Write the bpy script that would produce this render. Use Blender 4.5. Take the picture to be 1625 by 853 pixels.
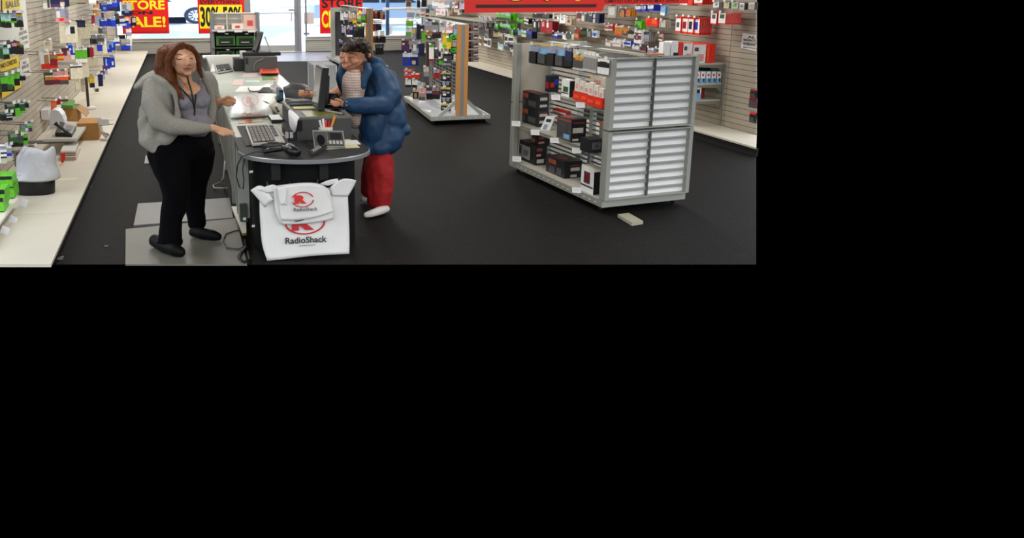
import bpy, bmesh, math, random
from mathutils import Vector, Matrix, noise
random.seed(7)
for o in list(bpy.data.objects): bpy.data.objects.remove(o)
SC = bpy.context.scene; COL = SC.collection
# ---------------------------------------------------------------- camera
H = 2.1; F = 1500.0; CX, CY = 600.0, 346.0
TH = math.atan(0.25); YA = math.atan(0.21/math.hypot(1, .25))
FWD = Vector((math.sin(YA)*math.cos(TH), math.cos(YA)*math.cos(TH), -math.sin(TH)))
RT = Vector((math.cos(YA), -math.sin(YA), 0)); UP = RT.cross(FWD); CAM = Vector((0, 0, H))
cd = bpy.data.cameras.new('camera'); cam = bpy.data.objects.new('camera', cd); COL.objects.link(cam)
m3 = Matrix((RT, UP, -FWD)).transposed(); cam.matrix_world = Matrix.Translation(CAM) @ m3.to_4x4()
cd.sensor_fit = 'HORIZONTAL'; cd.sensor_width = 36; cd.lens = F/1625*36
cd.shift_x = (812.5-CX)/1625; cd.shift_y = -(426.5-CY)/1625; cd.clip_end = 500
SC.camera = cam
# ---------------------------------------------------------------- sky: overcast above the horizon, dark ground below
wd = bpy.data.worlds.new('sky'); SC.world = wd; wd.use_nodes = True
nt = wd.node_tree; nt.nodes.clear()
out = nt.nodes.new('ShaderNodeOutputWorld'); bg = nt.nodes.new('ShaderNodeBackground')
tc = nt.nodes.new('ShaderNodeTexCoord'); sx = nt.nodes.new('ShaderNodeSeparateXYZ'); gt = nt.nodes.new('ShaderNodeMath')
gt.operation = 'GREATER_THAN'; gt.inputs[1].default_value = 0.0
nt.links.new(tc.outputs['Generated'], sx.inputs[0]); nt.links.new(sx.outputs['Z'], gt.inputs[0])
mx = nt.nodes.new('ShaderNodeMix'); mx.data_type = 'RGBA'
mx.inputs['A'].default_value = (0, 0, 0, 1); mx.inputs['B'].default_value = (0.86, 0.93, 1.0, 1)
nt.links.new(gt.outputs[0], mx.inputs['Factor']); nt.links.new(mx.outputs['Result'], bg.inputs['Color'])
bg.inputs['Strength'].default_value = 1.9
nt.links.new(bg.outputs[0], out.inputs[0])
# ---------------------------------------------------------------- ceiling lamps, unseen; front and window rows added as fill light
CZ = 3.0
def lamp(x, y, sx_, sy_, w):
    l = bpy.data.lights.new('fluorescent_and_fill_lamp', 'AREA'); l.shape = 'RECTANGLE'; l.size = sx_; l.size_y = sy_
    l.energy = w; l.color = (1.0, 0.975, 0.93)
    o = bpy.data.objects.new('fluorescent_and_fill_lamp', l); COL.objects.link(o); o.location = (x, y, CZ-0.03); o['kind'] = 'structure'
for y in (0.5, 4.0, 8.5, 13.0, 18.0, 23.0, 27.5):
    for x in (-0.4, 2.6, 5.6):
        lamp(x, y, 0.6, 1.8, {0.5: 170, 4.0: 26, 8.5: 32, 13.0: 62, 18.0: 80, 23.0: 80, 27.5: 75}[y])
SC.view_settings.view_transform = 'Standard'; SC.view_settings.look = 'None'
SC.view_settings.exposure = 0.08; SC.view_settings.gamma = 1.0; SC.view_settings.use_curve_mapping = False
# ---------------------------------------------------------------- helpers
def ray(x, y): return RT*((x-CX)/F) + UP*((CY-y)/F) + FWD
def W(x, y, X=None, Y=None, Z=None):
    d = ray(x, y)
    if X is not None: k = X/d.x
    elif Y is not None: k = Y/d.y
    else: k = (Z-H)/d.z
    return CAM + d*k
def lin(h):
    h = h.lstrip('#'); c = [int(h[i:i+2], 16)/255 for i in (0, 2, 4)]
    return tuple(((v+0.055)/1.055)**2.4 if v > 0.04045 else v/12.92 for v in c)
MATS = {}
def M(hexc, rough=0.55, metal=0.0, noisy=0.0, scale=8.0, alpha=1.0, emit=0, bump=0.0, spec=0.4, stretch=(1, 1, 1)):
    key = (hexc, rough, metal, noisy, scale, alpha, emit, bump, spec, stretch)
    if key in MATS: return MATS[key]
    m = bpy.data.materials.new('mat_'+hexc.strip('#')); m.use_nodes = True; t = m.node_tree; b = t.nodes['Principled BSDF']
    c = lin(hexc); b.inputs['Base Color'].default_value = (*c, 1); b.inputs['Roughness'].default_value = rough
    b.inputs['Metallic'].default_value = metal; b.inputs['Specular IOR Level'].default_value = spec
    if noisy or bump:
        tcn = t.nodes.new('ShaderNodeTexCoord'); mp = t.nodes.new('ShaderNodeMapping'); mp.inputs['Scale'].default_value = stretch
        n = t.nodes.new('ShaderNodeTexNoise'); n.inputs['Scale'].default_value = scale; n.inputs['Detail'].default_value = 5
        t.links.new(tcn.outputs['Object'], mp.inputs[0]); t.links.new(mp.outputs[0], n.inputs['Vector'])
    if noisy:
        r = t.nodes.new('ShaderNodeMapRange'); r.inputs['From Min'].default_value = .3; r.inputs['From Max'].default_value = .7
        r.inputs['To Min'].default_value = 1-noisy; r.inputs['To Max'].default_value = 1+noisy
        t.links.new(n.outputs['Fac'], r.inputs['Value'])
        v = t.nodes.new('ShaderNodeVectorMath'); v.operation = 'SCALE'; v.inputs[0].default_value = c
        t.links.new(r.outputs[0], v.inputs['Scale']); t.links.new(v.outputs[0], b.inputs['Base Color'])
    if bump:
        bp = t.nodes.new('ShaderNodeBump'); bp.inputs['Strength'].default_value = bump; bp.inputs['Distance'].default_value = 0.02
        t.links.new(n.outputs['Fac'], bp.inputs['Height']); t.links.new(bp.outputs[0], b.inputs['Normal'])
    if alpha < 1: b.inputs['Alpha'].default_value = alpha
    if emit: b.inputs['Emission Color'].default_value = (*c, 1); b.inputs['Emission Strength'].default_value = emit
    MATS[key] = m; return m
# palette of packaging colours
PAL = dict(w='#f2f1ee', c='#e6dcc2', b='#1638c8', n='#161f4c', k='#121214', g='#62bf22', G='#2f5d2a', r='#e82a12', R='#9c1a1e', o='#ff5a1e',
           y='#e8c524', p='#5a3266', s='#8e8c8a', d='#4b4a4c', t='#b9854e', l='#a9d6d2', m='#6b2a36', i='#e7a3a0', u='#86b6dd', O='#d98a2a', v='#9ea0b8', x='#c8c2b4', e='#a14a36')
def P_(ch): return M(PAL[ch], 0.42, noisy=.2 if ch not in 'wc' else .1, scale=5)
ORG = {}
class MB:
    def __init__(s): s.v = []; s.f = []; s.m = []; s.mats = []; s.sm = []
    def mi(s, m):
        if m not in s.mats: s.mats.append(m)
        return s.mats.index(m)
    def face(s, pts, m, smooth=False):
        k = len(s.v); s.v += [Vector(p) for p in pts]; s.f.append(tuple(range(k, k+len(pts)))); s.m.append(s.mi(m)); s.sm.append(smooth)
    def mesh(s, vs, fs, m, smooth=False):
        k = len(s.v); s.v += [Vector(p) for p in vs]; i = s.mi(m)
        for f in fs: s.f.append(tuple(a+k for a in f)); s.m.append(i); s.sm.append(smooth)
        return s
    def hexa(s, p, m):  # 8 points: bottom 0-3, top 4-7
        return s.mesh(p, [(3, 2, 1, 0), (4, 5, 6, 7), (0, 1, 5, 4), (1, 2, 6, 5), (2, 3, 7, 6), (3, 0, 4, 7)], m)
    def box(s, a, b, m):
        x0, y0, z0 = a; x1, y1, z1 = b
        return s.hexa([(x0, y0, z0), (x1, y0, z0), (x1, y1, z0), (x0, y1, z0), (x0, y0, z1), (x1, y0, z1), (x1, y1, z1), (x0, y1, z1)], m)
    def obox(s, c, ax, ay, az, m):  # centre and half-axis vectors
        c = Vector(c); ax = Vector(ax); ay = Vector(ay); az = Vector(az)
        return s.hexa([c-ax-ay-az, c+ax-ay-az, c+ax+ay-az, c-ax+ay-az, c-ax-ay+az, c+ax-ay+az, c+ax+ay+az, c-ax+ay+az], m)
    def bar(s, a, b, w, h, m, upv=(0, 0, 1)):
        a = Vector(a); b = Vector(b); d = (b-a)/2; n = d.normalized(); u = Vector(upv)
        sd = n.cross(u)
        if sd.length < 1e-4: sd = n.cross(Vector((1, 0, 0)))
        sd.normalize(); u = sd.cross(n).normalized()
        return s.obox((a+b)/2, d, sd*w/2, u*h/2, m)
    def tube(s, pts, r, m, n=8, cap=True):
        pts = [Vector(p) for p in pts]; rs = r if isinstance(r, (list, tuple)) else [r]*len(pts); vs = []; fs = []
        prev = None
        for i, p in enumerate(pts):
            t = (pts[min(i+1, len(pts)-1)]-pts[max(i-1, 0)]).normalized()
            if prev is None:
                a = t.cross(Vector((0, 0, 1)))
                if a.length < 1e-3: a = t.cross(Vector((1, 0, 0)))
            else: a = prev - t*prev.dot(t)
            a.normalize(); prev = a; b = t.cross(a)
            for j in range(n):
                q = 2*math.pi*j/n; vs.append(p+(a*math.cos(q)+b*math.sin(q))*rs[i])
        for i in range(len(pts)-1):
            for j in range(n): fs.append((i*n+j, i*n+(j+1) % n, (i+1)*n+(j+1) % n, (i+1)*n+j))
        if cap: fs.append(tuple(range(n-1, -1, -1))); fs.append(tuple((len(pts)-1)*n+j for j in range(n)))
        return s.mesh(vs, fs, m, True)
    def lathe(s, c, prof, m, n=20, sx=1, sy=1):
        c = Vector(c); vs = []; fs = []
        for r, z in prof:
            for j in range(n):
                q = 2*math.pi*j/n; vs.append(c+Vector((r*math.cos(q)*sx, r*math.sin(q)*sy, z)))
        for i in range(len(prof)-1):
            for j in range(n): fs.append((i*n+j, i*n+(j+1) % n, (i+1)*n+(j+1) % n, (i+1)*n+j))
        fs.append(tuple(range(n-1, -1, -1))); fs.append(tuple((len(prof)-1)*n+j for j in range(n)))
        return s.mesh(vs, fs, m, True)
    def prism(s, poly, z0, z1, m, m2=None):  # poly list of (x,y) ccw
        n = len(poly); vs = [(x, y, z0) for x, y in poly]+[(x, y, z1) for x, y in poly]
        s.mesh(vs, [tuple(range(n-1, -1, -1)), tuple(range(n, 2*n))], m)
        return s.mesh(vs, [(i, (i+1) % n, n+(i+1) % n, n+i) for i in range(n)], m2 or m)
    def slab(s, poly, nrm, m, m2=None):  # planar 3D polygon extruded along nrm
        n = len(poly); nrm = Vector(nrm); poly = [Vector(p) for p in poly]; vs = poly+[p+nrm for p in poly]
        s.mesh(vs, [tuple(range(n-1, -1, -1)), tuple(range(n, 2*n))], m)
        return s.mesh(vs, [(i, (i+1) % n, n+(i+1) % n, n+i) for i in range(n)], m2 or m)
    def obj(s, name, parent=None, bevel=0.0):
        me = bpy.data.meshes.new(name)
        if parent is not None: org = ORG[parent.name]; loc = Vector((0, 0, 0))
        else:
            xs = [v.x for v in s.v]; ys = [v.y for v in s.v]; zs = [v.z for v in s.v]
            org = Vector(((min(xs)+max(xs))/2, (min(ys)+max(ys))/2, min(zs))); loc = org
        me.from_pydata([v-org for v in s.v], [], s.f)
        for m in s.mats: me.materials.append(m)
        for p, i, q in zip(me.polygons, s.m, s.sm): p.material_index = i; p.use_smooth = q
        me.update()
        bm = bmesh.new(); bm.from_mesh(me); bmesh.ops.recalc_face_normals(bm, faces=bm.faces); bm.to_mesh(me); bm.free()
        o = bpy.data.objects.new(name, me); COL.objects.link(o); o.location = loc
        if parent is not None: o.parent = parent
        ORG[o.name] = org.copy()
        if bevel:
            b = o.modifiers.new('bevel', 'BEVEL'); b.width = bevel; b.segments = 2; b.limit_method = 'ANGLE'
        return o
def tag(o, label=None, cat=None, group=None, kind=None):
    if label: o['label'] = label
    if cat: o['category'] = cat
    if group: o['group'] = group
    if kind: o['kind'] = kind
    return o
def thing(name, label, cat, loc, group=None):
    o = bpy.data.objects.new(name, None); COL.objects.link(o); o.location = Vector(loc); o.empty_display_size = .05
    ORG[o.name] = Vector(loc); return tag(o, label, cat, group)
def dup(o, off, label=None, parent=None):   # copy of a thing with its parts and sub-parts, moved by off
    c = o.copy(); COL.objects.link(c); ORG[c.name] = ORG[o.name]+(Vector(off) if parent is None else Vector((0, 0, 0)))
    if parent is None: c.location = o.location+Vector(off)
    else: c.parent = parent
    if label: c['label'] = label
    for ch in [k for k in o.children]: dup(ch, off, None, c)
    return c
def text(body, P, rv, uv, w, h, m, parent, name='lettering', thick=0.002, bold=0.0):
    """flat lettering that fills the w x h box whose lower-left corner is P"""
    cu = bpy.data.curves.new(name, 'FONT'); cu.body = body; cu.offset = bold; cu.resolution_u = 3
    t = bpy.data.objects.new('tmp', cu); COL.objects.link(t); bpy.context.view_layer.update()
    me = bpy.data.meshes.new_from_object(t.evaluated_get(bpy.context.evaluated_depsgraph_get()))
    bpy.data.objects.remove(t)
    xs = [v.co.x for v in me.vertices]; ys = [v.co.y for v in me.vertices]
    x0, x1, y0, y1 = min(xs), max(xs), min(ys), max(ys); rv = Vector(rv).normalized(); uv = Vector(uv).normalized(); P = Vector(P)
    nv = rv.cross(uv); org = ORG[parent.name]
    for v in me.vertices:
        v.co = P+rv*((v.co.x-x0)/(x1-x0)*w)+uv*((v.co.y-y0)/(y1-y0)*h)+nv*thick-org
    me.materials.clear(); me.materials.append(m); me.name = name
    o = bpy.data.objects.new(name, me); COL.objects.link(o); o.parent = parent; ORG[o.name] = org.copy(); return o
# unit package meshes, shared:  'side|colour:fraction,...(top to bottom)|x0,z0,x1,z1,colour;...'
PK = {}
def pkmesh(spec):
    if spec in PK: return PK[spec]
    q = spec.split('|'); side = P_(q[0]); mb = MB()
    z = 1.0; mb.mesh([(0, 0, 0), (1, 0, 0), (1, 0, 1), (0, 0, 1), (0, 1, 0), (1, 1, 0), (1, 1, 1), (0, 1, 1)],
                     [(0, 1, 2, 3), (0, 4, 5, 1), (3, 2, 6, 7), (0, 3, 7, 4), (1, 5, 6, 2)], side)
    bands = [(a.split(':')[0], float(a.split(':')[1])) for a in q[1].split(',')]; tot = sum(f for _, f in bands)
    for c, f in bands:
        z2 = z-f/tot; mb.face([(0, 1, z2), (1, 1, z2), (1, 1, z), (0, 1, z)], P_(c)); z = z2
    if len(q) > 2 and q[2]:
        for sp in q[2].split(';'):
            a = sp.split(','); x0, z0, x1, z1 = map(float, a[:4]); yy = 1+(float(a[5]) if len(a) > 5 else .12)
            mb.box((x0, 0.98, z0), (x1, yy, z1), P_(a[4]))
    me = bpy.data.meshes.new('package'); me.from_pydata([tuple(v) for v in mb.v], [], mb.f)
    for m in mb.mats: me.materials.append(m)
    for p, i in zip(me.polygons, mb.m): p.material_index = i
    bm = bmesh.new(); bm.from_mesh(me); bmesh.ops.recalc_face_normals(bm, faces=bm.faces); bm.to_mesh(me); bm.free()
    PK[spec] = me; return me
def pack(spec, P, wv, nv, w, h, t, label, name='product_package', cat='package', group=None, up=(0, 0, 1)):
    """P = top-left corner of the front face; wv = along the width, nv = front normal"""
    wv = Vector(wv).normalized(); nv = Vector(nv).normalized(); up = Vector(up).normalized()
    o = bpy.data.objects.new(name, pkmesh(spec)); COL.objects.link(o)
    o0 = Vector(P)-up*h-nv*t
    m = Matrix(((wv.x*w, nv.x*t, up.x*h, o0.x), (wv.y*w, nv.y*t, up.y*h, o0.y), (wv.z*w, nv.z*t, up.z*h, o0.z), (0, 0, 0, 1)))
    o.matrix_world = m; ORG[o.name] = o0; return tag(o, label, cat, group)
REST = MB()
def rest(spec, P, wv, nv, w, h, t):
    wv = Vector(wv).normalized(); nv = Vector(nv).normalized(); o0 = Vector(P)-Vector((0, 0, h))-nv*t
    A, B, C = wv*w, nv*t, Vector((0, 0, h)); REST.hexa([o0, o0+A, o0+A+B, o0+B, o0+C, o0+A+C, o0+A+B+C, o0+B+C], P_(spec.split('|')[0]))
XL, XR, YB, PZ = -1.93, 7.45, 29.4, 0.12
ST = dict(kind='structure')
# ================================================================= ROOM SHELL
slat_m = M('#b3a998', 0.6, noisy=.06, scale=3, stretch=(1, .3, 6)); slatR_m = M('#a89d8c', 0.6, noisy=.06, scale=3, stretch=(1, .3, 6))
groove_m = M('#5d564a', .8); beige = M('#c9c2b4', .55, noisy=.03, scale=4); cream = M('#cdc6b6', .5, noisy=.03, scale=3)
black = M('#0b0b0c', .7); alu = M('#9a9a96', .4, metal=.6); wht = M('#e6e6e4', .45); greym = M('#7c7b76', .5)
# carpet
def carpet():
    m = bpy.data.materials.new('carpet'); m.use_nodes = True; t = m.node_tree; b = t.nodes['Principled BSDF']
    tcn = t.nodes.new('ShaderNodeTexCoord')
    n1 = t.nodes.new('ShaderNodeTexNoise'); n1.inputs['Scale'].default_value = 1.3; n1.inputs['Detail'].default_value = 6
    n2 = t.nodes.new('ShaderNodeTexNoise'); n2.inputs['Scale'].default_value = 60; n2.inputs['Detail'].default_value = 3
    n3 = t.nodes.new('ShaderNodeTexNoise'); n3.inputs['Scale'].default_value = 5
    for n in (n1, n2, n3): t.links.new(tcn.outputs['Object'], n.inputs['Vector'])
    r = t.nodes.new('ShaderNodeValToRGB'); r.color_ramp.elements[0].position = .42; r.color_ramp.elements[1].position = .62
    r.color_ramp.elements[0].color = (*lin('#0a0908'), 1); r.color_ramp.elements[1].color = (*lin('#1b1815'), 1)
    t.links.new(n2.outputs['Fac'], r.inputs[0])
    r3 = t.nodes.new('ShaderNodeValToRGB'); r3.color_ramp.elements[0].position = .62; r3.color_ramp.elements[1].position = .72
    r3.color_ramp.elements[0].color = (0, 0, 0, 1); r3.color_ramp.elements[1].color = (.5, .5, .5, 1)
    t.links.new(n3.outputs['Fac'], r3.inputs[0])
    mx = t.nodes.new('ShaderNodeMix'); mx.data_type = 'RGBA'; t.links.new(r3.outputs[0], mx.inputs['Factor'])
    t.links.new(r.outputs[0], mx.inputs['A']); mx.inputs['B'].default_value = (*lin('#281616'), 1)
    t.links.new(mx.outputs['Result'], b.inputs['Base Color'])
    b.inputs['Roughness'].default_value = .75; b.inputs['Specular IOR Level'].default_value = .12
    bp = t.nodes.new('ShaderNodeBump'); bp.inputs['Strength'].default_value = .25; bp.inputs['Distance'].default_value = .01
    t.links.new(n2.outputs['Fac'], bp.inputs['Height']); t.links.new(bp.outputs[0], b.inputs['Normal'])
    return m
carp = carpet()
A = W(0, 419, Z=0); B = W(1200, 419, Z=0); C0 = W(1200, 300, Z=0); k = (XR-B.x)/(C0.x-B.x); C1 = B+(C0-B)*k
A2 = A+(A-B)*((A.x-XL)/(B.x-A.x))
mb = MB(); mb.slab([A2, B, C1, Vector((XR, YB, 0)), Vector((XL, YB, 0))], (0, 0, -.004), carp)
tag(mb.obj('floor'), **ST)
# bluish entrance mat before the door (window reflection painted into its colour)
mb = MB(); q = [W(395, 98, Z=0), W(528, 97, Z=0), W(528, 83, Z=0), W(395, 84, Z=0)]
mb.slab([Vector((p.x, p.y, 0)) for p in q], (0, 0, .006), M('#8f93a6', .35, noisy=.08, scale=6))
tag(mb.obj('entrance_mat'), 'vinyl mat with painted blue-grey sheen on the floor before the glass door', 'mat')
# ceiling, above the picture
mb = MB(); mb.box((XL, -2, CZ), (XR, YB, CZ+.1), M('#d8d6d0', .8)); tag(mb.obj('ceiling'), **ST)
# --- slatwalls: backing sheet + one object per slat and panel
PITCH = .0745
def yend(z):   # the right wall is built as far forward as the photograph shows it
    a = W(1200, 212, X=XR); b = W(1200, 0, X=XR); return a.y+(b.y-a.y)*(z-a.z)/(b.z-a.z)
wl = thing('wall_left', None, None, (XL, 19, 0)); wl['kind'] = 'structure'
mb = MB(); mb.box((XL-.1, 9.3, 0), (XL-.012, YB, CZ), groove_m); mb.obj('backing_board', wl)
segs = [9.3, 11.6, 14.0, 16.5, 19.5, 23.0, YB]
for i in range(28):
    z0 = PZ+i*PITCH
    for a, b in zip(segs[:-1], segs[1:]):
        mb = MB(); mb.box((XL-.012, a+.004, z0+.005), (XL+.008, b-.004, z0+PITCH-.002), slat_m); mb.obj('slat', wl)
mb = MB(); mb.box((XL-.012, 9.3, PZ+28*PITCH), (XL+.008, YB, CZ), slat_m); mb.obj('upper_board', wl)
wr = thing('wall_right', None, None, (XR, 19, 0)); wr['kind'] = 'structure'
mb = MB(); e0, e1 = yend(0), yend(CZ)
mb.hexa([(XR+.012, e0, 0), (XR+.1, e0+.5, 0), (XR+.1, YB, 0), (XR+.012, YB, 0), (XR+.012, e1, CZ), (XR+.1, e1+.5, CZ), (XR+.1, YB, CZ), (XR+.012, YB, CZ)], groove_m)
mb.obj('backing_board', wr)
segr = [None, 12.05, 14.4, 17.4, 20.6, 24.6, YB]
for i in range(28):
    z0 = PZ+i*PITCH; z1 = z0+PITCH-.0015; za = z0+.0045
    for a, b in zip(segr[:-1], segr[1:]):
        ya, yb = (yend(za), yend(z1)) if a is None else (a+.006, a+.006)
        mb = MB(); x0, x1 = XR-.008, XR+.012; b2 = b-.006
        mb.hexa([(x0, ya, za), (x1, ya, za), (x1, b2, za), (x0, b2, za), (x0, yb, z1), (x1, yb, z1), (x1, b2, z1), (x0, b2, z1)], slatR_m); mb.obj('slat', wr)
za = PZ+28*PITCH; mb = MB(); ya, yb = yend(za), yend(CZ)
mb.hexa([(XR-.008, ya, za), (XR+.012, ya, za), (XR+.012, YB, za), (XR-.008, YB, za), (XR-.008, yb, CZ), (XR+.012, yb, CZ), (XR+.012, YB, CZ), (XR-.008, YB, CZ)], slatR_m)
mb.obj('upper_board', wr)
# --- low display plinths along both walls
def plinth(name, label, xf, xw, cut, joints, sgn):
    t = thing(name, label, 'display base', ((xf+xw)/2, 18, 0))
    js = joints; y0, y1 = cut
    for i in range(len(js)-1):
        a, b = js[i], js[i+1]
        mb = MB()
        if a is None:
            mb.hexa([(xf, y0, PZ-.022), (xw, y1, PZ-.022), (xw, b-.004, PZ-.022), (xf, b-.004, PZ-.022),
                     (xf, y0, PZ), (xw, y1, PZ), (xw, b-.004, PZ), (xf, b-.004, PZ)], cream)
        else: mb.box((min(xf, xw), a+.004, PZ-.022), (max(xf, xw), b-.004, PZ), cream)
        mb.obj('top_panel', t)
        mb = MB(); ka = ((y0+.45 if sgn > 0 else W(1200, 240, X=xf+.03).y) if a is None else a); mb.box((min(xf-sgn*.03, xf-sgn*.06), ka, 0), (max(xf-sgn*.03, xf-sgn*.06), b, PZ-.022), black); mb.obj('kick_board', t)
    return t
p0 = W(83, 419, Z=PZ); p1 = W(0, 419, Z=PZ); s_ = (p1.y-p0.y)/(p1.x-p0.x)
xfl = -1.01
plinth('wall_plinth', 'long low cream display base running along the left wall', xfl, XL+.01, (p0.y+(xfl-p0.x)*s_, p0.y+(XL-p0.x)*s_),
       [None, W(117, 322, X=xfl).y, W(175, 200, X=xfl).y, 16.2, 20.0, 24.4, YB-.35], 1)
ra = W(1200, 234, Z=PZ); rb = W(1200, 214, Z=PZ); xfr = 6.86
plinth('wall_plinth', 'long low cream display base with black kick under the right slatwall', xfr, XR-.01, (ra.y, rb.y), [None, 12.1, 14.3, 17.5, 21.5, 25.6, YB-.5], -1)
# --- back wall: knee wall, sill, frames, panes, door
wb = thing('wall_back', None, None, (3, YB, 0)); wb['kind'] = 'structure'
side_m = M('#aaa79c', .6, noisy=.05, scale=5, stretch=(.3, 1, 5))
for a, b in ((XL, 1.95), (3.72, XR)):
    for i in range(5):
        mb = MB(); mb.box((a, YB, .02+i*.068), (b, YB+.14, .02+i*.068+.062), side_m); mb.obj('siding_board', wb)
    mb = MB(); mb.box((a, YB+.02, 0), (b, YB+.14, .36), groove_m); mb.obj('backing_board', wb)
    mb = MB(); mb.box((a, YB-.03, .362), (b, YB+.16, .445), M('#bcb9ae', .5)); mb.obj('apron_board', wb)
mb = MB(); mb.box((XL, YB-.02, 2.6), (XR, YB+.15, CZ), side_m); mb.obj('lintel', wb)
for i, (a, b) in enumerate(((XL, 1.95), (3.72, XR))):
    mb = MB(); mb.box((a, YB-.06, .445), (b, YB+.16, .472), wht); tag(mb.obj('trim_%d' % (i+1)), **ST)
frame_m = M('#8f9096', .4, metal=.5); blue_fr = M('#3c5f88', .4, metal=.4)
glass = bpy.data.materials.new('window_glass'); glass.use_nodes = True; t = glass.node_tree; t.nodes.clear()
o_ = t.nodes.new('ShaderNodeOutputMaterial'); tr = t.nodes.new('ShaderNodeBsdfTransparent'); gl = t.nodes.new('ShaderNodeBsdfGlossy')
gl.inputs['Roughness'].default_value = .03; mxs = t.nodes.new('ShaderNodeMixShader'); fr = t.nodes.new('ShaderNodeFresnel'); fr.inputs[0].default_value = 1.25
t.links.new(fr.outputs[0], mxs.inputs[0]); t.links.new(tr.outputs[0], mxs.inputs[1]); t.links.new(gl.outputs[0], mxs.inputs[2]); t.links.new(mxs.outputs[0], o_.inputs[0])
def window(n, x0, x1, z0, z1, mull=()):
    w = thing('window_%d' % n, None, None, ((x0+x1)/2, YB+.08, z0)); w['kind'] = 'structure'
    mb = MB(); f = .05
    mb.box((x0, YB+.04, z0), (x0+f, YB+.12, z1), frame_m); mb.box((x1-f, YB+.04, z0), (x1, YB+.12, z1), frame_m)
    mb.box((x0+f, YB+.04, z1-f), (x1-f, YB+.12, z1), frame_m); mb.obj('window_frame', w)
    for m_ in mull:
        mb = MB(); mb.box((m_, YB+.02, z0), (m_+.1, YB+.12, z1), blue_fr); mb.obj('mullion', w)
    mb = MB(); mb.box((x0+f, YB+.075, z0), (x1-f, YB+.083, z1-f), glass); mb.obj('pane', w)
window(1, XL, 1.95, .472, 2.6)
window(2, 3.72, XR, .472, 2.6, (W(613, 30, Y=YB).x,))
d = thing('door_1', None, None, (2.8, YB+.06, 0)); d['kind'] = 'structure'
dl, dr = W(388, 40, Y=YB).x, W(478, 40, Y=YB).x
mb = MB(); mb.box((dl, YB-.02, 0), (dl+.17, YB+.12, 2.6), frame_m); mb.obj('door_post', d)
mb = MB(); mb.box((dr-.09, YB-.02, 0), (dr, YB+.12, 2.6), frame_m); mb.obj('door_post', d)
a0, a1 = dl+.17, dr-.09
mb = MB(); mb.box((a0, YB+.02, .02), (a0+.03, YB+.08, 2.4), frame_m); mb.box((a1-.11, YB+.02, .02), (a1, YB+.08, 2.4), frame_m)
mb.box((a0+.03, YB+.02, .03), (a1-.11, YB+.08, .21), M('#a9a8a2', .4, metal=.4)); mb.obj('door_leaf', d)
mb = MB(); mb.box((a0+.03, YB+.045, .21), (a1-.11, YB+.055, 2.4), glass); mb.obj('pane', d)
mb = MB(); z = W(430, 21, Y=YB).z; mb.box((a0+.02, YB-.03, z-.012), (a1-.06, YB+.0, z+.012), frame_m)
z2 = W(462, 33, Y=YB).z; x2 = W(462, 30, Y=YB).x; mb.box((x2, YB-.03, z2), (x2+.02, YB, z), frame_m); mb.obj('push_bar', d)
mb = MB(); c = W(462, 16, Y=YB); mb.box((c.x-.08, YB-.03, c.z-.018), (c.x+.09, YB, c.z+.018), black); mb.obj('door_lock', d)
mb = MB(); mb.box((dl, YB-.08, 0), (dr, YB+.2, .02), M('#d8d8d8', .3, metal=.5)); tag(mb.obj('trim_3'), **ST)
# ================================================================= OUTSIDE
def snow():
    m = bpy.data.materials.new('wet_snow'); m.use_nodes = True; t = m.node_tree; b = t.nodes['Principled BSDF']
    tcn = t.nodes.new('ShaderNodeTexCoord'); mp = t.nodes.new('ShaderNodeMapping'); mp.inputs['Scale'].default_value = (.35, .12, 1)
    n = t.nodes.new('ShaderNodeTexNoise'); n.inputs['Scale'].default_value = 1.0; n.inputs['Detail'].default_value = 6
    t.links.new(tcn.outputs['Object'], mp.inputs[0]); t.links.new(mp.outputs[0], n.inputs['Vector'])
    r = t.nodes.new('ShaderNodeValToRGB'); r.color_ramp.elements[0].position = .4; r.color_ramp.elements[1].position = .56
    r.color_ramp.elements[0].color = (*lin('#8fb4cf'), 1); r.color_ramp.elements[1].color = (*lin('#f4f8fb'), 1)
    t.links.new(n.outputs['Fac'], r.inputs[0]); t.links.new(r.outputs[0], b.inputs['Base Color']); b.inputs['Roughness'].default_value = .35
    return m
mb = MB(); mb.prism([(-60, YB+.2), (XR+.6, YB+.2), (65, 260), (-60, 260)], -.1, -.02, snow()); tag(mb.obj('ground'), **ST)
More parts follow.
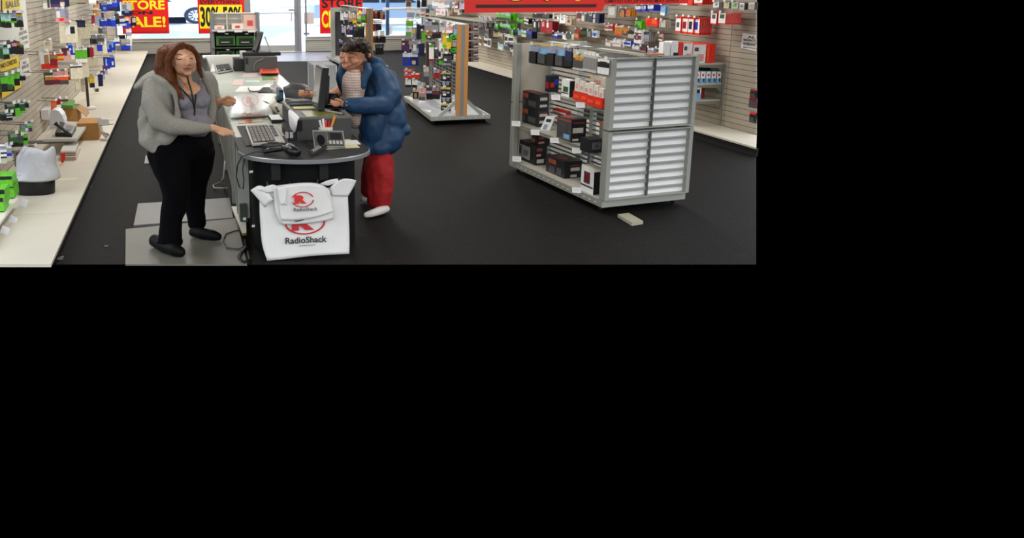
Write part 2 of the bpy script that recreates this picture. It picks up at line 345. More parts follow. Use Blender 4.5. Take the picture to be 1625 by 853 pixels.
def car(label, wx, yy, length, flip, body_hex):
    """parked car broadside: wx = x of the wheel that shows, in world metres"""
    t = thing('car', label, 'car', (wx, yy, 0)); bm_ = M(body_hex, .25, metal=.2); tyre = M('#2b3a58', .7); rim = M('#d4d9e0', .3, metal=.5)
    s = -1 if flip else 1; R = .42; AX = 1.45
    prof = [(-1.5, .32), (-1.45, .85), (-.3, 1.02), (.9, 1.08), (2.0, 1.65), (4.2, 1.68), (5.4, 1.1), (6.3, 1.0), (6.35, .38)]
    poly = [(wx+s*a, yy, z) for a, z in prof]
    mb = MB(); mb.slab(poly, (0, 2.3, 0), bm_); mb.obj('body', t, bevel=.05)
    mb = MB(); mb.slab([(wx+s*a, yy-.012, z) for a, z in [(1.2, 1.1), (2.05, 1.58), (3.0, 1.6), (3.0, 1.1)]], (0, .01, 0), M('#2a3442', .1)); mb.obj('side_window', t)
    mb = MB(); mb.slab([(wx+s*a, yy-.012, z) for a, z in [(3.1, 1.1), (3.1, 1.6), (4.15, 1.6), (5.0, 1.12)]], (0, .01, 0), M('#2a3442', .1)); mb.obj('side_window', t)
    mb = MB(); mb.box((min(wx-s*1.52, wx-s*1.3), yy-.02, .62), (max(wx-s*1.52, wx-s*1.3), yy+.4, .82), M('#dfe8f2', .1)); mb.obj('headlight', t)
    for k in (0, 4.5):
        c = Vector((wx+s*k, yy, R)); w = MB(); vs = []
        def ring(r, y): return [(c.x+math.cos(2*math.pi*j/28)*r*AX, yy+y, c.z-.02+math.sin(2*math.pi*j/28)*r) for j in range(28)]
        w.slab([Vector(p) for p in ring(R, -.1)], (0, .3, 0), tyre); wo = w.obj('wheel', t)
        w = MB(); w.slab([Vector(p) for p in ring(R*.66, -.13)], (0, .05, 0), rim); hub = w.obj('hub_cap', wo)
        w = MB()
        for j in range(10):
            a = 2*math.pi*j/10; w.obox((c.x+math.cos(a)*R*.47*AX, yy-.135, c.z-.02+math.sin(a)*R*.47), (math.cos(a)*.07*AX, 0, math.sin(a)*.07), (0, .008, 0), (-math.sin(a)*.025, 0, math.cos(a)*.025), tyre)
        w.obj('spoke_gap', wo)
    return t
c1 = W(309, 37, Z=0); car('white car parked outside behind the left window, one pale ten-spoke wheel showing', W(311, 25, Y=c1.y).x, c1.y, 5, True, '#eef2f6')
c2 = W(600, 39, Z=0); car('white and blue car parked outside the window beside the blue mullion', W(690, 30, Y=c2.y).x, c2.y-1, 5, True, '#9db6d6')
mb = MB(); a = W(268, 36, Z=0); mb.box((a.x-1.9, a.y-.1, 0), (a.x+.9, a.y+1.2, .25), M('#22304a', .6)); tag(mb.obj('car_shadow_block'), 'dark low block painting car shade on the wet lot left of the car wheel', 'car shadow')  # the car's shadow on the lot, drawn as a dark solid block
# ================================================================= WINDOW POSTERS
def poster_mat(h):
    m = bpy.data.materials.new('poster_paper'); m.use_nodes = True; t = m.node_tree; b = t.nodes['Principled BSDF']; o = t.nodes['Material Output']
    b.inputs['Base Color'].default_value = (*lin(h), 1); b.inputs['Roughness'].default_value = .5; tl = t.nodes.new('ShaderNodeBsdfTranslucent'); tl.inputs['Color'].default_value = (*lin(h), 1)
    mx = t.nodes.new('ShaderNodeMixShader'); mx.inputs[0].default_value = .35; t.links.new(b.outputs[0], mx.inputs[1]); t.links.new(tl.outputs[0], mx.inputs[2]); t.links.new(mx.outputs[0], o.inputs['Surface']); return m
red = poster_mat('#f01c18'); yel = M('#ffe61e', .4); blk = M('#101012', .5)
RVB, UVB = Vector((1, 0, 0)), Vector((0, 0, 1))
def poster(label, x0, x1, ytop, ybot, Y=YB-.045):
    a = W(x0, ybot, Y=Y); b = W(x1, ybot, Y=Y); zt = 1.60 if ytop < 0 else W(x0, ytop, Y=Y).z
    t = thing('window_poster', label, 'poster', ((a.x+b.x)/2, Y, a.z)); w = b.x-a.x; h = zt-a.z
    mb = MB(); mb.box((a.x, Y, a.z), (b.x, Y+.008, zt), red); mb.obj('sheet', t)
    def tx(s, u0, v0, u1, v1, m, bold=.03, lift=.004):
        text(s, (a.x+w*u0, Y-lift, a.z+h*v0), RVB, UVB, w*(u1-u0), h*(v1-v0), m, t, bold=bold, thick=.0)
    def pan(u0, v0, u1, v1, m):
        mb = MB(); mb.box((a.x+w*u0, Y-.003, a.z+h*v0), (a.x+w*u1, Y, a.z+h*v1), m); mb.obj('colour_panel', t)
    return t, tx, pan, (a, b, zt)
t, tx, pan, _ = poster('red sale poster with STORE ON SALE in yellow and black, left window', 195, 269, -5, 54)
tx('STORE', .02, .70, .93, .97, yel); tx('ON', .18, .565, .66, .66, blk, bold=.05); tx('SALE!', .02, .19, .93, .50, yel); 
mb = MB(); a_ = W(206, 51.4, Y=YB-.05); b_ = W(266, 50.8, Y=YB-.05); mb.box((a_.x, a_.y, a_.z-.006), (b_.x, a_.y+.003, a_.z+.01), M('#7a1010')); mb.obj('rule', t)
t, tx, pan, _ = poster('red and yellow poster reading EVERYTHING 30%-50%, behind the service counter rack', 315.5, 389, -5, 53.5)
pan(.03, .15, .95, .83, yel); tx('EVERYTHING', .06, .86, .90, .97, blk); tx('30%-50%', .05, .2, .93, .78, blk, lift=.006)
t, tx, pan, _ = poster('red poster reading STORE CLOSING behind the orange-post rack', 508, 575.5, -9, 53.5)
tx('STORE', .05, .73, .98, 1.0, blk); tx('CLOSING', .04, .17, 1.0, .66, yel); tx('', 0, 0, 1, 1, blk) if False else None
pan(.04, .095, .6, .105, M('#7a1010'))
# small papers on the window
for (x0, y0, x1, y1, hx, lb) in ((483, 20, 498, 38, '#cdbfba', 'faded pinkish notice taped to the window right of the door'), (482, 51.8, 491, 55, '#7f8ca6', 'tiny blue-grey sticker low on the window right of the door'),
                             (615, 42, 623, 54.5, '#f2f4f6', 'white paper notice at the sill right of the blue mullion')):
    a = W(x0, y1, Y=YB+.07); b = W(x1, y0, Y=YB+.07); mb = MB(); mb.box((a.x, a.y, a.z), (b.x, a.y+.004, b.z), M(hx)); tag(mb.obj('paper_notice'), lb, 'notice')
# ================================================================= HANGING BANNER (upper right)
YBN = 6.2
a = W(737, 20.5, Y=YBN); b = W(958, 18.5, Y=YBN); e = W(1092, 5.5, Y=YBN)
t = thing('hanging_banner', 'bright red banner with yellow figures and a dark bar hanging from the ceiling', 'banner', (b.x, YBN, a.z))
red2 = M('#f0200f', .45)
mb = MB(); zt = a.z+.55; tt = Vector((0, .006, 0))
mb.slab([a, Vector((b.x-.01, YBN, a.z+.004)), W(960, 7.5, Y=YBN), e, Vector((e.x, YBN, zt)), Vector((a.x-.005, YBN, zt))], tt, red2); mb.obj('sheet', t)
mb = MB(); p = W(755, 12.5, Y=YBN); q = W(946, 12.2, Y=YBN); mb.box((p.x, YBN-.003, p.z), (q.x, YBN, p.z+.021), M('#3a1418')); mb.obj('bar', t)
def glyph(s, x0, x1, yb, m, lift, bold, hgt):
    p = W(x0, yb, Y=YBN-lift); q = W(x1, yb, Y=YBN-lift); text(s, p, (1, 0, 0), (0, 0, 1), q.x-p.x, hgt, m, t, bold=bold, thick=0)
glyph('50', 800, 893, 3.2, M('#232a14'), .004, .06, .40); glyph('50', 802, 891, 2, M('#f4e61c', .4), .007, .035, .39)
mb = MB(); c = W(917, -4, Y=YBN-.006); mb.mesh([(c.x+.03*math.cos(j*.5236), c.y, c.z+.024*math.sin(j*.5236)) for j in range(12)], [tuple(range(12))], M('#f4e61c', .4)); mb.obj('exclamation_dot', t)
p = W(961, 4.2, Y=YBN-.004); q = W(1078, 2.5, Y=YBN-.004); text('LIMITED EXCEPTIONS MAY APPLY', p, (1, 0, 0), (0, 0, 1), q.x-p.x, .022, M('#5a1410'), t, bold=.01, thick=0)
for xx in (a.x+.1, e.x-.1):
    mb = MB(); mb.tube([(xx, YBN+.003, zt-.02), (xx, YBN+.003, CZ)], .002, greym, 5); mb.obj('cord', t)
# ================================================================= pixel-anchored boxes (real positions, any two horizontal directions)
def solve(P, D, x):
    v = Vector(P)-CAM; D = Vector(D)
    return ((x-CX)*v.dot(FWD)-F*v.dot(RT))/(F*D.dot(RT)-(x-CX)*D.dot(FWD))
def topz(P, y):
    v = Vector(P)-CAM; U = Vector((0, 0, 1)); return ((CY-y)*v.dot(FWD)-F*v.dot(UP))/(F*U.dot(UP)-(CY-y)*U.dot(FWD))
class PB: pass
def pbox(xm, yb, yt, z0, d1, x1, d2, x2, name, label, cat, front, side, top=None, group=None, spots=(), l1=None, l2=None, bevel=0, parent=None):
    """box: near vertical edge at pixel column xm, base row yb, top row yt; first face runs along d1 to column x1, second along d2 to x2"""
    P = W(xm, yb, Z=z0); d1 = Vector(d1).normalized(); d2 = Vector(d2).normalized()
    a = l1 if l1 is not None else solve(P, d1, x1); b = l2 if l2 is not None else solve(P, d2, x2)
    h = topz(P, yt); A = P+d1*a; B = P+d2*b; C = P+d1*a+d2*b; U = Vector((0, 0, h)); mb = MB()
    fm = front if not isinstance(front, str) else P_(front); sm = side if not isinstance(side, str) else P_(side); tm = top or fm
    if isinstance(tm, str): tm = P_(tm)
    mb.mesh([P, A, A+U, P+U], [(0, 1, 2, 3)], fm); mb.mesh([P, B, B+U, P+U], [(0, 1, 2, 3)], sm)
    mb.mesh([A, C, C+U, A+U], [(0, 1, 2, 3)], sm); mb.mesh([B, C, C+U, B+U], [(0, 1, 2, 3)], fm)
    mb.mesh([P+U, A+U, C+U, B+U], [(0, 1, 2, 3)], tm); mb.mesh([P, A, C, B], [(0, 1, 2, 3)], fm)
    n1 = d1.cross(Vector((0, 0, 1))); n1 *= -1 if n1.dot(d2) > 0 else 1
    n2 = d2.cross(Vector((0, 0, 1))); n2 *= -1 if n2.dot(d1) > 0 else 1
    for s in spots:   # (face, u0, v0, u1, v1, colour, thickness)
        fc, u0, v0, u1, v1, c = s[:6]; th = s[6] if len(s) > 6 else .004; m = c if not isinstance(c, str) else P_(c)
        if fc == 't': q = [P+d1*a*u+d2*b*v+U for u, v in ((u0, v0), (u1, v0), (u1, v1), (u0, v1))]; mb.slab(q, (0, 0, th), m); continue
        dd, L, nn = (d1, a, n1) if fc == 'f' else (d2, b, n2)
        q = [P+dd*L*u+Vector((0, 0, h*v)) for u, v in ((u0, v0), (u1, v0), (u1, v1), (u0, v1))]; mb.slab(q, nn*th, m)
    # weld shared corners so that bevels and normals behave
    o = mb.obj(name, parent, bevel=bevel)
    if parent is None: tag(o, label, cat, group)
    o_ = PB(); o_.o = o; o_.P = P; o_.d1 = d1; o_.d2 = d2; o_.a = a; o_.b = b; o_.h = h; return o_
# ================================================================= MOVABLE SHELF DISPLAY (right foreground)
g0 = Vector((3.744, 7.959, 0)); gU = Vector((.944, .183, 0)); gV = Vector((-.143, 2.19, 0))
def G(u, v, z): return g0+gU*u+gV*v+Vector((0, 0, z))
def gbox(mb, u0, u1, v0, v1, z0, z1, m):
    return mb.hexa([G(u0, v0, z0), G(u1, v0, z0), G(u1, v1, z0), G(u0, v1, z0), G(u0, v0, z1), G(u1, v0, z1), G(u1, v1, z1), G(u0, v1, z1)], m)
alu2 = M('#a3a49b', .42, metal=.2); gsl = M('#a7a8a5', .5); panel_w = M('#f4f4f2', .4); shelf_m = M('#b3b2a4', .45, metal=.1)
gon = thing('shelf_display', 'wheeled two-sided metal shelf display with ribbed white and grey end panel', 'display rack', G(.5, .5, 0))
mb = MB(); gbox(mb, 0, 1, 0, 1, .062, .128, alu2); mb.obj('base_frame', gon)
mb = MB(); gbox(mb, .015, .985, .01, .99, .128, .134, M('#c4bfb2', .5)); mb.obj('base_deck', gon)
hole_m = M('#c9c9bd', .5)
for i in range(18):   # slots punched in the base frame
    v = .05+i*.052; mb = MB(); gbox(mb, -.006, 0, v, v+.018, .088, .096, hole_m); mb.obj('frame_slot', gon)
for z0, z1 in ((.136, .774), (.79, 1.437)):
    for u0, u1 in ((0, .045), (.962, 1.005)):
        mb = MB(); gbox(mb, u0, u1, -.02, .03, z0, z1, alu2); mb.obj('end_post', gon)
    mb = MB(); gbox(mb, .045, .962, .006, .02, z0, z1, panel_w); mb.obj('end_panel', gon)
    mb = MB(); gbox(mb, .045, .962, -.022, .02, z0, z0+.012, alu2); mb.obj('panel_edge', gon); mb = MB(); gbox(mb, .045, .962, -.022, .02, z1-.012, z1, alu2); mb.obj('panel_edge', gon)
    n = 8 if z0 < .5 else 8
    pit = (z1-z0-.02)/n
    for i in range(n):
        zc = z1-.012-(i)*pit
        mb = MB(); gbox(mb, .045, .962, -.006, .006, zc-.011, zc, gsl); mb.obj('slat', gon)
        mb = MB(); gbox(mb, .045, .962, -.006, .006, zc-.027, zc-.0145, gsl); mb.obj('slat', gon)
    mb = MB(); gbox(mb, .497, .507, -.016, .004, z0, z1, M('#5c5d5b', .5)); mb.obj('centre_strip', gon)
    for u0, u1 in ((0, .10), (.9, 1)):   # far-end posts
        mb = MB(); gbox(mb, u0, u1, .985, 1.0, z0, z1, alu2); mb.obj('far_post', gon)
    mb = MB(); gbox(mb, .10, .9, .985, .995, z0, z1, M('#c9bfae', .55)); mb.obj('far_panel', gon)
mb = MB(); gbox(mb, -.02, .03, 0.93, .96, .1, 1.437, alu2); mb.obj('corner_post', gon)
# centre spine: uprights, slotted strips and wire mesh
for v in (.03, .5, .97):
    mb = MB(); gbox(mb, .47, .53, v-.012, v+.012, .13, 1.44, alu2); mb.obj('upright', gon)
mb = MB(); gbox(mb, .46, .54, 0, 1, 1.425, 1.447, M('#bdbcae', .4, metal=.2)); mb.obj('top_rail', gon)
dk = M('#3c3b39', .6)
for i in range(26):
    z = .17+i*.048; mb = MB(); gbox(mb, .492, .508, .03, .97, z, z+.014, M('#6f6d68', .5)); mb.obj('spine_wire', gon)
for v in (.1, .12, .3, .32):
    mb = MB(); gbox(mb, .48, .49, v, v+.006, .14, 1.4, dk); mb.obj('slotted_strip', gon)
mb = MB(); gbox(mb, .44, .6, -.01, .04, 1.447, 1.462, M('#b9825a', .6)); mb.obj('rail_cap', gon)
# shelves (left side)
def gshelf(u0, u1, v0, v1, z):
    mb = MB(); gbox(mb, u0, u1, v0, v1, z-.018, z-.004, shelf_m); gbox(mb, u0, u0+.02, v0, v1, z-.034, z, M('#a9a899', .4, metal=.3)); return mb.obj('shelf', gon)
gshelf(.0, .46, .03, .93, .56)
gshelf(.02, .46, .03, .52, .975)
gshelf(.54, 1.0, .03, .93, .56)
for u, v in ((.06, .06), (.94, .06), (.06, .94), (.94, .94)):
    c = G(u, v, 0); mb = MB(); mb.tube([c+Vector((-.012, 0, .028)), c+Vector((.012, 0, .028))], .027, black, 12)
    mb.box((c.x-.02, c.y-.012, .045), (c.x+.02, c.y+.012, .063), alu2); mb.obj('caster', gon)
# price tags of the shelves
def gtag(x, y, w, h, lbl=None):
    P = W(x, y, X=3.71+.0); r = Vector((.85, -.35, 0)).normalized()
    rr = Vector((.9, -.4, -.0)); 
    a = W(x, y, X=3.70)
    for _ in range(5): a = W(x, y, X=3.744-.143*(a.y-g0.y)/2.19-.035)
    s = (a-CAM).dot(FWD)/F
    rv = (RT*.95+Vector((0, -.25, 0))).normalized(); uv = Vector((0.1, .5, .86)).normalized()
    q = [a-uv*h*s*.5-rv*w*s*.5, a-uv*h*s*.5+rv*w*s*.5, a+uv*h*s*.5+rv*w*s*.5, a+uv*h*s*.5-rv*w*s*.5]
    mb = MB(); mb.slab(q, -rv.cross(uv)*.003, wht)
    m2 = M('#b9b9be', .5); n = rv.cross(uv)*.001
    for k in (.3, .6):
        q2 = [a+uv*h*s*(.5-k)-rv*w*s*.35+n, a+uv*h*s*(.5-k)+rv*w*s*.3+n, a+uv*h*s*(.56-k)+rv*w*s*.3+n, a+uv*h*s*(.56-k)-rv*w*s*.35+n]; mb.slab(q2, n*.5, m2)
    return mb.obj('price_tag', gon)
for x, y in ((819, 196), (849.5, 210), (880, 222.5), (915, 238.5), (882, 154.5), (921, 166.5), (820, 252), (915, 301.5)): gtag(x, y, 14, 9)
# --- goods on the display.  Front faces look to the left (-u), side faces to the camera
fU = gU.normalized(); fV = gV.normalized(); kb = M('#17171a', .35); kb2 = M('#222226', .35)
def gb(xl, xm, xr, yt, yb, z0, label, name='product_box', cat='box', front=None, side=None, top=None, spots=(), group=None, **kw):
    return pbox(xm, yb, yt, z0, fV, xl, fU, xr, name, label, cat, front or kb, side or kb2, top, group, spots, **kw)
Zb, Zm, Zt = .135, .561, .976
bigspots = [('f', .45, .62, .9, .9, 'e'), ('f', .1, .15, .42, .5, 'd'), ('f', .55, .15, .85, .5, 'd'), ('s', .15, .62, .85, .8, 'x'), ('s', .15, .2, .85, .36, 'x'), ('s', .1, .85, .9, .93, 'm')]
b1 = gb(818, 853, 870, 176, 201, Zm, 'lower of the two big black boxes stacked on the middle shelf', spots=bigspots)
zt = Zm+b1.h+.002
def on(zbox, *a, **k): return gb(*a[:5], zbox, *a[5:], **k)
def gbz(xl, Pbox, xm, xr, yt, label, z0, front=None, side=None, spots=(), name='product_box', top=None):
    """box standing on top of another one: its base row follows from z0 and the column of its near edge"""
    P = Pbox.P.copy(); P.z = z0; v = P-CAM; yb = CY-F*v.dot(UP)/v.dot(FWD); xx = CX+F*v.dot(RT)/v.dot(FWD)
    return gb(xl, xx if xm is None else xm, xr, yt, yb, z0, label, name, front=front, side=side, spots=spots, top=top)
b2 = gbz(818.5, b1, None, 870, 150, 'upper of the two big black boxes on the middle shelf, orange print on top', zt, spots=bigspots+[('t', .3, .2, .75, .5, 'e'), ('t', .2, .6, .9, .7, 'e')])
z3 = zt+b2.h+.006
sp = [('f', .2, .25, .8, .72, 'k'), ('f', .3, .5, .7, .6, 'R'), ('s', 0, .08, .8, 1.0, 'k')]
gb(836, 845, 860, 113, 138.5, z3, 'small white and black box standing on the stacked black boxes', front='w', side='w', spots=[('f', .2, .45, .8, .75, 'm'), ('s', .05, .02, .85, .95, 'k')])
gb(865, 872, 886, 121, 146, Zt-.05, 'small dark carton with red and blue print behind the white box on the shelf', front='n', side='k', spots=[('s', .05, .3, .5, .6, 'r'), ('s', .5, .45, .9, .8, 'b'), ('f', .2, .2, .8, .6, 'r')])
gb(890.5, 903, 914, 127.5, 155, Zt, 'white box with black side at the left end of the top shelf', front='w', side='w', spots=[('f', .15, .3, .75, .6, 'G'), ('f', .1, .2, 1, .25, 'k'), ('s', 0, .03, .95, .95, 'k')])
# orange trays with cream packets on the top shelf
for i, (xl, xm, xr, yt, yb) in enumerate(((909, 932, 941, 149, 164), (930, 955, 966, 156, 173))):
    nm = ('left', 'right')[i]
    tr = gb(xl, xm, xr, yt, yb-.5, Zt, 'open orange carton tray of cream packets, the %s one on the top shelf' % nm, name='carton_tray', cat='tray', front='r', side='r', top='R', spots=[('f', .1, .3, .4, .6, 'o'), ('f', .55, .3, .9, .6, 'o')])
    for j in range(3):
        P = tr.P+tr.d1*tr.a*(j+.08)/3+Vector((0, 0, .03))+tr.d2*tr.b*.15
        mb = MB(); h = .15+.015*j; l = tr.a/3.4
        mb.obox(P+tr.d1*l/2+tr.d2*tr.b*.25+Vector((0, 0, h/2)), tr.d1*l/2, tr.d2*tr.b*.22, Vector((0, 0, h/2)), M('#e4dccf', .5, noisy=.08, scale=30))
        mb.obox(P+tr.d1*l/2+tr.d2*tr.b*.02+Vector((0, 0, h*.6)), tr.d1*l*.25, tr.d2*.002, Vector((0, 0, h*.12)), P_('i'))
        tag(mb.obj('packet', bevel=.006), 'cream packet standing in the %s orange tray on the top shelf' % nm, 'packet', 'cream packets in the %s orange tray' % nm)
gb(936, 960, 966, 124, 142, Zt+.1, 'low cream carton standing behind the packets on the top shelf', front='c', side='w', spots=[('f', .3, .3, .7, .7, 'i')])
# middle shelf
gb(877, 899, 906, 177, 184, Zm+.12, 'upper thin red carton lying at the back of the middle shelf', front='r', side='R', spots=[('f', .05, .2, .95, .5, 'w')])
q = W(868, 209, X=3.78); t = thing('display_card', 'white and pink upright card leaning at the front of the middle shelf', 'card', q)
r_ = (RT*.93+Vector((0, -.3, 0))).normalized(); u_ = (Vector((0, 0, 1))*.92+RT*.36).normalized(); s_ = (q-CAM).dot(FWD)/F
c = [q-r_*12*s_, q+r_*2.5*s_-Vector((0, 0, .015)), q+r_*2.5*s_+u_*27*s_, q-r_*12*s_+u_*27*s_]; n_ = r_.cross(u_)
mb = MB(); mb.slab(c, -n_*.03, panel_w, P_('r')); mb.obj('card_body', t)
mb = MB(); mb.slab([q+r_*a*s_+u_*b*s_+n_*.001 for a, b in ((-9, 17), (-1, 16), (-1, 21), (-9, 22))], n_*.002, P_('k')); mb.obj('print', t)
mb = MB(); mb.slab([q+r_*a*s_+u_*b*s_+n_*.001 for a, b in ((-9, 4), (-3, 3.5), (-3, 12), (-9, 12.5))], n_*.002, P_('v')); mb.obj('print', t)
gb(883, 905.5, 929, 190, 226, Zm, 'large black and grey box with orange edge stripe on the middle shelf', front=M('#4a4748', .4), side=kb, top=kb,
   spots=[('f', 0, .85, 1, .93, 'e'), ('f', .1, .1, .5, .3, 'u'), ('f', .3, .3, .9, .75, 'd'), ('s', .1, .4, .8, .62, 'x'), ('s', .1, .8, .9, .88, 'm'), ('s', .1, .05, .5, .15, 'x'), ('t', .1, .3, .9, .4, 'r')])
P = W(921, 240, Z=Zm)+fU*.1+fV*.05; t = thing('desk_clock', 'black rounded gadget box at the near end of the middle shelf', 'gadget', P)
gb2 = pbox(935, 243, 222, Zm, fV, 920, fU, 958, 'case', '', '', kb2, kb, None, spots=[('s', .15, .25, .75, .8, 'd'), ('s', .35, .35, .6, .6, 's')], bevel=.02, parent=t)
gb(950, 957, 966, 194, 226, Zm, 'grey box with orange lid behind the end panel on the middle shelf', front='s', side='s', top='k', spots=[('f', 0, .85, 1, .95, 'o'), ('s', 0, .85, 1, .95, 'o')])
# base deck
gb(816, 849, 866, 231, 262.5, Zb, 'black box with white and blue printed face at the far end of the base', front='k', side=kb,
   spots=[('f', .25, .15, .95, .8, 's'), ('f', .3, .3, .55, .6, 'u'), ('f', .65, .3, .85, .7, 'k'), ('s', .1, .7, .6, .85, 'e'), ('s', .15, .1, .8, .3, 'x'), ('s', .1, .45, .5, .55, 'i')])
b5 = gb(843, 850, 872, 213, 232, Zb+.2, 'black box with orange print stacked behind the blue-faced box', front=kb, side=kb, spots=[('f', .2, .3, .9, .6, 'e'), ('s', .2, .55, .6, .8, 'e'), ('s', .2, .2, .6, .35, 'i')])
gb(866, 895, 923, 257, 283.5, Zb, 'big black box with orange logo panel in the middle of the base', front=kb2, side=kb,
   spots=[('f', .45, .62, .85, .88, 'e'), ('f', .15, .1, .4, .5, 'd'), ('f', .5, .1, .8, .45, 'd'), ('s', .35, .42, .85, .62, 'x'), ('s', .35, .05, .7, .2, 'x'), ('s', .3, .7, .8, .8, 'm'), ('t', .3, .3, .7, .5, 'e')])
gb(921, 941, 957, 268.5, 309, Zb, 'white box with orange figure and black side at the near end of the base', front='w', side='w', top='c',
   spots=[('f', .3, .35, .75, .8, 'm'), ('f', .42, .4, .62, .68, 'e'), ('f', .05, .22, 1, .27, 'k'), ('s', 0, 0, 1, .88, 'k')])
for i in range(7):
    gb(913, 921, 958, 262-i*2.6, 264.5-i*2.6, Zb+.03+i*.018, 'thin white case in the flat stack behind the white box on the base', name='thin_case', cat='case', front='x', side='w' if i % 2 else 'x', group='thin cases stacked on the base', l2=.28)
# clamshells and packs hanging from the spine
HN = (-gU).normalized(); HW = (-gV).normalized()
hook_m = M('#8e8e8c', .35, metal=.6)
def hook_g(u1, v, z):
    mb = MB(); mb.tube([G(.49, v, z), G(u1, v, z), G(u1-.005, v, z+.02)], .004, hook_m, 5)
    c = G(u1-.01, v, z+.02); mb.obox(c, HW*.028, HN*.001, Vector((0, 0, .016)), wht); mb.obj('display_hook', gon)
def hang_g(x, y, w, h, spec, n, label, group, u=.05, pit=.03, t=.02):
    base = W(x, y, X=G(u, .6, 0).x); lp = abs(solve(base, HW, x+w)); hz = -topz(base, y+h)
    v = (base-g0).dot(gV)/gV.length_squared
    hook_g(u-.04, v-lp/2/gV.length, base.z-.01)
    for i in range(n):
        pack(spec, base+gU.normalized()*i*pit, HW, HN, lp, hz, t, label, group=group if n > 1 else None)
cl = 'k|y:.06,v:.14,u:.25,n:.22,k:.33|.08,.05,.45,.6,k,.9;.55,.1,.92,.55,d,.9;.15,.62,.5,.8,v,.3'
hang_g(842, 68, 26, 32, cl, 3, 'blue and black clamshell pack, the left of two on the display spine', 'left clamshells on the display', t=.035, pit=.05, u=.03)
hang_g(871, 70, 25, 34, cl, 3, 'blue and black clamshell pack with green top, the right of two on the display spine', 'right clamshells on the display', t=.035, pit=.05)
for i, x in enumerate((897, 902)): hang_g(x, 74+i, 5, 30, 'k|v:.2,n:.5,k:.3|', 3, ('narrow navy pack beside the right clamshell', 'second narrow navy pack beside the right clamshell')[i], ('narrow navy packs', 'second navy packs')[i])
hang_g(910, 84, 16, 26, 's|x:.15,y:.12,d:.6,x:.13|.2,.6,.8,.8,O,.05', 2, 'cream-framed dark cover with amber label on the display spine', 'dark covers on the display')
for i in range(4): hang_g(926+i*5.4, 85.5+i*1.1, 4.8, 26.5, 'x|x:.15,s:.7,x:.15|', 2, 'narrow grey and cream pack, number %s from the dark cover' % ('one', 'two', 'three', 'four')[i], 'grey cream packs %s' % 'abcd'[i])
hang_g(949, 93, 16.5, 23, 's|w:.2,k:.35,w:.45|.2,.45,.8,.85,k,.05', 3, 'white-framed pack with black window nearest the end panel', 'white-framed packs on the display')
mb = MB(); a = W(909, 77, X=G(.06, .5, 0).x); b = W(946, 84, X=G(.06, .5, 0).x); l = solve(a, HW, 946); hz = -topz(a, 83.5)
mb.slab([a, a+HW*l, a+HW*l-Vector((0, 0, hz)), a-Vector((0, 0, hz))], HN*.004, P_('x')); mb.obj('label_strip', gon)
# narrow base wedge on the floor
a = W(993, 337.5, Z=.03); b = W(1020, 351, Z=.03); t0 = [W(980, 339.5, Z=.028), W(1003, 353, Z=.03), W(1021, 350.5, Z=.028), W(998, 337.5, Z=.028)]
mb = MB(); mb.slab([Vector((p.x, p.y, .028)) for p in t0], (0, 0, -.028), M('#a8a28e', .6)); tag(mb.obj('plastic_offcut', bevel=.006), 'small beige block lying on the carpet before the ribbed end panel', 'block')

# ================================================================= TWO SLIM WIRE RACKS WITH ORANGE POSTS
orange = M('#c98a48', .45, noisy=.04, scale=10)
def slim_rack(label, p0, U, V, hz, base_h=(.07, .13)):
    def R_(u, v, z): return Vector(p0)+U*u+V*v+Vector((0, 0, z))
    def rb(mb, u0, u1, v0, v1, z0, z1, m): return mb.hexa([R_(u0, v0, z0), R_(u1, v0, z0), R_(u1, v1, z0), R_(u0, v1, z0), R_(u0, v0, z1), R_(u1, v0, z1), R_(u1, v1, z1), R_(u0, v1, z1)], m)
    t = thing('wire_rack', label, 'display rack', R_(.5, .5, 0))
    z0, z1 = base_h
    for a in ((0, 1, 0, .02), (0, 1, .98, 1), (0, .04, .02, .98), (.96, 1, .02, .98)):
        mb = MB(); rb(mb, *a, z0, z1, alu2); mb.obj('base_frame', t)
    mb = MB(); rb(mb, .04, .96, .02, .98, z1-.025, z1-.012, M('#b9bdc2', .35)); mb.obj('base_deck', t)
    for i in range(8):
        mb = MB(); rb(mb, .08+i*.11, .105+i*.11, -.004, 0, z0+.025, z0+.033, hole_m); mb.obj('frame_slot', t)
    for u0, u1, m in ((.42, .478, orange), (.54, .60, orange), (.478, .54, M('#8c8a84', .4, metal=.4))):
        mb = MB(); rb(mb, u0, u1, .0, .03, z1, hz, m); mb.obj('post', t)
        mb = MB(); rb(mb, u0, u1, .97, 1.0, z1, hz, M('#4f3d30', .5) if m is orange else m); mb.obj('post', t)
    mb = MB(); rb(mb, .43, .59, 0, 1, hz, hz+.015, alu2); mb.obj('top_rail', t)
    for i in range(22):
        z = .2+i*(hz-.25)/22; mb = MB(); rb(mb, .505, .515, .03, .97, z, z+.006, greym); mb.obj('grid_wire', t)
    for i in range(9):
        mb = MB(); rb(mb, .505, .515, .08+i*.1, .083+i*.1, .15, hz, greym); mb.obj('grid_wire', t)
    for v in (.01, .98):
        for a, b in ((.14, .42), (.86, .60)):
            mb = MB(); mb.bar(R_(a, v, z1), R_(b, v, z1+.22), .05, .02, alu2, upv=(0, 1, 0)); mb.obj('brace', t)
    for u, v in ((.07, .05), (.93, .05), (.07, .95), (.93, .95)):
        c = R_(u, v, 0); mb = MB(); mb.tube([c+Vector((-.014, 0, .032)), c+Vector((.014, 0, .032))], .031, black, 12); mb.box((c.x-.02, c.y-.012, .05), (c.x+.02, c.y+.012, z0), alu2); mb.obj('caster', t)
    return t, R_, rb
r2, R2, r2b = slim_rack('wheeled wire rack with orange post and hanging earphones, middle of the shop', (3.60, 13.69, 0), Vector((.958, .08, 0)), Vector((.2, 2.69, 0)), 1.475)
